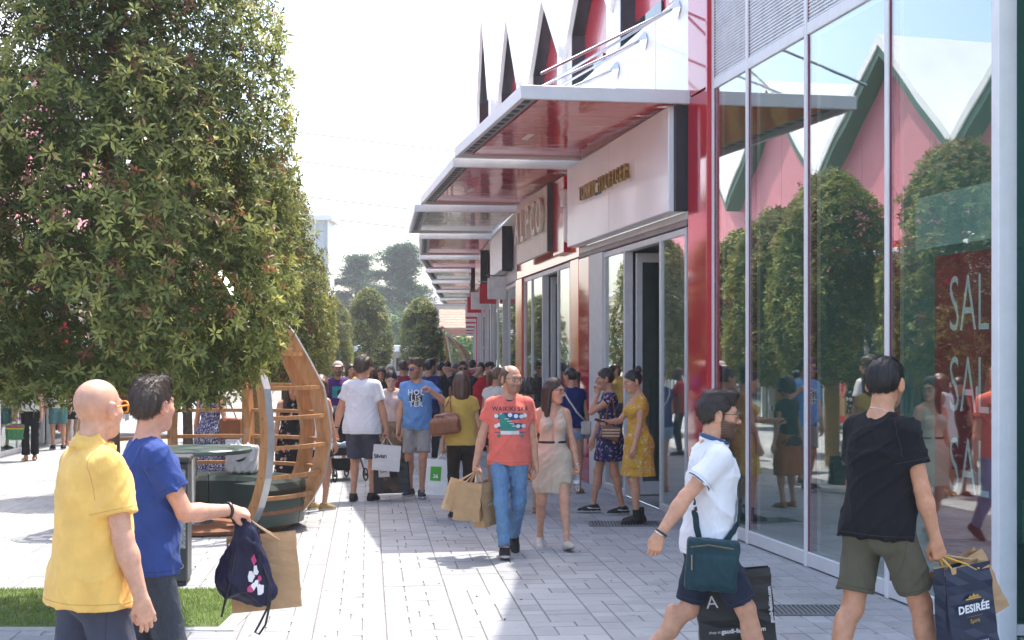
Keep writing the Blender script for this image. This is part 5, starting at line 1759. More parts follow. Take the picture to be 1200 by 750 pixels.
def build_trees():
    # nearest tree: its own dense crown
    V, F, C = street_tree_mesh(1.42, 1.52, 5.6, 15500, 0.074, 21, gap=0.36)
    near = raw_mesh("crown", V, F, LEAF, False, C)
    lim = limbs_mesh(1.36, 1.6, 5.3, 4, 70).build("limb_proto", BARK); lim_me = lim.data; lim_me.name = "limb"; bpy.data.objects.remove(lim)
    trk = trunk_mb(5.0, .075, 2).build("trunk_proto", BARK, smooth=True); trk_me = trk.data; trk_me.name = "trunk"; bpy.data.objects.remove(trk)
    wr = MB()
    for k in range(34):
        a = 2 * math.pi * k / 34
        wr.tube([(.115 * math.cos(a), .115 * math.sin(a), .0), (.118 * math.cos(a), .118 * math.sin(a), 1.9)], .012, 5)
    for z in (.3, .8, 1.3, 1.75): wr.tube([(.131 * math.cos(a * .3), .131 * math.sin(a * .3), z) for a in range(21)], .004, 5, closed=True)
    wo = wr.build("wrap_proto", M("reed", (0.42, 0.27, 0.10), 0.8, var=.3, vscale=25)); wr_me = wo.data; bpy.data.objects.remove(wo)
    street_tree(-2.93, 10.35, "big leafy clipped tree filling the upper left, over the two men in yellow and blue", near, lim_me, trk_me)
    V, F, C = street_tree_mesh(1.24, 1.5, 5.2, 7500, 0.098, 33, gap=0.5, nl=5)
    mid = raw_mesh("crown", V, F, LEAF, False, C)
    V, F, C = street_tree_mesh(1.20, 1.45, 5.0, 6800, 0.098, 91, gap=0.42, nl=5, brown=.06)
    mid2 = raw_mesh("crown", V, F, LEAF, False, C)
    spots = [(-3.88, 21.9, 0.4, .93, "leafy clipped tree with reed wrapped trunk behind the wooden pod"),
             (-4.55, 24.6, 2.1, .9, "second reed wrapped tree, just left of the one behind the pod"),
             (-4.40, 19.3, 4.0, 1.0, "clipped tree hidden behind the big leafy tree"),
             (-5.05, 31.5, 1.2, .88, "clipped tree behind the man in purple T-shirt"),
             (-5.7, 38.5, 3.2, .78, "darker clipped tree above the man in white T-shirt"),
             (-6.0, 46.0, 5.0, .72, "clipped tree in the row beyond the purple T-shirt man")]
    for (x, y, rz, s, lb) in spots:
        v_ = rnd.uniform(.92, 1.06)
        street_tree(x, y, lb, mid2 if y in (24.6, 19.3, 38.5) else mid, lim_me, trk_me, wr_me if y in (21.9, 24.6) else None, rz, (s * v_, s * (2 - v_) , s))
    V, F, C = street_tree_mesh(1.0, 1.2, 5.4, 2600, 0.17, 44, gap=0.7, nl=5, brown=.01)
    far = raw_mesh("crown", V, F, LEAF, False, C)
    for (x, y, rz, s, lb) in ((-5.85, 58.0, .3, (1.0, 1.0, .83), "slim pointed clipped tree left of the tall cedar"),
                              (-4.45, 70.0, 1.9, (1.12, 1.12, .84), "rounded clipped tree standing alone before the cedar and white building"),
                              (-8.5, 33.0, 2.5, (1.1, 1.1, .9), "clipped tree by the left shops, hidden by the row")):
        street_tree(x, y, lb, far, lim_me, trk_me, None, rz, s)
build_trees()

def cedar(x, y, H, R, seed, label):
    """tall cedar: bare dark trunk, level limbs carrying flat pads of needles"""
    rr = random.Random(seed); r = np.random.default_rng(seed)
    t = empty("cedar_tree", (x, y, 0), label, "tree")
    trunk_mb(H * .97, H * .028, seed).build("trunk_", BARK, None, smooth=True)
    o = bpy.context.scene.objects.get("trunk_"); o.name = "trunk"; o.parent = t
    mb = MB(); P, A = [], []
    for i in range(44):
        f = .20 + .78 * i / 43; z = H * f; a = rr.uniform(0, 6.28)
        L = R * (1.05 - .75 * max(0, f - .35) / .65) * rr.uniform(.45, 1.1) * (1 if f > .35 else .75)
        pts = [Vector((0, 0, z))]; d = Vector((math.cos(a), math.sin(a), .28))
        for s in range(5):
            d = (d + Vector((rr.uniform(-.2, .2), rr.uniform(-.2, .2), -.06 + rr.uniform(-.08, .08)))).normalized(); pts.append(pts[-1] + d * L / 5)
        mb.tube(pts, [.10 * H / 13 * (1 - k * .17) for k in range(6)], 5)
        for s in range(2, 6):
            c = np.array(pts[s]); n = int(38 * (H / 13))
            q = r.normal(0, 1, (n, 3)) * np.array([.62, .62, .24]) * H / 13
            P.append(c + q + np.array([0, 0, .18])); A.append(np.tile([0, 0, 1.0], (n, 1)) + r.normal(0, .35, (n, 3)))
    n = 60; P.append(np.array([0, 0, H * .97]) + r.normal(0, 1, (n, 3)) * np.array([.5, .5, .5])); A.append(r.normal(0, 1, (n, 3)) + np.array([0, 0, 1.0]))
    mb.build("limb", BARK, t, origin=(0, 0, 0))
    P, A = np.concatenate(P), np.concatenate(A)
    C = np.array([[0.05, 0.095, 0.045]]) * r.uniform(.7, 1.4, (len(P), 1))
    V, F, C = rosettes(P, A, 6, .42 * H / 13, .10 * H / 13, C, seed, droop=.05)
    c = link("crown", raw_mesh("crown", V, F, NEEDLE, False, C), t); c["kind"] = "stuff"
cedar(-11.7, 150.0, 13.0, 4.6, 5, "tall cedar with level limbs, hazy, above the crowd")
cedar(-17.0, 155.0, 12.2, 5.2, 9, "second hazy cedar, left of the tall one, partly behind the clipped trees")

def bushy(name, x, y, H, R, seed, label, n=700, leaf=.5, col=(0.07, 0.11, 0.04), group=None):
    r = np.random.default_rng(seed)
    t = empty(name, (x, y, 0), label, "tree", group)
    o = trunk_mb(H * .6, H * .02, seed).build("trunk", BARK, smooth=True); o.parent = t
    d = r.normal(size=(n, 3)); d /= np.linalg.norm(d, axis=1)[:, None]
    lump = 1 + .22 * vnoise(d, 4, seed)
    rad = np.cbrt(r.uniform(.35, 1, n)) * lump
    P = d * rad[:, None] * np.array([R, R, H * .42]) + np.array([0, 0, H * .56])
    C = np.array([col]) * r.uniform(.6, 1.5, (n, 1))
    V, F, C = rosettes(P, d + r.normal(0, .4, (n, 3)), 6, leaf, leaf * .45, C, seed)
    c = link("crown", raw_mesh("crown", V, F, NEEDLE, False, C), t); c["kind"] = "stuff"
BUSH = [(-15.5, 128, 5.6, 3.4, "dark broad tree below the cedars at left"), (-12.2, 132, 6.2, 2.8, "rounded dark tree under the tall cedar"), (-9.6, 126, 5.4, 2.2, "pale green tree between the round clipped tree and the cedar"),
        (-6.2, 112, 3.4, 2.0, "light green bush below the brown house"), (-3.9, 108, 2.9, 1.8, "light green bush at the end of the canopies"), (-7.8, 175, 9.0, 4.0, "hazy blue-green tree behind the brown house roof"), (-20.5, 140, 6.5, 4.0, "dark tree behind the clipped row")]
for i, (x, y, H, R, lb) in enumerate(BUSH):
    bushy("garden_tree", x, y, H, R, 60 + i, lb, col=(0.10, 0.16, 0.05) if 'light' in lb or 'pale' in lb else (0.05, 0.085, 0.04))

def fallen_leaves():
    r = np.random.default_rng(77); n = 150
    P = np.stack([r.uniform(-5.5, .8, n), r.uniform(8.6, 20, n), np.full(n, .006)], 1)
    A = np.tile([0, 0, 1.0], (n, 1)) + r.normal(0, .25, (n, 3))
    V, F, C = rosettes(P, A, 1, .045, .018, np.array([[0.20, 0.11, 0.05]]) * r.uniform(.5, 1.4, (n, 1)), 78, droop=.02, spread=.2)
    o = link("leaves", raw_mesh("leaves", V, F, LEAF, False, C)); tag(o, "dry brown leaves scattered over the paving near the big tree", "leaves", kind='stuff')
fallen_leaves()
# ---------------------------------------------------------------- background: houses, shelter, tower, cables, hill
def house(x, y, w, d, h, rh, label, wallc, roofc, rot=0.0, wins=((0.2, .5), (.6, .5))):
    t = empty("house", (x, y, 0), label, "house", rz=rot)
    W = MB().box((-w / 2, -d / 2, 0), (w / 2, d / 2, h)).build("wall", wallc, t, origin=(0, 0, 0))
    roof = MB(); e = .5
    for s in (1, -1):
        P = [(-w / 2 - e, s * (d / 2 + e), h - .1), (w / 2 + e, s * (d / 2 + e), h - .1), (w / 2 + e, 0, h + rh), (-w / 2 - e, 0, h + rh)]
        Q = [(a, b, c - .22) for a, b, c in P]
        roof.add(P + Q, [(0, 1, 2, 3), (7, 6, 5, 4), (0, 4, 5, 1), (1, 5, 6, 2), (2, 6, 7, 3), (3, 7, 4, 0)])
    R = roof.build("roof", roofc, t, origin=(0, 0, 0))
    MB().prism([(-d / 2, h), (d / 2, h), (0, h + rh - .2)], -w / 2, w / 2, lambda p, s, q: (s, p, q)).build("gable_wall", wallc, t, origin=(0, 0, 0))
    MB().box((w * .2, -d * .1, h + rh * .5), (w * .2 + .6, -d * .1 + .6, h + rh + .7)).build("chimney", M("brick_chimney", (0.3, 0.14, 0.09)), R, origin=(0, 0, 0))
    # tile courses
    for k in range(1, 7):
        f = k / 7
        MB().box((-w / 2 - e, -(d / 2 + e) * (1 - f) - .02, h - .1 + (rh + .1) * f), (w / 2 + e, -(d / 2 + e) * (1 - f) + .12, h - .1 + (rh + .1) * f + .012)).build("tile_course", roofc, R, origin=(0, 0, 0))
    for fx, fz in wins:
        for zz in (h * .28, h * .68):
            f = MB().bbox((-w / 2 + w * fx - .55, -d / 2 - .06, zz - .7), (-w / 2 + w * fx + .55, -d / 2 - .004, zz + .7), .02).build("window", M("shutter", (0.25, 0.2, 0.15), 0.6), t, origin=(0, 0, 0))
            MB().box((-w / 2 + w * fx - .42, -d / 2 - .07, zz - .58), (-w / 2 + w * fx + .42, -d / 2 - .062, zz + .58)).build("pane", DKGLASS, f, origin=(0, 0, 0))
RT = M("terracotta_tiles", (0.36, 0.19, 0.13), 0.85, var=.25, vscale=2)
house(-1.2, 136, 10.5, 9, 4.4, 1.7, "brown-red rendered house with terracotta roof beyond the canopies", M("brown_render", (0.36, 0.17, 0.13), 0.85), RT, 0.05)
house(-2.7, 122, 3.2, 4, 2.7, .7, "low ochre house with orange roof before the brown house", M("ochre_render", (0.50, 0.32, 0.16), 0.85), RT, -0.06, ((.25, .5), (.7, .5)))
house(-6.3, 165, 10, 8, 7.6, 1.6, "pale upper house behind the brown house roof", M("pale_render", (0.5, 0.46, 0.42), 0.85), M("grey_roof", (0.25, 0.24, 0.24), 0.8), 0.1, ((.2, .5), (.45, .5), (.75, .5)))

t = empty("shelter", (-8.0, 88, 0), "low white flat-roofed shelter beyond the crowd, beside the rounded tree", "shelter")
MB().bbox((-9.6, 86.5, 2.0), (-5.2, 89.5, 2.4), .04).build("roof", WHITEP, t)
for x in (-9.3, -7.4, -5.5): MB().bbox((x - .08, 86.9, 0), (x + .08, 87.1, 1.999), .02).build("post", ALU, t)
MB().box((-9.4, 89.2, 0), (-5.4, 89.3, 1.999)).build("rear_wall", M("shelter_wall", (0.5, 0.52, 0.54), 0.6), t)
for x in (-8.9, -7.9, -6.9, -6.0): MB().bbox((x - .35, 89.14, .8), (x + .35, 89.198, 1.6), .01).build("window", DKGLASS, t)

t = empty("glass_tower", (-13.4, 92, 0), "slim pale glass stair tower with flat roof above the clipped trees", "tower")
MB().box((-14.3, 91, 0), (-11.75, 94, 10.4)).build("core", M("tower_glass", (0.42, 0.45, 0.46), 0.45, var=.1), t)
MB().bbox((-14.6, 90.6, 10.4), (-11.45, 94.3, 10.75), .03).build("roof", ALUL, t)
for x in (-14.28, -13.45, -12.6, -11.78): MB().bbox((x - .05, 90.90, 0), (x + .05, 90.995, 10.39), .01).build("mullion", ALU, t)
for z in (2.5, 5, 7.5): MB().bbox((-14.2, 90.93, z), (-11.8, 90.99, z + .12), .01).build("floor_band", ALU, t)

for i, (x0, z0, x1, z1) in enumerate(((325, 155, 560, 183), (350, 192, 560, 217), (375, 238, 560, 255), (380, 262, 560, 277))):
    Y = 118.0
    p = lambda x, y: Vector(((x - 600) / 1667 * Y, Y, 1.85 + (415 - y) / 1667 * Y))
    a, b = p(x0 - 330, z0 - 52), p(x1 + 160, z1 + 14)
    pts = []
    for k in range(25):
        f = k / 24; q = a.lerp(b, f); q.z -= 1.2 * 4 * f * (1 - f) * .35; pts.append(q)
    o = MB().tube(pts, .045, 5).build("overhead_cable", M("cable_grey", (0.12, 0.12, 0.13), 0.6))
    tag(o, ["topmost thin overhead cable across the pale sky", "second thin overhead cable from the top", "third overhead cable, just above the left canopy corner", "lowest overhead cable, ending beside the canopy"][i], "cable", "overhead cables")

# wooded rise that closes the view
def hill():
    n = 60; V, F = [], []
    for i in range(n + 1):
        x = -260 + 520 * i / n
        for j, (y, z) in enumerate(((230, -.5), (260, 4.0), (320, 9.0), (420, 9.5), (600, -1))):
            V.append((x, y, z * (0.55 + .3 * math.sin(x * .021) + .15 * math.sin(x * .06 + 1))))
    for i in range(n):
        for j in range(4):
            a = i * 5 + j; F.append((a, a + 5, a + 6, a + 1))
    o = link("hills", raw_mesh("hills", V, F, M("wooded_hill", (0.06, 0.085, 0.05), 0.95, var=.5, vscale=.05), True)); tag(o, kind='structure')
hill()
# ---------------------------------------------------------------- the people
def at(px, d): return (px - 600.0) / 1667.0 * d

def patt(name, base, spots, scale=30, thr=0.35, rough=0.8, second=None):
    """printed cloth: scattered motifs on a plain ground"""
    if name in MATS: return MATS[name]
    m, nt, p = new_mat(name)
    v = nt.nodes.new("ShaderNodeTexVoronoi"); v.inputs['Scale'].default_value = scale
    nz = nt.nodes.new("ShaderNodeTexNoise"); nz.inputs['Scale'].default_value = scale * 1.6
    nt.links.new(obj_coord(nt), nz.inputs['Vector'])
    mx = nt.nodes.new("ShaderNodeMix"); mx.data_type = 'RGBA'; mx.inputs[0].default_value = 0.06
    nt.links.new(obj_coord(nt), mx.inputs[6]); nt.links.new(nz.outputs['Color'], mx.inputs[7])
    nt.links.new(mx.outputs[2], v.inputs['Vector'])
    mask = ramp(nt, v.outputs['Distance'], [(thr, 1.0), (thr + .06, 0.0)])
    hue = ramp(nt, v.outputs['Color'], [(i / max(1, len(spots) - 1) * .9 + .02, c) for i, c in enumerate(spots)] if len(spots) > 1 else [(0, spots[0]), (1, spots[0])])
    nt.nodes[-1]
    c = mix_col(nt, mask, base, hue)
    if second:
        core = ramp(nt, v.outputs['Distance'], [(thr * .3, 1.0), (thr * .42, 0.0)])
        c = mix_col(nt, core, c, second)
    nt.links.new(c, p.inputs['Base Color']); p.inputs['Roughness'].default_value = rough; p.inputs['Specular IOR Level'].default_value = 0.2
    bump(nt, p, tex_noise(nt, 14, 5, 0.55), 0.4, 0.03)
    MATS[name] = m
    return m

C_YEL = cloth("yellow_pique", (0.82, 0.50, 0.13)); C_BLUE = cloth("royal_blue_cotton", (0.03, 0.06, 0.22)); C_WHT = cloth("white_pique", (0.74, 0.74, 0.76), .04)
C_BLK = cloth("black_cotton", (0.010, 0.010, 0.012)); C_OLV = cloth("olive_twill", (0.11, 0.10, 0.065)); C_NAVY = cloth("navy_twill", (0.022, 0.028, 0.05)); C_NAV2 = cloth("slate_twill", (0.055, 0.06, 0.09))
C_COR = cloth("coral_cotton", (0.80, 0.16, 0.12)); C_BEI = cloth("beige_chiffon", (0.58, 0.48, 0.36), .06); C_SKY = cloth("sky_blue_cotton", (0.13, 0.28, 0.55)); C_GRY = cloth("grey_twill", (0.34, 0.32, 0.30))
C_PUR = cloth("purple_cotton", (0.09, 0.02, 0.17)); C_MUS = cloth("mustard_cotton", (0.50, 0.32, 0.07)); C_BRN = cloth("dark_brown_cotton", (0.025, 0.016, 0.013)); C_MAR = cloth("maroon_cotton", (0.26, 0.02, 0.05)); C_RED = cloth("red_cotton", (0.5, 0.02, 0.03))
C_NVT = cloth("deep_blue_cotton", (0.012, 0.022, 0.11)); C_CHA = cloth("charcoal_cotton", (0.03, 0.03, 0.034)); C_CRM = cloth("cream_cotton", (0.62, 0.57, 0.5)); C_ORG = cloth("rust_cotton", (0.35, 0.10, 0.03)); C_TEA = cloth("teal_cotton", (0.08, 0.2, 0.2))
def denim(name, c1, c2):
    if name in MATS: return MATS[name]
    m, nt, p = new_mat(name)
    r = ramp(nt, tex_noise(nt, 5, 4, .6, stretch=(1, 1, .5)), [(.3, c1), (.72, c2)])
    w = tex_noise(nt, 60, 3, .7, stretch=(1, 1, .3))
    nt.links.new(mix_col(nt, w, r, tuple(min(1, c * 1.5) for c in c2)), p.inputs['Base Color']); nt.nodes[-1]
    p.inputs['Roughness'].default_value = .85; bump(nt, p, tex_noise(nt, 16, 5), .5, .03)
    MATS[name] = m
    return m
DENIM = denim("blue_denim", (0.035, 0.09, 0.20), (0.12, 0.22, 0.36)); DENIMD = denim("dark_denim", (0.012, 0.016, 0.025), (0.03, 0.036, 0.05)); DENIML = denim("light_denim", (0.10, 0.17, 0.27), (0.22, 0.3, 0.4))
F_YEL = patt("yellow_floral", (0.55, 0.30, 0.03), [(0.6, .5, .4), (0.45, .15, .12), (.65, .6, .5), (.2, .12, .03)], 34, .30)
F_NAV = patt("navy_floral", (0.02, 0.022, 0.07), [(0.5, .12, .2), (0.5, .45, .45), (.12, .12, .35), (.3, .05, .12)], 26, .34)
F_BLK = patt("black_floral", (0.012, 0.012, 0.014), [(0.6, .16, .2), (0.65, .5, .45), (.05, .15, .1), (.6, .2, .22)], 15, .26, second=(0.7, .6, .55))
F_DOT = patt("blue_white_dots", (0.05, 0.06, 0.16), [(.6, .6, .62), (.6, .6, .62)], 48, .36)
F_BW = patt("black_white_leaves", (0.015, 0.015, 0.016), [(.65, .65, .62), (.65, .65, .6), (.2, .3, .1), (.02, .02, .02)], 9, .45)
F_TOP = patt("yellow_white_blocks", (0.68, .66, .6), [(.6, .38, .1), (.65, .62, .55), (.12, .15, .3), (.55, .25, .12)], 10, .42)

NONE = dict(frame=(0.01, 0.01, 0.01))
FR_BLK = dict(n='black', frame=(0.012, 0.012, 0.014)); SUN_BLK = dict(n='dark', frame=(0.012, 0.012, 0.014), lens=(0.012, 0.012, 0.014)); FR_ORG = dict(n='orange', frame=(0.75, 0.27, 0.01), r=.0042, h=.021, lens=(0.05, 0.03, 0.02))
BRN_H = (0.045, 0.027, 0.016); DRK_H = (0.014, 0.010, 0.009); LBR_H = (0.10, 0.062, 0.036); GRY_H = (0.3, 0.29, 0.27)
PALE = (0.62, 0.345, 0.235); TAN = (0.52, 0.27, 0.165); OLIVE = (0.46, 0.24, 0.145); DARKSK = (0.16, 0.085, 0.06)

PEOPLE = {}
# -- foreground
PEOPLE['yellow'] = person("bald man in yellow polo shirt and orange glasses, seen from behind", at(107, 5.85), 5.85, 52, 1.735,
    dict(hair=None, bulk=1.12, shave=.35, head=(27, -2, 0), RH=(0.27, 0.13, 0.765), RE=(.35, -1, -.1), LH=(-.27, .05, .8), RA=(.11, .12, .085), LA=(-.1, -.14, .09), Rcurl=.42, glasses=FR_ORG, haircol=LBR_H,
         wear=[dict(k='tee', name='polo_shirt', mat=C_YEL, neck='polo', hem=-.115, sleeve=.66, boxy=1.04, ease=.022, wr=.010, fold=.02), dict(k='pants', mat=C_NAV2, len=.95, name='shorts'), dict(k='shoes')]), lod=0, skin=PALE)
PEOPLE['blue'] = person("man in royal blue T-shirt with a drawstring bag in his hand", at(172, 6.67), 6.67, 62, 1.715,
    dict(hair='quiff', haircol=(0.055, 0.038, 0.028), bulk=1.06, nstrand=7000, lift=.3, head=(32, -3, 0), RH=(0.13, 0.37, 1.135), RE=(.55, -1, -.6), Rhd=(.05, 1, -.25), Rpn=(-.5, 0, -1), Rcurl=.85, LH=(-.25, .1, .8), RA=(.1, .1, .085), LA=(-.1, -.12, .09), shave=.25,
         wear=[dict(k='tee', mat=C_BLUE, hem=-.10, sleeve=.60, wr=.011, ph=1.3), dict(k='pants', mat=DENIMD, len=1.96), dict(k='shoes')]), lod=0, skin=(0.62, 0.325, 0.22))
PEOPLE['polo'] = person("bearded man in white polo shirt striding right with teal shoulder bag", at(831, 7.75), 7.75, 90, 1.665,
    dict(hair='quiff', haircol=(0.030, 0.019, 0.013), nstrand=7000, beard=1.05, bulk=1.06, head=(0, 4, 0), pelvis=(0, 0, .905), torso=(3, 0, 6), RH=(0.25, -0.37, 0.86), RE=(.3, -1, -.1), Rhd=(0, -.35, -1), Rcurl=.5, LH=(-.22, .12, .80), Lcurl=1.0,
         RA=(.10, .34, .085), LA=(-.09, -.40, .17), LF=(8, -38), RF=(-8, 10), flow=-.9, glasses=dict(n='slim', frame=(.02, .02, .02), lens=(0.03, 0.02, 0.018), h=.015, w=.028),
         wear=[dict(k='tee', name='polo_shirt', mat=C_WHT, neck='band', hem=-.10, sleeve=.62, wr=.010, boxy=1.0), dict(k='pants', mat=C_NAVY, len=.90, name='shorts'), dict(k='shoes', col=(.5, .5, .5))]), lod=0, skin=(0.58, 0.305, 0.19))
PEOPLE['black'] = person("man in black T-shirt and olive shorts seen from behind at the glass", at(1031, 7.5), 7.5, 58, 1.84,
    dict(hair='crop', haircol=(0.010, 0.008, 0.008), nstrand=9000, beard=.6, head=(22, 2, 0), torso=(3, 0, 4), RH=(0.25, 0.14, 0.80), RE=(.5, -1, 0), Rcurl=.95, LH=(-.24, .1, .80), RA=(.12, .30, .085), LA=(-.12, -.26, .10), LF=(9, -12), pelvis=(0, 0, .92),
         wear=[dict(k='tee', mat=C_BLK, hem=-.085, sleeve=.56, wr=.010, ph=2), dict(k='pants', mat=C_OLV, len=.80, name='shorts', wr=.007, ease=.016), dict(k='shoes')]), lod=0, skin=(0.58, 0.285, 0.165))
# -- the couple
PEOPLE['coral'] = person("balding man in coral printed T-shirt and blue jeans carrying kraft bags", at(597, 13.1), 13.1, 178, 1.755,
    dict(hair='balding', haircol=(0.10, 0.06, 0.035), beard=.55, shave=.3, head=(36, 3, 0), RH=(0.34, 0.03, 0.735), RE=(.6, -1, 0), Rcurl=1.0, LH=(-.25, .0, .78), RA=(.05, .20, .085), LA=(-.05, -.26, .14), LF=(5, -25), RF=(0, 8), pelvis=(0, 0, .925), glasses=FR_BLK,
         wear=[dict(k='tee', mat=C_COR, hem=-.09, sleeve=.56, wr=.009), dict(k='pants', mat=DENIM, len=1.95, flare=1.1, wr=.009), dict(k='shoes', col=(.015, .015, .016), sole=(.55, .5, .48))]), lod=1, skin=(0.60, 0.315, 0.21))
PEOPLE['beige'] = person("woman in sleeveless beige dress and glasses walking with a water bottle", at(647, 13.6), 13.6, 176, 1.625,
    dict(fem=1, hair='long', haircol=(0.040, 0.020, 0.012), hairlen=-.30, head=(52, 4, 0), RH=(0.25, -.02, .80), LH=(-.27, .06, .755), Lcurl=.8, RA=(.11, -.18, .10), LA=(-.13, .22, .085), RF=(-4, -15), LF=(8, 14), pelvis=(0, 0, .925), glasses=FR_BLK, lips=(.45, .14, .13),
         wear=[dict(k='dress', mat=C_BEI, neck='vee', sleeve=0, veez=.36, length=-.36, width=(.185, .15), fold=.05, top=.17, wr=.007), dict(k='shoes', col=(.55, .5, .43), sole=(.5, .45, .38), laces=(.6, .58, .52), slim=.9)]), lod=1, skin=(0.62, 0.335, 0.22))
# -- women by the door
PEOPLE['yellowdress'] = person("woman with hair bun in yellow floral dress and black boots, holding a phone", at(748, 15.57), 15.57, -104, 1.665,
    dict(fem=1, hair='bun', haircol=DRK_H, head=(4, 14, 0), RH=(-.02, .40, 1.17), RE=(.5, -.2, -1), Rcurl=.7, LH=(-.21, .13, .86), LA=(-.09, .05, .085), RA=(.1, -.04, .085), Lcurl=.6,
         wear=[dict(k='dress', mat=F_YEL, neck='scoop', sleeve=.34, length=-.40, width=(.215, .195), fold=.06, wr=.006), dict(k='shoes', kind='boot', name='boot', col=(.012, .012, .012), sole=(.02, .02, .02))]), lod=1, skin=(0.56, 0.295, 0.18))
PEOPLE['navydress'] = person("woman in short navy floral dress and black canvas shoes, hand at her face", at(714, 16.5), 16.5, -98, 1.67,
    dict(fem=1, hair='bun', haircol=(0.03, 0.018, 0.012), head=(-8, 6, 0), LH=(-.05, .15, 1.46), LE=(-.4, .3, -1), LH_=0, Lcurl=.7, Lhd=(.3, -.1, 1), RH=(.22, .17, .84), RA=(.11, .18, .085), LA=(-.10, -.14, .085),
         wear=[dict(k='dress', mat=F_NAV, neck='crew', sleeve=.3, length=-.30, width=(.205, .18), fold=.05), dict(k='shoes', col=(.015, .015, .016), sole=(.5, .48, .45), stripe=(.6, .6, .58))]), lod=1, skin=(0.52, 0.26, 0.16))
PEOPLE['bluetop'] = person("woman in deep blue top and denim shorts by the shop door, seen from behind", at(670, 18.9), 18.9, 12, 1.655,
    dict(fem=1, hair='pony', haircol=DRK_H, head=(55, 5, 0), RH=(.23, .12, .84), LH=(-.2, .22, .95),
         wear=[dict(k='tee', mat=C_NVT, sleeve=.3, hem=-.03, boxy=.95), dict(k='pants', mat=DENIML, len=.38, name='shorts'), dict(k='shoes', kind='sandal', name='sandal', col=(.3, .2, .12))]), lod=2, skin=TAN)
# -- middle
PEOPLE['whitetee'] = person("heavy man in white T-shirt and navy cargo shorts seen from behind", at(424, 17.9), 17.9, 8, 1.82,
    dict(hair='wavy', haircol=(0.075, 0.052, 0.036), bulk=1.22, head=(-16, 8, 0), LH=(-.36, .10, .83), LE=(-1, -.5, 0), RH=(.31, .05, .80), Rcurl=1.0, RE=(.8, -1, 0), RA=(.10, .10, .085), LA=(-.10, -.02, .085), pelvis=(0, 0, .935),
         wear=[dict(k='tee', mat=C_WHT, hem=-.12, sleeve=.62, boxy=1.06, wr=.010), dict(k='pants', mat=C_NAV2, len=.93, name='shorts', ease=.02), dict(k='shoes', col=(.012, .012, .013), sole=(.02, .02, .02))]), lod=1, skin=(0.57, 0.295, 0.185))
PEOPLE['skyblue'] = person("man in sky blue lettered T-shirt and grey shorts with one arm raised", at(489, 18.5), 18.5, 184, 1.775,
    dict(hair='quiff', haircol=(0.08, 0.045, 0.025), beard=.7, head=(-34, 4, 0), LH=(-.20, .20, 1.36), LE=(-1, -.1, -.9), Lcurl=.8, RH=(.25, .05, .80), RA=(.10, -.06, .085), LA=(-.08, .16, .085), RF=(-18, 0), glasses=dict(n='purple', frame=(.02, .02, .02), lens=(0.05, 0.02, 0.12)),
         wear=[dict(k='tee', mat=C_SKY, hem=-.085, sleeve=.56, wr=.009), dict(k='pants', mat=C_GRY, len=.86, name='shorts'), dict(k='shoes', col=(.03, .035, .05), sole=(.6, .6, .6), laces=(.4, .4, .4))]), lod=1, skin=(0.58, 0.285, 0.175))
PEOPLE['between'] = person("dark-haired woman in rust and camouflage looking down between two men", at(459, 19.4), 19.4, 182, 1.62,
    dict(fem=1, hair='pony', haircol=(0.012, 0.010, 0.012), head=(4, 22, 0), RH=(.2, .12, .85), LH=(-.18, .15, .85),
         wear=[dict(k='tee', mat=cloth("pale_pink_cotton", (.6, .45, .4)), sleeve=.3, hem=.06), dict(k='skirt', name='skirt', mat=patt("camo", (.20, .14, .08), [(.08, .07, .04), (.3, .22, .14), (.05, .05, .04)], 7, .5), length=-.68, width=(.2, .18), top=.14), dict(k='shoes', kind='sandal', name='sandal', col=(.45, .06, .05))]), lod=2, skin=(0.58, 0.34, 0.25))
PEOPLE['mustard'] = person("woman in mustard top with brown handbag on her shoulder, seen from behind", at(541, 16.0), 16.0, -4, 1.63,
    dict(fem=1, hair='bob', haircol=(0.075, 0.032, 0.018), head=(0, 4, 0), hairlen=-.17, LH=(-.24, .10, .80), Lcurl=1.0, RH=(.2, .12, .9), RA=(.08, .05, .085),
         wear=[dict(k='tee', mat=C_MUS, sleeve=.34, hem=-.06, boxy=1.04), dict(k='pants', mat=C_BRN, len=1.95), dict(k='shoes')]), lod=2, skin=TAN)
PEOPLE['purplecap'] = person("man in purple T-shirt and pale cap facing the camera", at(396, 24.0), 24.0, 172, 1.71,
    dict(hair='crop', haircol=BRN_H, beard=.8, cap_hat=cloth("pale_pink_cap", (.55, .42, .40)), RH=(.15, .28, .98), LH=(-.15, .28, .98), bulk=1.08, RE=(1, -.4, -.4), LE=(-1, -.4, -.4),
         wear=[dict(k='tee', mat=C_PUR, sleeve=.6), dict(k='pants', mat=C_CHA, len=.9, name='shorts'), dict(k='shoes')]), lod=2, skin=TAN)
PEOPLE['navyback'] = person("dark-haired man in navy shirt behind the sky blue T-shirt man", at(503, 24.0), 24.0, 30, 1.74,
    dict(hair='short', haircol=DRK_H, beard=.5, head=(-20, 0, 0), wear=[dict(k='tee', mat=C_NVT, sleeve=.6), dict(k='pants', mat=C_CHA, len=1.95), dict(k='shoes')]), lod=3, skin=OLIVE)
PEOPLE['handsup'] = person("man in sunglasses with both hands clasped behind his head", at(542, 25.0), 25.0, 182, 1.70,
    dict(hair='short', haircol=DRK_H, head=(8, -2, 0), RH=(.10, -.11, 1.60), RE=(1, .5, .1), LH=(-.10, -.11, 1.60), LE=(-1, .5, .1), Rhd=(-1, -.2, .1), Lhd=(1, -.2, .1), Rpn=(0, 1, 0), Lpn=(0, 1, 0), glasses=SUN_BLK,
         wear=[dict(k='tee', mat=C_NAVY, sleeve=.4), dict(k='pants', mat=C_CHA, len=.9, name='shorts'), dict(k='shoes')]), lod=2, skin=(0.5, 0.28, 0.19))
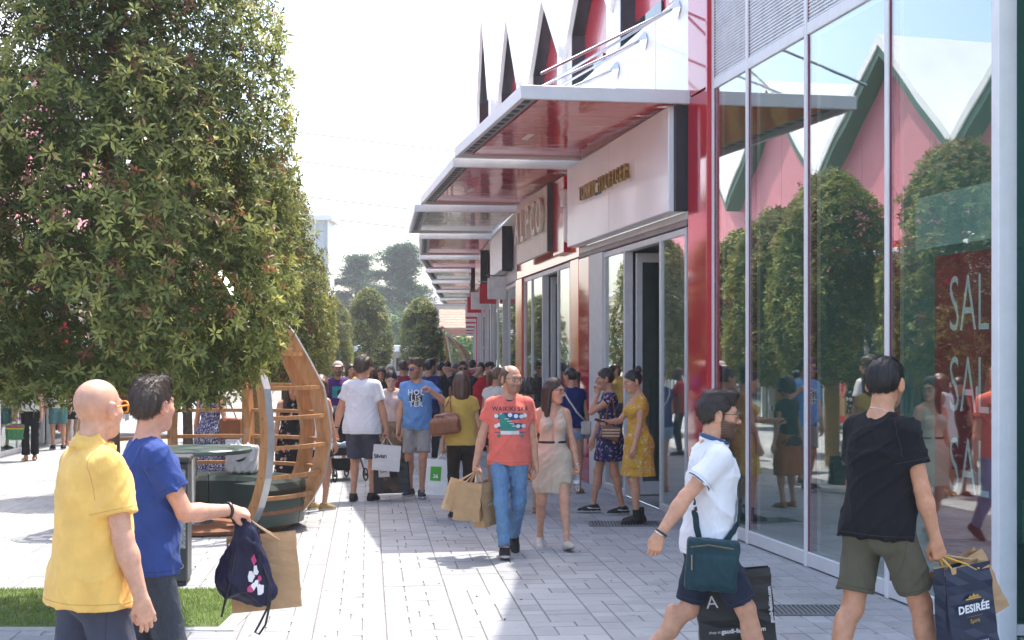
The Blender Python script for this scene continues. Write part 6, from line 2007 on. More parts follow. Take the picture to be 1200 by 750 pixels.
PEOPLE['maroon'] = person("man with cropped hair in maroon shirt, seen from behind", at(472, 25.5), 25.5, 4, 1.72,
    dict(hair='crop', haircol=(0.06, 0.035, 0.025), wear=[dict(k='tee', mat=C_MAR, sleeve=.6), dict(k='pants', mat=C_NAVY, len=.9, name='shorts'), dict(k='shoes')]), lod=3, skin=TAN)
PEOPLE['darkbald'] = person("dark-skinned bearded man with shaved head behind the white T-shirt man", at(434, 25.0), 25.0, 60, 1.60,
    dict(hair=None, beard=1, haircol=DRK_H, head=(-10, 0, 0), wear=[dict(k='tee', mat=C_RED, sleeve=.6), dict(k='pants', mat=C_NAVY, len=1.95), dict(k='shoes')]), lod=3, skin=DARKSK)
PEOPLE['redtee'] = person("dark-haired person in bright red T-shirt near the far shop fronts", at(563, 27.0), 27.0, 20, 1.67,
    dict(hair='short', haircol=DRK_H, head=(25, 0, 0), wear=[dict(k='tee', mat=C_RED, sleeve=.6), dict(k='pants', mat=C_NAVY, len=.9, name='shorts'), dict(k='shoes')]), lod=3, skin=TAN)
PEOPLE['darkcap'] = person("man in dark cap, sunglasses and black shirt beside the far pier", at(573, 28.0), 28.0, 165, 1.68,
    dict(hair='short', haircol=DRK_H, cap_hat=C_CHA, glasses=SUN_BLK, head=(30, 0, 0), wear=[dict(k='tee', mat=C_CHA, sleeve=.6), dict(k='pants', mat=C_NAVY, len=1.95), dict(k='shoes')]), lod=3, skin=TAN)
PEOPLE['ponytail'] = person("fair-haired woman with ponytail half hidden behind the coral T-shirt man", at(581, 19.0), 19.0, 25, 1.66,
    dict(fem=1, hair='pony', haircol=(0.16, 0.09, 0.045), head=(-40, 4, 0), wear=[dict(k='tee', mat=C_CRM, sleeve=.2), dict(k='pants', mat=C_NAVY, len=.6, name='shorts'), dict(k='shoes')]), lod=2, skin=TAN)
PEOPLE['curly'] = person("curly dark-haired woman between the couple, mostly hidden", at(619, 16.6), 16.6, 15, 1.54,
    dict(fem=1, hair='curly', haircol=(0.02, 0.015, 0.012), wear=[dict(k='tee', mat=C_CHA, sleeve=.3), dict(k='skirt', mat=C_ORG, name='skirt', length=-.5), dict(k='shoes', kind='sandal', name='sandal', col=(.3, .15, .05))]), lod=2, skin=OLIVE)
PEOPLE['sunhead'] = person("brown-haired woman with sunglasses pushed up, behind the looking-down woman", at(447, 27.0), 27.0, 178, 1.60,
    dict(fem=1, hair='long', haircol=BRN_H, head=(0, 18, 0), wear=[dict(k='tee', mat=C_CHA, sleeve=.3), dict(k='pants', mat=C_NAVY, len=1.9), dict(k='shoes')]), lod=3, skin=TAN)
PEOPLE['whitehair'] = person("white-haired older woman far back in the crowd", at(457, 31.0), 31.0, 175, 1.58,
    dict(fem=1, hair='curly', haircol=GRY_H, wear=[dict(k='tee', mat=C_CRM, sleeve=.4), dict(k='pants', mat=C_NAV2, len=1.9), dict(k='shoes')]), lod=3, skin=PALE)
FARP = [(516, 29.0, 5, 1.66, 'short', DRK_H, C_CHA, "black-haired man in charcoal shirt right of the navy shirt man, seen from behind", 0), (524, 31.0, -10, 1.68, 'crop', DRK_H, C_NAVY, "short-haired man in navy just left of the man with clasped hands", 0), (534, 33.0, 8, 1.62, 'long', BRN_H, C_RED, "long-haired woman in red behind the man with clasped hands", 1), (553, 32.0, 0, 1.70, 'short', DRK_H, C_MAR, "dark-haired man in maroon left of the bright red T-shirt person", 0),
        (489, 34.0, 170, 1.70, 'short', BRN_H, C_CRM, "brown-haired man in cream shirt far back, facing the camera", 0), (480, 38.0, 10, 1.66, 'bob', BRN_H, C_TEA, "woman with bobbed hair in teal far back, seen from behind", 1), (508, 40.0, 175, 1.72, 'short', DRK_H, C_SKY, "man in light blue shirt farthest back in the crowd", 0), (422, 36.0, 20, 1.66, 'long', DRK_H, C_ORG, "long-haired woman in rust top under the darker clipped tree", 1), (410, 30.0, 150, 1.62, 'bob', BRN_H, C_MUS, "woman in mustard top beside the purple T-shirt man", 1)]
for (px, d, fa, H, hr, hc_, mt, lb, fm) in FARP:
    person(lb, at(px, d), d, fa, H, dict(fem=fm, hair=hr, haircol=hc_, head=(rnd.uniform(-25, 25), 4, 0), wear=[dict(k='tee', mat=mt, sleeve=.5), dict(k='pants', mat=rnd.choice((C_NAVY, C_CHA, C_GRY)), len=rnd.choice((.9, 1.95))), dict(k='shoes')]), lod=3, skin=rnd.choice((TAN, OLIVE, PALE)))
# -- around the pod and on the left
PEOPLE['blackfloral'] = person("long-haired woman in black floral dress behind the wooden pod", at(341, 17.1), 17.1, 170, 1.55,
    dict(fem=1, hair='long', haircol=(0.03, 0.018, 0.014), hairfront=True, head=(20, 25, 0), RH=(.22, .15, .85), wear=[dict(k='dress', mat=F_BLK, neck='crew', sleeve=0, length=-.55, width=(.23, .2)), dict(k='shoes', kind='sandal', name='sandal', col=(.2, .1, .05))]), lod=2, skin=TAN)
PEOPLE['whitetank'] = person("woman in white sleeveless top and black shorts beside the wooden pod", at(373, 16.9), 16.9, 30, 1.60,
    dict(fem=1, hair='long', haircol=(0.10, 0.05, 0.025), hairlen=-.2, head=(20, 25, 0), wear=[dict(k='tee', mat=C_WHT, sleeve=0, neck='scoop', hem=-.16, boxy=1.05, fold=.05), dict(k='pants', mat=C_CHA, len=.55, name='shorts'), dict(k='shoes', col=(.3, .2, .08))]), lod=2, skin=TAN)
PEOPLE['dots'] = person("woman in blue and white speckled dress behind the pod table", at(246, 17.4), 17.4, 20, 1.62,
    dict(fem=1, hair='long', haircol=BRN_H, head=(0, 10, 0), RH=(.25, .15, 1.0), wear=[dict(k='dress', mat=F_DOT, neck='scoop', sleeve=0, length=-.50, width=(.23, .2)), dict(k='shoes', kind='sandal', name='sandal', col=(.35, .2, .1))]), lod=2, skin=TAN)
PEOPLE['denimfar'] = person("person in denim shorts far behind the pod, between the reed trunks", at(297, 29.5), 29.5, -60, 1.68,
    dict(hair='short', haircol=BRN_H, RA=(.1, .2, .085), LA=(-.1, -.2, .1), wear=[dict(k='tee', mat=C_CRM, sleeve=.6), dict(k='pants', mat=DENIML, len=.85, name='shorts'), dict(k='shoes', col=(.3, .4, .6))]), lod=3, skin=TAN)
PEOPLE['leftwoman'] = person("woman in patterned top and black trousers with colourful bag at far left", at(36, 24.7), 24.7, 172, 1.60,
    dict(fem=1, hair='long', haircol=DRK_H, RH=(.28, .05, .78), LH=(-.22, .1, .8), RA=(.07, .10, .085), LA=(-.05, -.12, .10), wear=[dict(k='tee', mat=F_TOP, sleeve=.3, hem=0, boxy=1.08), dict(k='pants', mat=C_BLK, len=1.93, flare=1.5), dict(k='shoes', kind='sandal', name='sandal', col=(.25, .12, .05))]), lod=2, skin=TAN)
PEOPLE['bwdress'] = person("woman in black and white leaf-print dress near the red poster", at(83, 29.0), 29.0, 15, 1.62,
    dict(fem=1, hair='long', haircol=BRN_H, wear=[dict(k='dress', mat=F_BW, neck='crew', sleeve=.3, length=-.38, width=(.21, .18)), dict(k='shoes', kind='sandal', name='sandal', col=(.3, .15, .06))]), lod=2, skin=TAN)
PEOPLE['leftwhite'] = person("person in white shirt and teal shorts by the left shop windows", at(68, 27.6), 27.6, -20, 1.66,
    dict(hair='short', haircol=BRN_H, wear=[dict(k='tee', mat=C_CRM, sleeve=.5), dict(k='pants', mat=C_TEA, len=.95, name='shorts'), dict(k='shoes')]), lod=3, skin=TAN)

# -- prints and trims on clothing
PRW = M("print_white", (0.72, 0.72, 0.72), .8, var=.05); PRD = M("print_dark", (0.02, 0.022, 0.03), .8, var=.1); PRG = M("print_green", (0.03, 0.24, 0.19), .8); PRN = M("print_blue", (0.03, 0.07, 0.20), .8); PRT = M("print_teal", (0.02, 0.30, 0.33), .8); PRP = M("print_pink", (.5, .06, .18), .8)
def front(J, g, VF, xo, zo, mat, name="print", lift=.0025, cut=.014):
    T, R = J['T'], J['Rt']
    V, F = VF
    decal(J, g, [(v[0] + xo, v[1] + zo) for v in V], F, T(0, 0.30, 0.30), -R[:, 0], R[:, 2], -R[:, 1], mat, name, cut, lift)
J = PEOPLE['skyblue']
front(J, 't_shirt', disc2(0, 0, .085), 0.0, .02, PRD, lift=.002)
for i, (w, z) in enumerate((("HOL", .095), ("LIS", .02), ("TER", -.055))):
    V, F = text_mesh(w, .095, 0, 'CENTER', 1.15, .002); front(J, 't_shirt', (V, F), 0.0, z, PRW, "lettering", .0045, .012)
J = PEOPLE['coral']
V, F = text_mesh("WAIKIKI SK8", .056, 0, 'CENTER', 1.12, .001, .92); front(J, 't_shirt', (V, F), 0, .125, PRD, "lettering", .003, .010)
front(J, 't_shirt', disc2(0, 0, .155, .034), 0, .06, PRN); front(J, 't_shirt', disc2(0, 0, .15, .034), 0, -.03, PRN)
for k, (x, z) in enumerate(((-.125, .062), (-.08, .07), (.0, .072), (.055, .062), (.105, .058), (.135, .066), (-.125, -.03), (-.10, -.018), (.02, -.022), (.075, -.03), (.125, -.03))):
    front(J, 't_shirt', disc2(0, 0, .021, .019, 9), x, z, PRW, lift=.004)
front(J, 't_shirt', ([(-.10, .075), (-.06, .085), (.0, .02), (.06, -.045), (.06, -.07), (-.085, -.07)], [(0, 1, 2, 3, 4, 5)]), 0, 0, PRG, lift=.0055)
for k in range(4): front(J, 't_shirt', rect2(-.05 + k * .022, .035 - k * .022, -.01 + k * .022, .041 - k * .022), 0, 0, PRW, lift=.007)
front(J, 't_shirt', rect2(-.085, -.105, .085, -.072), 0, 0, PRW, lift=.005)
front(J, 't_shirt', rect2(-.14, -.092, .15, -.084), 0, 0, PRN, lift=.003)
for x in (-.10, .11): front(J, 't_shirt', disc2(0, 0, .018, .016, 12), x, -.12, PRG, lift=.004)
J = PEOPLE['purplecap']
front(J, 't_shirt', rect2(-.10, -.10, .10, .10), 0, 0, PRT); front(J, 't_shirt', disc2(0, 0, .05, .07, 9), .03, -.02, PRD, lift=.004)
J = PEOPLE['blue']
for k in range(9): front(J, 't_shirt', disc2(0, 0, rnd.uniform(.010, .03), rnd.uniform(.02, .05), 7), rnd.uniform(-.12, .0), rnd.uniform(-.08, .12), PRP)

def ring_trim(J, name, c, R, A, B, r, mat, hz=1.0, parent=None, h=.005):
    v, q = sdf_mesh([tor(c, R, A, B, r, 0, hz)], h)
    return to_obj(name, v, q, J['s'], mat, parent or J['body'])
def frame_from(z):
    z = nrm(z); x = nrm(np.cross(z, [0.3, .9, .2])); y = np.cross(z, x); return np.stack([x, y, z], 1)
J = PEOPLE['polo']
po = J['BV']['polo_shirt'][0]
BLT = M("collar_blue", (0.03, 0.07, 0.16), .7)
ring_trim(J, "collar_trim", J['T'](0, .0, .553), J['Rt'] @ RX(-.28), .079, .082, .0095, BLT, 1.3, po)
for n in 'RL':
    d = J[n + 'e'] - J[n + 's']; c = J[n + 's'] + d * .62
    ring_trim(J, "cuff_trim", c - nrm(d) * .006, frame_from(d), .072, .072, .0045, BLT, 1.0, po)
front(J, 'polo_shirt', rect2(-.014, .06, .014, .20), 0, 0, M("placket_white", (.68, .68, .72), .8), "placket", .004)
for z in (.18, .15): front(J, 'polo_shirt', disc2(0, 0, .006, n=8), 0, z, BLT, "button", .007)
sil = M("silver", (.6, .6, .6), .25, .9, var=0)
w = J['Rw']; ring_trim(J, "bracelet", w + (J['Re'] - w) * .05, frame_from(J['Re'] - w), .034, .032, .006, M("dark_beads", (.02, .02, .02), .5))
ring_trim(J, "bracelet", w + (J['Re'] - w) * .0, frame_from(J['Re'] - w), .034, .032, .0055, sil)
J = PEOPLE['black']
ring_trim(J, "necklace", J['T'](0, -.012, .545), J['Rt'] @ RX(-.35), .066, .066, .0028, sil, 1, None, .003)
J = PEOPLE['blue']
w = J['Rw']; ring_trim(J, "wristwatch", w + (J['Re'] - w) * .04, frame_from(J['Re'] - w), .036, .033, .006, M("watch_black", (.015, .015, .015), .4), 1.6)
J = PEOPLE['beige']
ring_trim(J, "belt", J['pel'] + J['Rp'] @ np.array([0, 0, .165]), J['Rp'], .147, .118, .006, M("belt_black", (.012, .012, .012), .5), 2.2)
w = J['Lw']; ring_trim(J, "bracelet", w + (J['Le'] - w) * .04, frame_from(J['Le'] - w), .028, .026, .006, sil)
J = PEOPLE['whitetee']; w = J['Lw']; ring_trim(J, "wristwatch", w + (J['Le'] - w) * .05, frame_from(J['Le'] - w), .036, .033, .007, M("watch_black", (.015, .015, .015), .4))
J = PEOPLE['yellowdress']; w = J['Lw']
J = PEOPLE['coral']
ring_trim(J, "collar_trim", J['T'](0, 0.012, 0.520), J['Rt'] @ RX(-0.35), .064, .065, .006, M("collar_dark", (.05, .03, .05), .8), 1.3, J['BV']['t_shirt'][0])

for key, gar, colr, sl in (('yellow', 'polo_shirt', (.52, .33, .09), .66), ('blue', 't_shirt', (.015, .03, .12), .60), ('polo', 'polo_shirt', (.48, .48, .52), .62), ('black', 't_shirt', (.035, .035, .04), .56), ('coral', 't_shirt', (.5, .08, .06), .56), ('whitetee', 't_shirt', (.5, .5, .52), .62), ('skyblue', 't_shirt', (.07, .16, .34), .56)):
    J = PEOPLE[key]; mt = M("stitch_" + key, colr, .9, var=0)
    hm = [w for w in [-.115 if key == 'yellow' else -.10 if key in ('blue', 'polo') else -.085 if key in ('black', 'skyblue') else -.09 if key == 'coral' else -.12]][0]
    seam(J, gar, J['T'](0, 0, hm + .028), J['Rt'] @ np.array([0, 0, 1.0]), mt)
    for n in 'RL':
        d_ = J[n + 'e'] - J[n + 's']; sgn = 1 if n == 'R' else -1
        seam(J, gar, J[n + 's'] + d_ * (sl - .085), d_, mt, J[n + 's'] + d_ * (sl - .085), .11)
        seam(J, gar, J[n + 's'] - J['Rt'] @ np.array([sgn * .012, 0, 0]), J['Rt'] @ np.array([1.0, 0, sgn * .25]), mt, J[n + 's'] - np.array([0, 0, .03]), .115, name="shoulder_seam")
for key, gar in (('yellow', 'shorts'), ('polo', 'shorts'), ('black', 'shorts'), ('whitetee', 'shorts')):
    J = PEOPLE[key]; mt = M("stitch_pants_" + key, dict(yellow=(.025, .028, .045), polo=(.045, .05, .08), black=(.055, .05, .03), whitetee=(.025, .028, .045))[key], .9, var=0)
    L = dict(yellow=.95, polo=.90, black=.80, whitetee=.93)[key]
    for n in 'RL':
        d_ = J[n + 'k'] - J[n + 'h']
        seam(J, gar, J[n + 'h'] + d_ * (L - .06), d_, mt, J[n + 'h'] + d_ * (L - .06), .14)
        c_ = J[n + 'h']; sg = 1 if n == 'R' else -1
        seam(J, gar, c_, J['Rp'] @ np.array([.12 * sg, 1.0, 0]), mt, c_ + J['Rp'] @ np.array([sg * .11, 0, -.12]), .24, name="side_seam")
# ---------------------------------------------------------------- timber pod with bench and table
WOOD = None
def wood_mat():
    m, nt, p = new_mat("larch_wood")
    g = tex_noise(nt, 6, 5, .6, stretch=(3, 3, .6))
    r = ramp(nt, g, [(.25, (0.32, 0.145, 0.05)), (.55, (0.49, 0.245, 0.095)), (.85, (0.58, 0.33, 0.15))])
    nt.links.new(r, p.inputs['Base Color']); p.inputs['Roughness'].default_value = .5; p.inputs['Coat Weight'].default_value = .15
    bump(nt, p, g, .15, .004); return m
WOOD = wood_mat(); WOODD = M("dark_larch", (0.26, 0.10, 0.045), .55, var=.25, vscale=9)
VINYL = M("green_vinyl", (0.022, 0.042, 0.034), .38, var=.12, vscale=3, bmp=.15, bscale=25)

def pod_profile(z, s=1.0):
    Z = np.array([0, .06, .3, .6, 1.0, 1.5, 2.08, 2.5, 2.72, 2.85]); R = np.array([.86, .95, 1.15, 1.29, 1.35, 1.27, .95, .56, .30, .06])
    return float(np.interp(z, Z, R))
def build_pod(cx, cy, label, ribs, gap_ring, rz=0.0, detail=True):
    t = empty("wooden_pod", (cx, cy, 0), label, "pod seat", None, rz)
    P = lambda r, a, z: (r * math.cos(a), r * math.sin(a), z)
    zs = [0.02, .06, .15, .3, .45, .6, .8, 1.0, 1.25, 1.5, 1.8, 2.08, 2.3, 2.5, 2.62, 2.72, 2.80, 2.85]
    # smooth profile by small averaging
    pr = lambda z: (pod_profile(z - .08) + 2 * pod_profile(z) + pod_profile(z + .08)) / 4 if z > .1 else pod_profile(z)
    for a in ribs:
        mb = MB(); w = .036; n = len(zs)
        ca, sa = math.cos(a), math.sin(a); ex = Vector((-sa, ca, 0))
        o = len(mb.v)
        for z in zs:
            r = pr(z); zn = min(2.85, z + .05); tz = Vector((pr(zn) - pr(max(0, z - .05)), 0, zn - max(0, z - .05))).normalized()
            nr = Vector((tz.z, 0, -tz.x))           # outward normal in the r-z plane
            for (d, s) in ((0.0, 1), (0.0, -1), (-.15, -1), (-.15, 1)):
                rr = r + nr.x * d; zz = max(.0, z + nr.z * d)
                q = Vector((rr * ca, rr * sa, zz)) + ex * (w * s); mb.v.append(tuple(q))
        for i in range(n - 1):
            for k in range(4):
                mb.f.append((o + i * 4 + k, o + i * 4 + (k + 1) % 4, o + (i + 1) * 4 + (k + 1) % 4, o + (i + 1) * 4 + k)); mb.m.append(0)
        mb.f += [(o + 3, o + 2, o + 1, o), tuple(o + (n - 1) * 4 + k for k in range(4))]; mb.m += [0, 0]
        rib = mb.build("rib", WOOD, t, origin=(0, 0, 0))
        st = []
        for z in zs:
            r = pr(z) + .006; st.append(Vector((r * ca, r * sa, z)) )
        strip = MB()
        for i in range(n - 1):
            A, B = st[i], st[i + 1]
            strip.add([A - ex * (w + .002), A + ex * (w + .002), B + ex * (w + .002), B - ex * (w + .002), A * .996 - ex * (w + .002), A * .996 + ex * (w + .002), B * .996 + ex * (w + .002), B * .996 - ex * (w + .002)], [(0, 1, 2, 3), (7, 6, 5, 4), (0, 4, 5, 1), (2, 6, 7, 3), (1, 5, 6, 2), (3, 7, 4, 0)])
        strip.build("edge_strip", M("edge_steel", (.45, .46, .46), .35, .6), rib, origin=(0, 0, 0))
        if detail:
            for z in (.3, .6, .9, 1.2, 1.5, 1.85):
                r = pr(z) - .075; s = ex * (w + .001)
                c = Vector((r * ca, r * sa, z))
                for sg in (1, -1):
                    MB().tube([c + s * sg, c + ex * (w + .006) * sg], .010, 8).build("bolt", STEEL, rib, origin=(0, 0, 0))
    for z in (.10, .22, .38, .60, .90, 1.20, 1.50, 1.85, 2.2, 2.5):
        low = z < .3
        for a, b in zip(ribs[:-1], ribs[1:]):
            n = 7; r = pr(z) - .03; mb = MB(); o = 0; h = .020; dp = .055
            da = .045 / r
            for i in range(n):
                q = a + da + (b - a - 2 * da) * i / (n - 1)
                for (dr, dz) in ((0, -h), (0, h), (-dp, h), (-dp, -h)):
                    mb.v.append(P(r + dr, q, z + dz))
            for i in range(n - 1):
                for k in range(4): mb.f.append((i * 4 + k, i * 4 + (k + 1) % 4, (i + 1) * 4 + (k + 1) % 4, (i + 1) * 4 + k)); mb.m.append(0)
            mb.f += [(3, 2, 1, 0), tuple((n - 1) * 4 + k for k in range(4))]; mb.m += [0, 0]
            mb.build("slat", WOOD if z > .3 else WOODD, t, origin=(0, 0, 0))
    # floor disc and curved bench
    MB().lathe((0, 0, 0), [(.84, .006), (.90, .012), (.92, .05), (.88, .058)], 40).build("base_ring", WOODD, t, origin=(0, 0, 0))
    if not detail: return t
    def sector(a0, a1, r0, r1, z0, z1, rr, mat, name):
        mb = MB(); n = 16
        prof = [(r0 + rr, z0), (r0, z0 + rr), (r0 + .0, z1 - rr), (r0 + rr, z1), (r1 - rr, z1 + .012), (r1, z1 - rr), (r1 - .05, z0)]
        k = len(prof)
        for i in range(n + 1):
            a = a0 + (a1 - a0) * i / n
            for (r, z) in prof: mb.v.append(P(r, a, z))
        for i in range(n):
            for j in range(k): mb.f.append((i * k + j, i * k + (j + 1) % k, (i + 1) * k + (j + 1) % k, (i + 1) * k + j)); mb.m.append(0)
        mb.f += [tuple(reversed(range(k))), tuple(n * k + j for j in range(k))]; mb.m += [0, 0]
        return mb.build(name, mat, t, origin=(0, 0, 0))
    A = [-.85, -.2, .45, 1.1, 1.75, 2.4, 3.05, 3.6]
    for a, b in zip(A[:-1], A[1:]): sector(a + .008, b - .008, .50, 1.08, .07, .50, .05, VINYL, "cushion")
    tb = MB().lathe((-.12, -.1, 0), [(.035, .055), (.035, .80)], 16).build("table_stem", STEEL, t, origin=(0, 0, 0), smooth=False)
    MB().lathe((-.12, -.1, 0), [(.60, .80), (.615, .81), (.615, .84), (.60, .852), (.3, .853)], 40).build("table_top", M("table_green", (0.06, 0.10, 0.085), .4, var=.1), t, origin=(0, 0, 0))
    MB().lathe((-.12, -.1, 0), [(.22, .058), (.22, .068), (.05, .075)], 24).build("table_foot", STEEL, t, origin=(0, 0, 0))
    return t
R_ = math.radians
build_pod(-3.27, 15.25, "timber-ribbed open pod with green bench and round table under the tree", [R_(-50), R_(-3), R_(41), R_(80), R_(120), R_(160), R_(200)], None)
t2 = build_pod(-3.5, 75.0, "farther timber-ribbed pod rising behind the crowd near the round tree", [R_(-75), R_(-40), R_(-8), R_(40), R_(90), R_(140), R_(190)], None, detail=False)
t2.scale = (1.15, 1.15, 1.0)

# ---------------------------------------------------------------- litter bin
def litter_bin():
    x, y = at(200, 11.5), 11.5
    t = empty("litter_bin", (x, y, 0), "dark grey litter bin with speckled side panel beside the grass", "bin", None, .12)
    bm_ = M("bin_grey", (0.06, 0.062, 0.065), .45, .3)
    MB().bbox((-.15, -.17, .03), (.15, .17, .98), .012).build("body", bm_, t, origin=(0, 0, 0))
    MB().bbox((-.165, -.185, .985), (.165, .185, 1.03), .01).build("lid", bm_, t, origin=(0, 0, 0))
    MB().bbox((-.13, -.1805, .76), (.06, -.171, .93), .004).build("slot", DARK, t, origin=(0, 0, 0))
    MB().bbox((.085, -.186, .30), (.135, -.1715, .93), .003).build("side_panel", M("speckled_panel", (0.30, 0.30, 0.30), .6, var=.8, vscale=60), t, origin=(0, 0, 0))
    MB().tube([(.10 + .018 * math.cos(a * .42), -.178, .16 + .018 * math.sin(a * .42)) for a in range(15)], .004, 6, closed=True).build("emblem", M("emblem_grey", (.4, .4, .4), .5), t, origin=(0, 0, 0))
    MB().bbox((-.14, -.16, .0), (.14, .16, .028), .004).build("foot", DARK, t, origin=(0, 0, 0))
litter_bin()

# ---------------------------------------------------------------- bags
KRAFT = M("kraft_paper", (0.46, 0.28, 0.14), .8, var=.10, vscale=10, bmp=.25, bscale=30)
KRAFTL = M("pale_kraft_paper", (0.56, 0.38, 0.21), .8, var=.08, vscale=10, bmp=.25, bscale=30)
CORD = M("paper_cord", (0.50, 0.34, 0.2), .8)

def paper_bag(label, top, w, h, d, yaw, mat, hand=None, tilt=0.0, roll=0.0, group=None, cord=None, seed=1, cat="shopping bag", inner=None, gus=0.045, name="shopping_bag"):
    """folded paper carrier: creased gusset sides, open top with rim fold, two cord loops meeting in the hand. yaw: direction the broad face looks (0 = towards camera)"""
    t = empty(name, top, label, cat, group, 0)
    t.rotation_euler = (math.radians(tilt), math.radians(roll), math.radians(yaw))
    r = random.Random(seed); V, F = [], []
    nz = 9; ring = []
    def prof(f):
        g = gus * (1 - .8 * f)         # gusset folds in towards the top
        q = []
        for i in range(5): q.append((-w / 2 + w * i / 4, -d / 2 * (1 - .35 * (1 - f))))
        q.append((w / 2 - g, 0.0))
        for i in range(5): q.append((w / 2 - w * i / 4, d / 2 * (1 - .35 * (1 - f))))
        q.append((-w / 2 + g, 0.0))
        return q
    K = 12
    for k in range(nz + 1):
        f = k / nz
        for (x, y) in prof(f):
            V.append((x + r.uniform(-.004, .004), y + r.uniform(-.006, .006) * (1 if 0 < k else .4), -h * f))
    for k in range(nz):
        for i in range(K):
            F.append((k * K + i, (k + 1) * K + i, (k + 1) * K + (i + 1) % K, k * K + (i + 1) % K))
    F.append(tuple(nz * K + i for i in range(K)))
    mb = MB().add(V, F)
    b = mb.build("bag_body", mat, t, origin=(0, 0, 0))
    sm = b.modifiers.new("thickness", 'SOLIDIFY'); sm.thickness = .0016; sm.offset = -1
    # turned rim
    o = MB()
    P0 = prof(0)
    for i in range(K):
        a, c = P0[i], P0[(i + 1) % K]
        o.add([(a[0] * .992, a[1] * .96, .001), (c[0] * .992, c[1] * .96, .001), (c[0] * .992, c[1] * .96, -.035), (a[0] * .992, a[1] * .96, -.035)], [(0, 1, 2, 3)])
    o.build("rim_fold", inner or mat, t, origin=(0, 0, 0))
    if hand is not None:
        t_inv = (Matrix.Translation(Vector(top)) @ t.rotation_euler.to_matrix().to_4x4()).inverted()
        hp = t_inv @ Vector(hand)
    else:
        hp = Vector((0, 0, .14))
    for s in (1, -1):
        y = s * d / 2 * .66
        pts = []
        for i in range(13):
            f = i / 12; x = (f - .5) * 2
            p0 = Vector((w * .26 * x, y, -.03)); 
            q = 1 - abs(x) ** 2.2
            pts.append(Vector((w * .26 * x * (1 - .75 * q) + hp.x * q, y * (1 - q) + hp.y * q, -.03 + (hp.z + .03) * q)))
        MB().tube(pts, .0045, 6).build("handle", cord or CORD, t, origin=(0, 0, 0))
    t["_w"] = 0
    del t["_w"]
    return t, b

def face_text(b, txt, size, x, z, y, mat, sp=1.0, bold=0.0, rot=0.0, name="lettering"):
    V, F = text_mesh(txt, size, 0.0008, 'CENTER', sp, bold)
    c, s = math.cos(rot), math.sin(rot)
    MB().add([(x + v[0] * c - v[1] * s, y - v[2] - .0, z + v[0] * s + v[1] * c) for v in V], F).build(name, mat, b, origin=(0, 0, 0))

def grip(J, n, f=.075):
    """the point the fingers close round"""
    return J['W'](J[n + 'w'] + J[n + 'hd'] * f + J[n + 'pn'] * .022)

BLKP = M("black_bag_paper", (0.010, 0.010, 0.011), .42, var=.1, bmp=.12, bscale=12); NVYP = M("navy_bag_paper", (0.008, 0.017, 0.045), .4, var=.12, bmp=.12, bscale=12)
WHTP = M("white_bag_paper", (0.72, 0.71, 0.69), .6, var=.04, bmp=.15, bscale=14); INK = M("bag_ink", (0.02, 0.02, 0.02), .6); INKW = M("bag_print_white", (0.75, 0.75, 0.75), .6, var=0); INKG = M("bag_print_gold", (0.55, 0.33, 0.05), .5)

# coral man's three kraft bags
J = PEOPLE['coral']; g = grip(J, 'R')
G3 = "kraft bags carried by the man in coral"
paper_bag("front kraft paper bag with square fold lines, lowest in the coral man's hand", g + np.array([-.06, -.10, -.10]), .25, .345, .11, -14, KRAFT, g, roll=3, group=G3, seed=2)
paper_bag("pale kraft bag tilted outward to the left, behind the other two", g + np.array([-.12, .08, -.10]), .24, .30, .10, 16, KRAFTL, g, roll=17, group=G3, seed=3)
_, b = paper_bag("tall kraft bag seen from its folded side, nearest the coral man's jeans", g + np.array([.075, -.02, -.10]), .26, .40, .13, 52, KRAFT, g, roll=-8, group=G3, seed=4)
face_text(b, "FOREVER", .026, .0, -.20, -.062, INKW, rot=.1)
# man in black: navy bag and kraft bag
J = PEOPLE['black']; g = grip(J, 'R')
_, b = paper_bag("navy carrier bag with white and gold lettering and yellow handle", g + np.array([.12, -.02, -.05]), .30, .42, .13, 24, NVYP, g, roll=-6, cord=M("yellow_cord", (.75, .42, .02), .5), seed=5, inner=KRAFT)
face_text(b, "DESIRÉE", .055, 0.0, -.22, -.068, INKW, 1.05, .002)
MB().add([(-.05, -.069, -.165), (.05, -.069, -.165), (.05, -.069, -.172), (-.05, -.069, -.172)], [(0, 1, 2, 3)]).add([(-.035, -.069, -.163), (-.02, -.069, -.150), (-.008, -.069, -.158), (.004, -.069, -.143), (.016, -.069, -.156), (.03, -.069, -.150), (.04, -.069, -.163)], [(0, 1, 2, 3, 4, 5, 6)]).build("emblem", INKG, b, origin=(0, 0, 0))
face_text(b, "- - - - - - - -", .022, 0, -.258, -.069, INKG); face_text(b, "Spirit", .03, 0, -.285, -.069, INKG)
face_text(b, "www.desiree.it", .016, .03, -.395, -.070, INKW)
for k in range(7):
    a = MB().add([(.151 - .02, .0, 0)] * 0, [])
    y0, y1 = -.045, .035
    zz = -.175 - k * .016
    MB().add([(.149, y0, zz), (.149, y1 - .01 * (k % 3), zz), (.149, y1 - .01 * (k % 3), zz - (.011 if k == 0 else .005)), (.149, y0, zz - (.011 if k == 0 else .005))], [(0, 1, 2, 3)]).build("side_print", INKW, b, origin=(0, 0, 0))
_, b = paper_bag("kraft paper bag tilted behind the navy carrier bag", g + np.array([.15, .17, -.06]), .30, .34, .12, 14, KRAFT, g, roll=-26, seed=6)
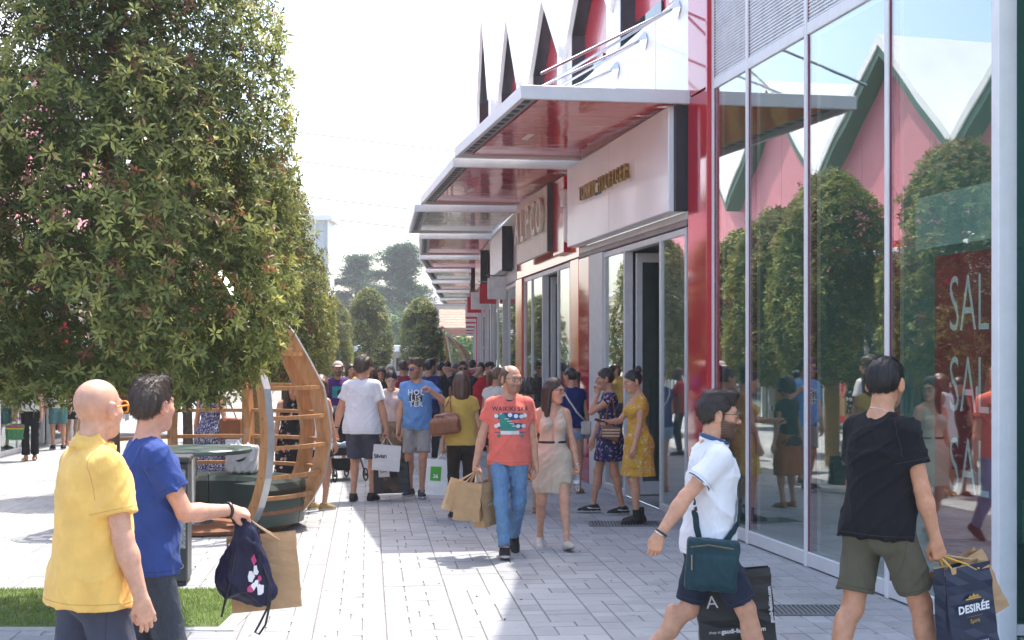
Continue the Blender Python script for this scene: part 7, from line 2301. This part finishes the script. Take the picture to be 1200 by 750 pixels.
# striding man: black bag
J = PEOPLE['polo']; g = grip(J, 'L')
_, b = paper_bag("black carrier bag with white A and web address, held by the striding man", g + np.array([.02, .0, -.075]), .42, .40, .12, -2, BLKP, g, roll=-5, cord=M("black_cord", (.01, .01, .01), .5), seed=7)
face_text(b, "A", .10, -.13, -.165, -.062, INKW, 1, .0); face_text(b, "shop at", .022, -.13, -.33, -.064, INKW); face_text(b, "gaudi-fashion.com", .034, .03, -.33, -.064, INKW, 1, .001)
face_text(b, "gaudi-fashion.com", .028, .19, -.20, -.062, INKW, 1, .001, math.pi / 2)
# white T-shirt man: white bag and dark picture bag
J = PEOPLE['whitetee']; g = grip(J, 'R')
_, b = paper_bag("white paper bag with black script, in the hand of the white T-shirt man", g + np.array([.02, -.06, -.11]), .34, .32, .11, 8, WHTP, g, roll=5, cord=WHTP, seed=8)
face_text(b, "Silvian", .075, -.08, -.14, -.056, INK, .9, .001, .12)
_, b = paper_bag("dark carrier bag with a picture panel, below the white script bag", g + np.array([.05, .06, -.34]), .44, .38, .14, -6, M("dark_teal_bag", (.012, .02, .026), .35), g, roll=-4, cord=M("black_cord", (.01, .01, .01), .5), seed=9)
MB().add([(-.12, -.072, -.12), (.10, -.072, -.12), (.10, -.072, -.36), (-.12, -.072, -.36)], [(0, 1, 2, 3)]).build("picture_panel", patt("picture_print", (.07, .05, .04), [(.3, .2, .12), (.12, .08, .06), (.02, .02, .02), (.25, .18, .1)], 9, .5), b, origin=(0, 0, 0))
p_ = MB().add([(-.15, -.074, -.04), (-.01, -.074, -.04), (-.01, -.074, -.17), (-.15, -.074, -.17)], [(0, 1, 2, 3)]).build("white_label", INKW, b, origin=(0, 0, 0))
face_text(p_, "GAP", .05, -.08, -.10, -.076, INK)
# mustard woman: white bag with green label + brown handbag
J = PEOPLE['mustard']; g = grip(J, 'L')
_, b = paper_bag("soft white shopping bag with a green label, beside the mustard top woman", g + np.array([-.02, -.02, -.08]), .32, .40, .12, 8, WHTP, g, roll=4, cord=WHTP, seed=10, name="shopping_bag")
p_ = MB().add([(-.12, -.058, -.08), (.0, -.058, -.08), (.0, -.060, -.24), (-.12, -.060, -.24)], [(0, 1, 2, 3)]).build("green_label", M("label_green", (.05, .35, .02), .5), b, origin=(0, 0, 0))
face_text(p_, "36", .06, -.06, -.19, -.0625, INKW, 1, .002)

def soft_bag(name, label, cat, c, ops, mat, h=.008, wr=.006, seed=3, rz=0.0, extra=()):
    t = empty(name, tuple(c), label, cat, None, rz)
    v, q = sdf_mesh(ops, h, wrinkle(wr, seed, .5, 1.2))
    link("bag_body", raw_mesh("bag_body", v, q.astype(np.int32), mat, True), t)
    return t
LEA = M("brown_leather", (0.22, 0.075, 0.028), .42, var=.15, vscale=8, bmp=.2, bscale=60)
J = PEOPLE['mustard']; W = J['W'](J['T'](-.20, -.12, .22))
t = soft_bag("handbag", "brown leather handbag hanging behind the mustard top woman's elbow", "handbag", W, [rbox((0, 0, -.05), (.13, .05, .045), RY(-.14), .045), rbox((0, 0, .05), (.10, .02, .03), RY(-.14), .02, .08)], LEA, .01, .006)
sh = J['W'](J['T'](-.13, -.02, .52)) - W
for dx in (-.07, .07): MB().tube([Vector((dx, -.01, .08)), Vector((dx * .7, -.01, .08)).lerp(Vector(sh), .55) + Vector((0, -.03, 0)), Vector(sh) + Vector((0, -.03, .015)), Vector(sh) + Vector((0, .10, -.05))], .007, 6).build("strap", LEA, t, origin=(0, 0, 0))
MB().tube([(-.11, -.05, .075), (0, -.055, .06), (.12, -.05, .045)], .003, 5).build("zip", M("zip_dark", (.05, .03, .02), .4), t, origin=(0, 0, 0))

# teal shoulder bag on the striding man
J = PEOPLE['polo']; TEALB = cloth("teal_nylon", (0.012, 0.042, 0.052), .15, .55)
W = J['W'](np.array([0.255, -.02, .775]))
t = soft_bag("shoulder_bag", "dark teal nylon shoulder bag at the striding man's hip", "shoulder bag", W, [rbox((0, 0, 0), (.118, .030, .118), RY(.08), .02), rbox((.01, -.034, -.03), (.095, .012, .07), RY(.08), .014, .01)], TEALB, .007, .004, rz=-.06)
MB().tube([(-.115, -.046, .10), (-.02, -.056, .112), (.11, -.046, .09)], .004, 6).build("zip", M("zip_bronze", (.2, .15, .08), .4, .5), t, origin=(0, 0, 0))
MB().bbox((-.112, -.056, -.02), (-.106, -.050, .06), .001).build("brand_tab", M("tab_tan", (.35, .25, .15), .5), t, origin=(0, 0, 0))
bp = J['BV']['polo_shirt']; bv = BVHTree.FromPolygons([tuple(map(float, J['W'](v))) for v in bp[1]], [tuple(map(int, q)) for q in bp[2]])
def strap(pts, name, width, mat, parent, org):
    """webbing band lying on the shirt"""
    mb = MB(); P = []
    for i in range(len(pts) - 1):
        for k in range(8): P.append(Vector(pts[i]).lerp(Vector(pts[i + 1]), k / 8))
    P.append(Vector(pts[-1])); Q = []; Nn = []
    for p in P:
        hit = bv.find_nearest(p)
        n = hit[1] if (p - hit[0]).dot(hit[1]) != 0 else Vector((0, -1, 0))
        n = (p - hit[0]).normalized() if (p - hit[0]).dot(hit[1]) > 0 and (p - hit[0]).length > .002 else hit[1]
        Q.append(hit[0] + n * .007 if (p - hit[0]).length < .12 else p); Nn.append(n)
    o = Vector(org); V = []
    for i, (q, n) in enumerate(zip(Q, Nn)):
        tt = (Q[min(i + 1, len(Q) - 1)] - Q[max(0, i - 1)]).normalized(); s = tt.cross(n).normalized() * width / 2
        V += [q + s + n * .003 - o, q - s + n * .003 - o, q - s - n * .001 - o, q + s - n * .001 - o]
    F = []
    for i in range(len(Q) - 1):
        for k in range(4): F.append((i * 4 + k, i * 4 + (k + 1) % 4, (i + 1) * 4 + (k + 1) % 4, (i + 1) * 4 + k))
    MB().add(V, F).build(name, mat, parent, origin=(0, 0, 0))
T_ = J['T']
strap([W + np.array([.10, -.0, .12]), J['W'](T_(.16, .15, .10)), J['W'](T_(.10, .17, .28)), J['W'](T_(-.02, .15, .42)), J['W'](T_(-.09, .06, .53))], "strap", .036, TEALB, t, W)
strap([W + np.array([-.10, -.0, .12]), J['W'](T_(.14, -.13, .12)), J['W'](T_(.05, -.16, .30)), J['W'](T_(-.06, -.10, .48)), J['W'](T_(-.09, .0, .53))], "strap", .036, TEALB, t, W)

# drawstring bag and kraft bag of the man in blue
J = PEOPLE['blue']; g = grip(J, 'R', .085); SACK = cloth("navy_nylon_sack", (0.016, 0.016, 0.042), .2, .4)
ops = [cap((0, 0, -.02), (-.0, 0, -.10), .022, .05, .03), cap((-.01, 0, -.08), (-.06, 0, -.30), .045, .075, .06), cap((.01, 0, -.10), (.075, 0, -.34), .04, .065, .06), cap((-.08, 0, -.30), (.09, 0, -.36), .06, .05, .06), ell((0, 0, -.25), (.115, .055, .14), I3, .06)]
t = soft_bag("drawstring_bag", "navy drawstring sack with pink and white print, held up by the man in blue", "drawstring bag", g, ops, SACK, .007, .012, 8)
for k in range(7):
    MB().lathe((0, 0, 0), [(.0, 0)], 3) if False else None
for k, (x, z, m) in enumerate(((.06, -.20, PRP), (.075, -.25, INKW), (.05, -.27, INKW), (.095, -.28, PRP), (.07, -.31, INKW), (.10, -.33, INKW), (.055, -.33, PRP))):
    V, F = disc2(0, 0, 1, 1, 9); V = [(a_ * .020 * rnd.uniform(.35, 1.25), b_ * .026 * rnd.uniform(.35, 1.3)) for a_, b_ in V]
    sk = [c_ for c_ in t.children if c_.name.startswith("bag_body")][0].data
    sbv = BVHTree.FromPolygons([tuple(v_.co) for v_ in sk.vertices], [tuple(p_.vertices) for p_ in sk.polygons])
    VV = []
    for a_, b_ in V:
        hit = sbv.ray_cast(Vector((x * .8 + a_, -.4, z + b_)), Vector((0, 1, 0)))[0]
        VV.append((x * .8 + a_, (hit.y if hit else -.03) - .004, z + b_))
    MB().add(VV, F).build("print", m, t, origin=(0, 0, 0))
CRDB = M("black_cord", (.01, .01, .01), .5)
MB().tube([(.012, -.02, .0), (.055, -.035, -.14), (.12, -.05, -.30), (.115, -.06, -.42), (.075, -.06, -.50), (.055, -.06, -.535), (.075, -.06, -.545), (.105, -.06, -.50), (.125, -.05, -.40), (.118, -.03, -.34)], .0055, 6).build("cord", CRDB, t, origin=(0, 0, 0))
MB().tube([(-.012, -.02, .0), (-.04, -.06, -.18), (-.06, -.075, -.30), (-.085, -.07, -.40), (-.10, -.07, -.46), (-.085, -.03, -.36)], .0055, 6).build("cord", CRDB, t, origin=(0, 0, 0))
_, b = paper_bag("flat kraft paper bag hanging behind the drawstring sack", g + np.array([.05, .14, -.10]), .33, .36, .09, 6, KRAFT, g, roll=-5, seed=12)

# bottle, phone, small bags
J = PEOPLE['beige']; g = grip(J, 'L')
t = empty("water_bottle", tuple(g), "clear plastic water bottle in the beige dress woman's hand", "bottle")
bm2, nt2, p2 = new_mat("clear_plastic"); p2.inputs['Transmission Weight'].default_value = .9; p2.inputs['Roughness'].default_value = .08; p2.inputs['IOR'].default_value = 1.25
MB().lathe((0, 0, -.165), [(.028, 0), (.032, .01), (.031, .05), (.029, .055), (.031, .06), (.032, .11), (.026, .14), (.012, .165)], 16).build("body", bm2, t, origin=(0, 0, 0), smooth=True)
MB().lathe((0, 0, .0), [(.014, 0), (.014, .018)], 12).build("cap", M("cap_white", (.7, .7, .75), .4), t, origin=(0, 0, 0))
MB().lathe((0, 0, -.10), [(.0325, 0), (.0325, .03)], 16).build("label", M("label_pale", (.6, .65, .7), .4), t, origin=(0, 0, 0))
J = PEOPLE['yellowdress']; g = grip(J, 'R', .09)
t = empty("phone", tuple(g), "black phone held out by the woman in yellow floral dress", "phone"); t.rotation_euler = (math.radians(-20), math.radians(20), 0)
MB().bbox((-.085, -.036, 0), (.065, .036, .009), .003).build("body", M("phone_black", (.012, .012, .013), .25), t, origin=(0, 0, 0))
MB().bbox((-.078, -.033, .0092), (.058, .033, .0100), .0003).build("screen", DKGLASS, t, origin=(0, 0, 0))
J = PEOPLE['navydress']; W = J['W'](np.array([-.27, .04, 1.0]))
t = soft_bag("handbag", "small brown and cream striped handbag between the two women by the door", "handbag", W, [rbox((0, 0, 0), (.085, .03, .055), RY(.3), .028)], LEA, .008, .003)
for k in (-1, 0, 1): MB().bbox((-.10, -.062, k * .035 - .008), (.10, -.0575, k * .035 + .008), .002).build("stripe", M("stripe_cream", (.55, .45, .35), .6), t, origin=(0, 0, 0))
MB().tube([(-.07, 0, .07), (-.03, .03, .3), (.02, .05, .42), (.07, .02, .07)], .006, 6).build("strap", LEA, t, origin=(0, 0, 0))
J = PEOPLE['leftwoman']; g = grip(J, 'R')
t = soft_bag("handbag", "bright handbag in green, pink and yellow carried by the woman at far left", "handbag", g + np.array([0, 0, -.22]), [rbox((0, 0, 0), (.13, .05, .11), I3, .03)], M("bag_green", (.05, .22, .08), .5), .012, .004)
for k, m in ((.06, M("bag_yellow", (.6, .4, .03), .5)), (.11, M("bag_pink", (.55, .06, .16), .5))): MB().bbox((-.15, -.088, k - .015), (.15, .088, k + .015), .01).build("band", m, t, origin=(0, 0, 0))
MB().tube([(-.10, 0, .13), (-.04, 0, .24), (.04, 0, .24), (.10, 0, .13)], .009, 6).build("handle", M("bag_pink", (.55, .06, .16), .5), t, origin=(0, 0, 0))
J = PEOPLE['dots']; W = J['W'](np.array([.30, .02, 1.02]))
t = soft_bag("handbag", "tan leather shoulder bag of the woman in speckled dress", "handbag", W, [rbox((0, 0, 0), (.10, .05, .10), I3, .03)], LEA, .012, .004)
MB().tube([(-.09, 0, .1), (-.12, 0, .35), (-.05, .02, .42), (.08, 0, .1)], .008, 6).build("strap", LEA, t, origin=(0, 0, 0))
J = PEOPLE['bluetop']
T_ = J['T']; bp = J['BV']['t_shirt']; bv = BVHTree.FromPolygons([tuple(map(float, J['W'](v))) for v in bp[1]], [tuple(map(int, q)) for q in bp[2]])
W = J['W'](T_(.20, .0, -.02))
t = soft_bag("shoulder_bag", "small cream shoulder bag with pale strap across the deep blue top", "shoulder bag", W, [rbox((0, 0, 0), (.05, .09, .07), I3, .02)], M("bag_cream", (.5, .45, .38), .6), .012, .003)
strap([W + np.array([0, 0, .08]), J['W'](T_(.10, -.16, .20)), J['W'](T_(-.02, -.16, .36)), J['W'](T_(-.10, -.06, .50))], "strap", .022, M("strap_cream", (.6, .56, .5), .6), t, W)
_, b = paper_bag("tall kraft bag carried by the woman in leaf-print dress", PEOPLE['bwdress']['W'](np.array([.30, .05, .95])), .20, .40, .10, 60, KRAFT, None, seed=15)

# white bag on the pod bench
W = np.array([at(284, 16.0), 16.0, .52])
t = soft_bag("plastic_bag", "white plastic carrier bag with black swoosh mark standing on the pod bench", "carrier bag", W, [rbox((0, 0, .15), (.14, .06, .12), I3, .04), cap((-.08, 0, .25), (-.04, 0, .36), .02, .012, .05), cap((.08, 0, .25), (.05, 0, .35), .02, .012, .05)], M("white_plastic", (.72, .72, .72), .35, var=.04), .012, .014)
V = [(-.06, -.02), (-.02, -.035), (.03, -.02), (.07, .025), (.02, .0), (-.02, -.01)]
MB().add([(a, -.112, .16 + b) for a, b in V], [tuple(range(6))]).build("logo", INK, t, origin=(0, 0, 0))

# pushchair behind the white T-shirt man
def pushchair():
    x, y = at(399, 21.0), 21.0
    t = empty("pushchair", (x, y, 0), "dark folding pushchair with pale blanket left of the white T-shirt man", "pushchair", None, .5)
    fm = M("pushchair_frame", (.05, .05, .05), .35, .6); fb = cloth("pushchair_cloth", (.02, .02, .024))
    for s in (-.24, .24):
        MB().tube([(s, -.38, .10), (s, .05, .55), (s, .38, 1.0), (s, .48, 1.02)], .014, 8).build("frame_tube", fm, t, origin=(0, 0, 0))
        MB().tube([(s, .36, .10), (s, .0, .50)], .014, 8).build("frame_tube", fm, t, origin=(0, 0, 0))
        for yy in (-.38, .36):
            w = MB().tube([(s + .09 * 0, yy + .085 * math.cos(a * .449), .095 + .085 * math.sin(a * .449)) for a in range(14)], .012, 6, closed=True).build("wheel", M("tyre", (.015, .015, .015), .8), t, origin=(0, 0, 0))
            MB().tube([(s - .02, yy, .095), (s + .02, yy, .095)], .025, 8).build("hub", fm, w, origin=(0, 0, 0))
    MB().tube([(-.24, .48, 1.02), (.24, .48, 1.02)], .016, 8).build("push_bar", fm, t, origin=(0, 0, 0))
    v, q = sdf_mesh([rbox((0, -.05, .42), (.20, .20, .03), RX(-.1), .03), rbox((0, .20, .66), (.20, .03, .22), RX(-.45), .03, .05)], .014); link("seat", raw_mesh("seat", v, q.astype(np.int32), fb, True), t)
    v, q = sdf_mesh([ell((0, .24, .86), (.24, .26, .22)), plane((0, -.3, -1), (0, .2, .80))], .016); link("hood", raw_mesh("hood", v, q.astype(np.int32), fb, True), t)
    v, q = sdf_mesh([rbox((0, -.06, .50), (.17, .16, .015), RX(-.15), .03)], .014, wrinkle(.012, 4)); link("blanket", raw_mesh("blanket", v, q.astype(np.int32), M("blanket_blue", (.35, .42, .5), .8), True), t)
    v, q = sdf_mesh([rbox((0, .05, .22), (.18, .16, .05), I3, .03)], .016); link("basket", raw_mesh("basket", v, q.astype(np.int32), fb, True), t)
pushchair()
# ---------------------------------------------------------------- summer haze
def haze():
    o = MB().box((-300, -25, -1.2), (300, 215, 17.5)).build("haze", None)
    m = bpy.data.materials.new("haze_air"); m.use_nodes = True
    nt = m.node_tree; nt.nodes.clear()
    v = nt.nodes.new("ShaderNodeVolumePrincipled"); v.inputs['Color'].default_value = (0.92, 0.95, 1.0, 1); v.inputs['Density'].default_value = 0.0008; v.inputs['Anisotropy'].default_value = 0.2
    out = nt.nodes.new("ShaderNodeOutputMaterial"); nt.links.new(v.outputs[0], out.inputs['Volume'])
    o.data.materials.append(m); tag(o, kind='stuff')
haze()
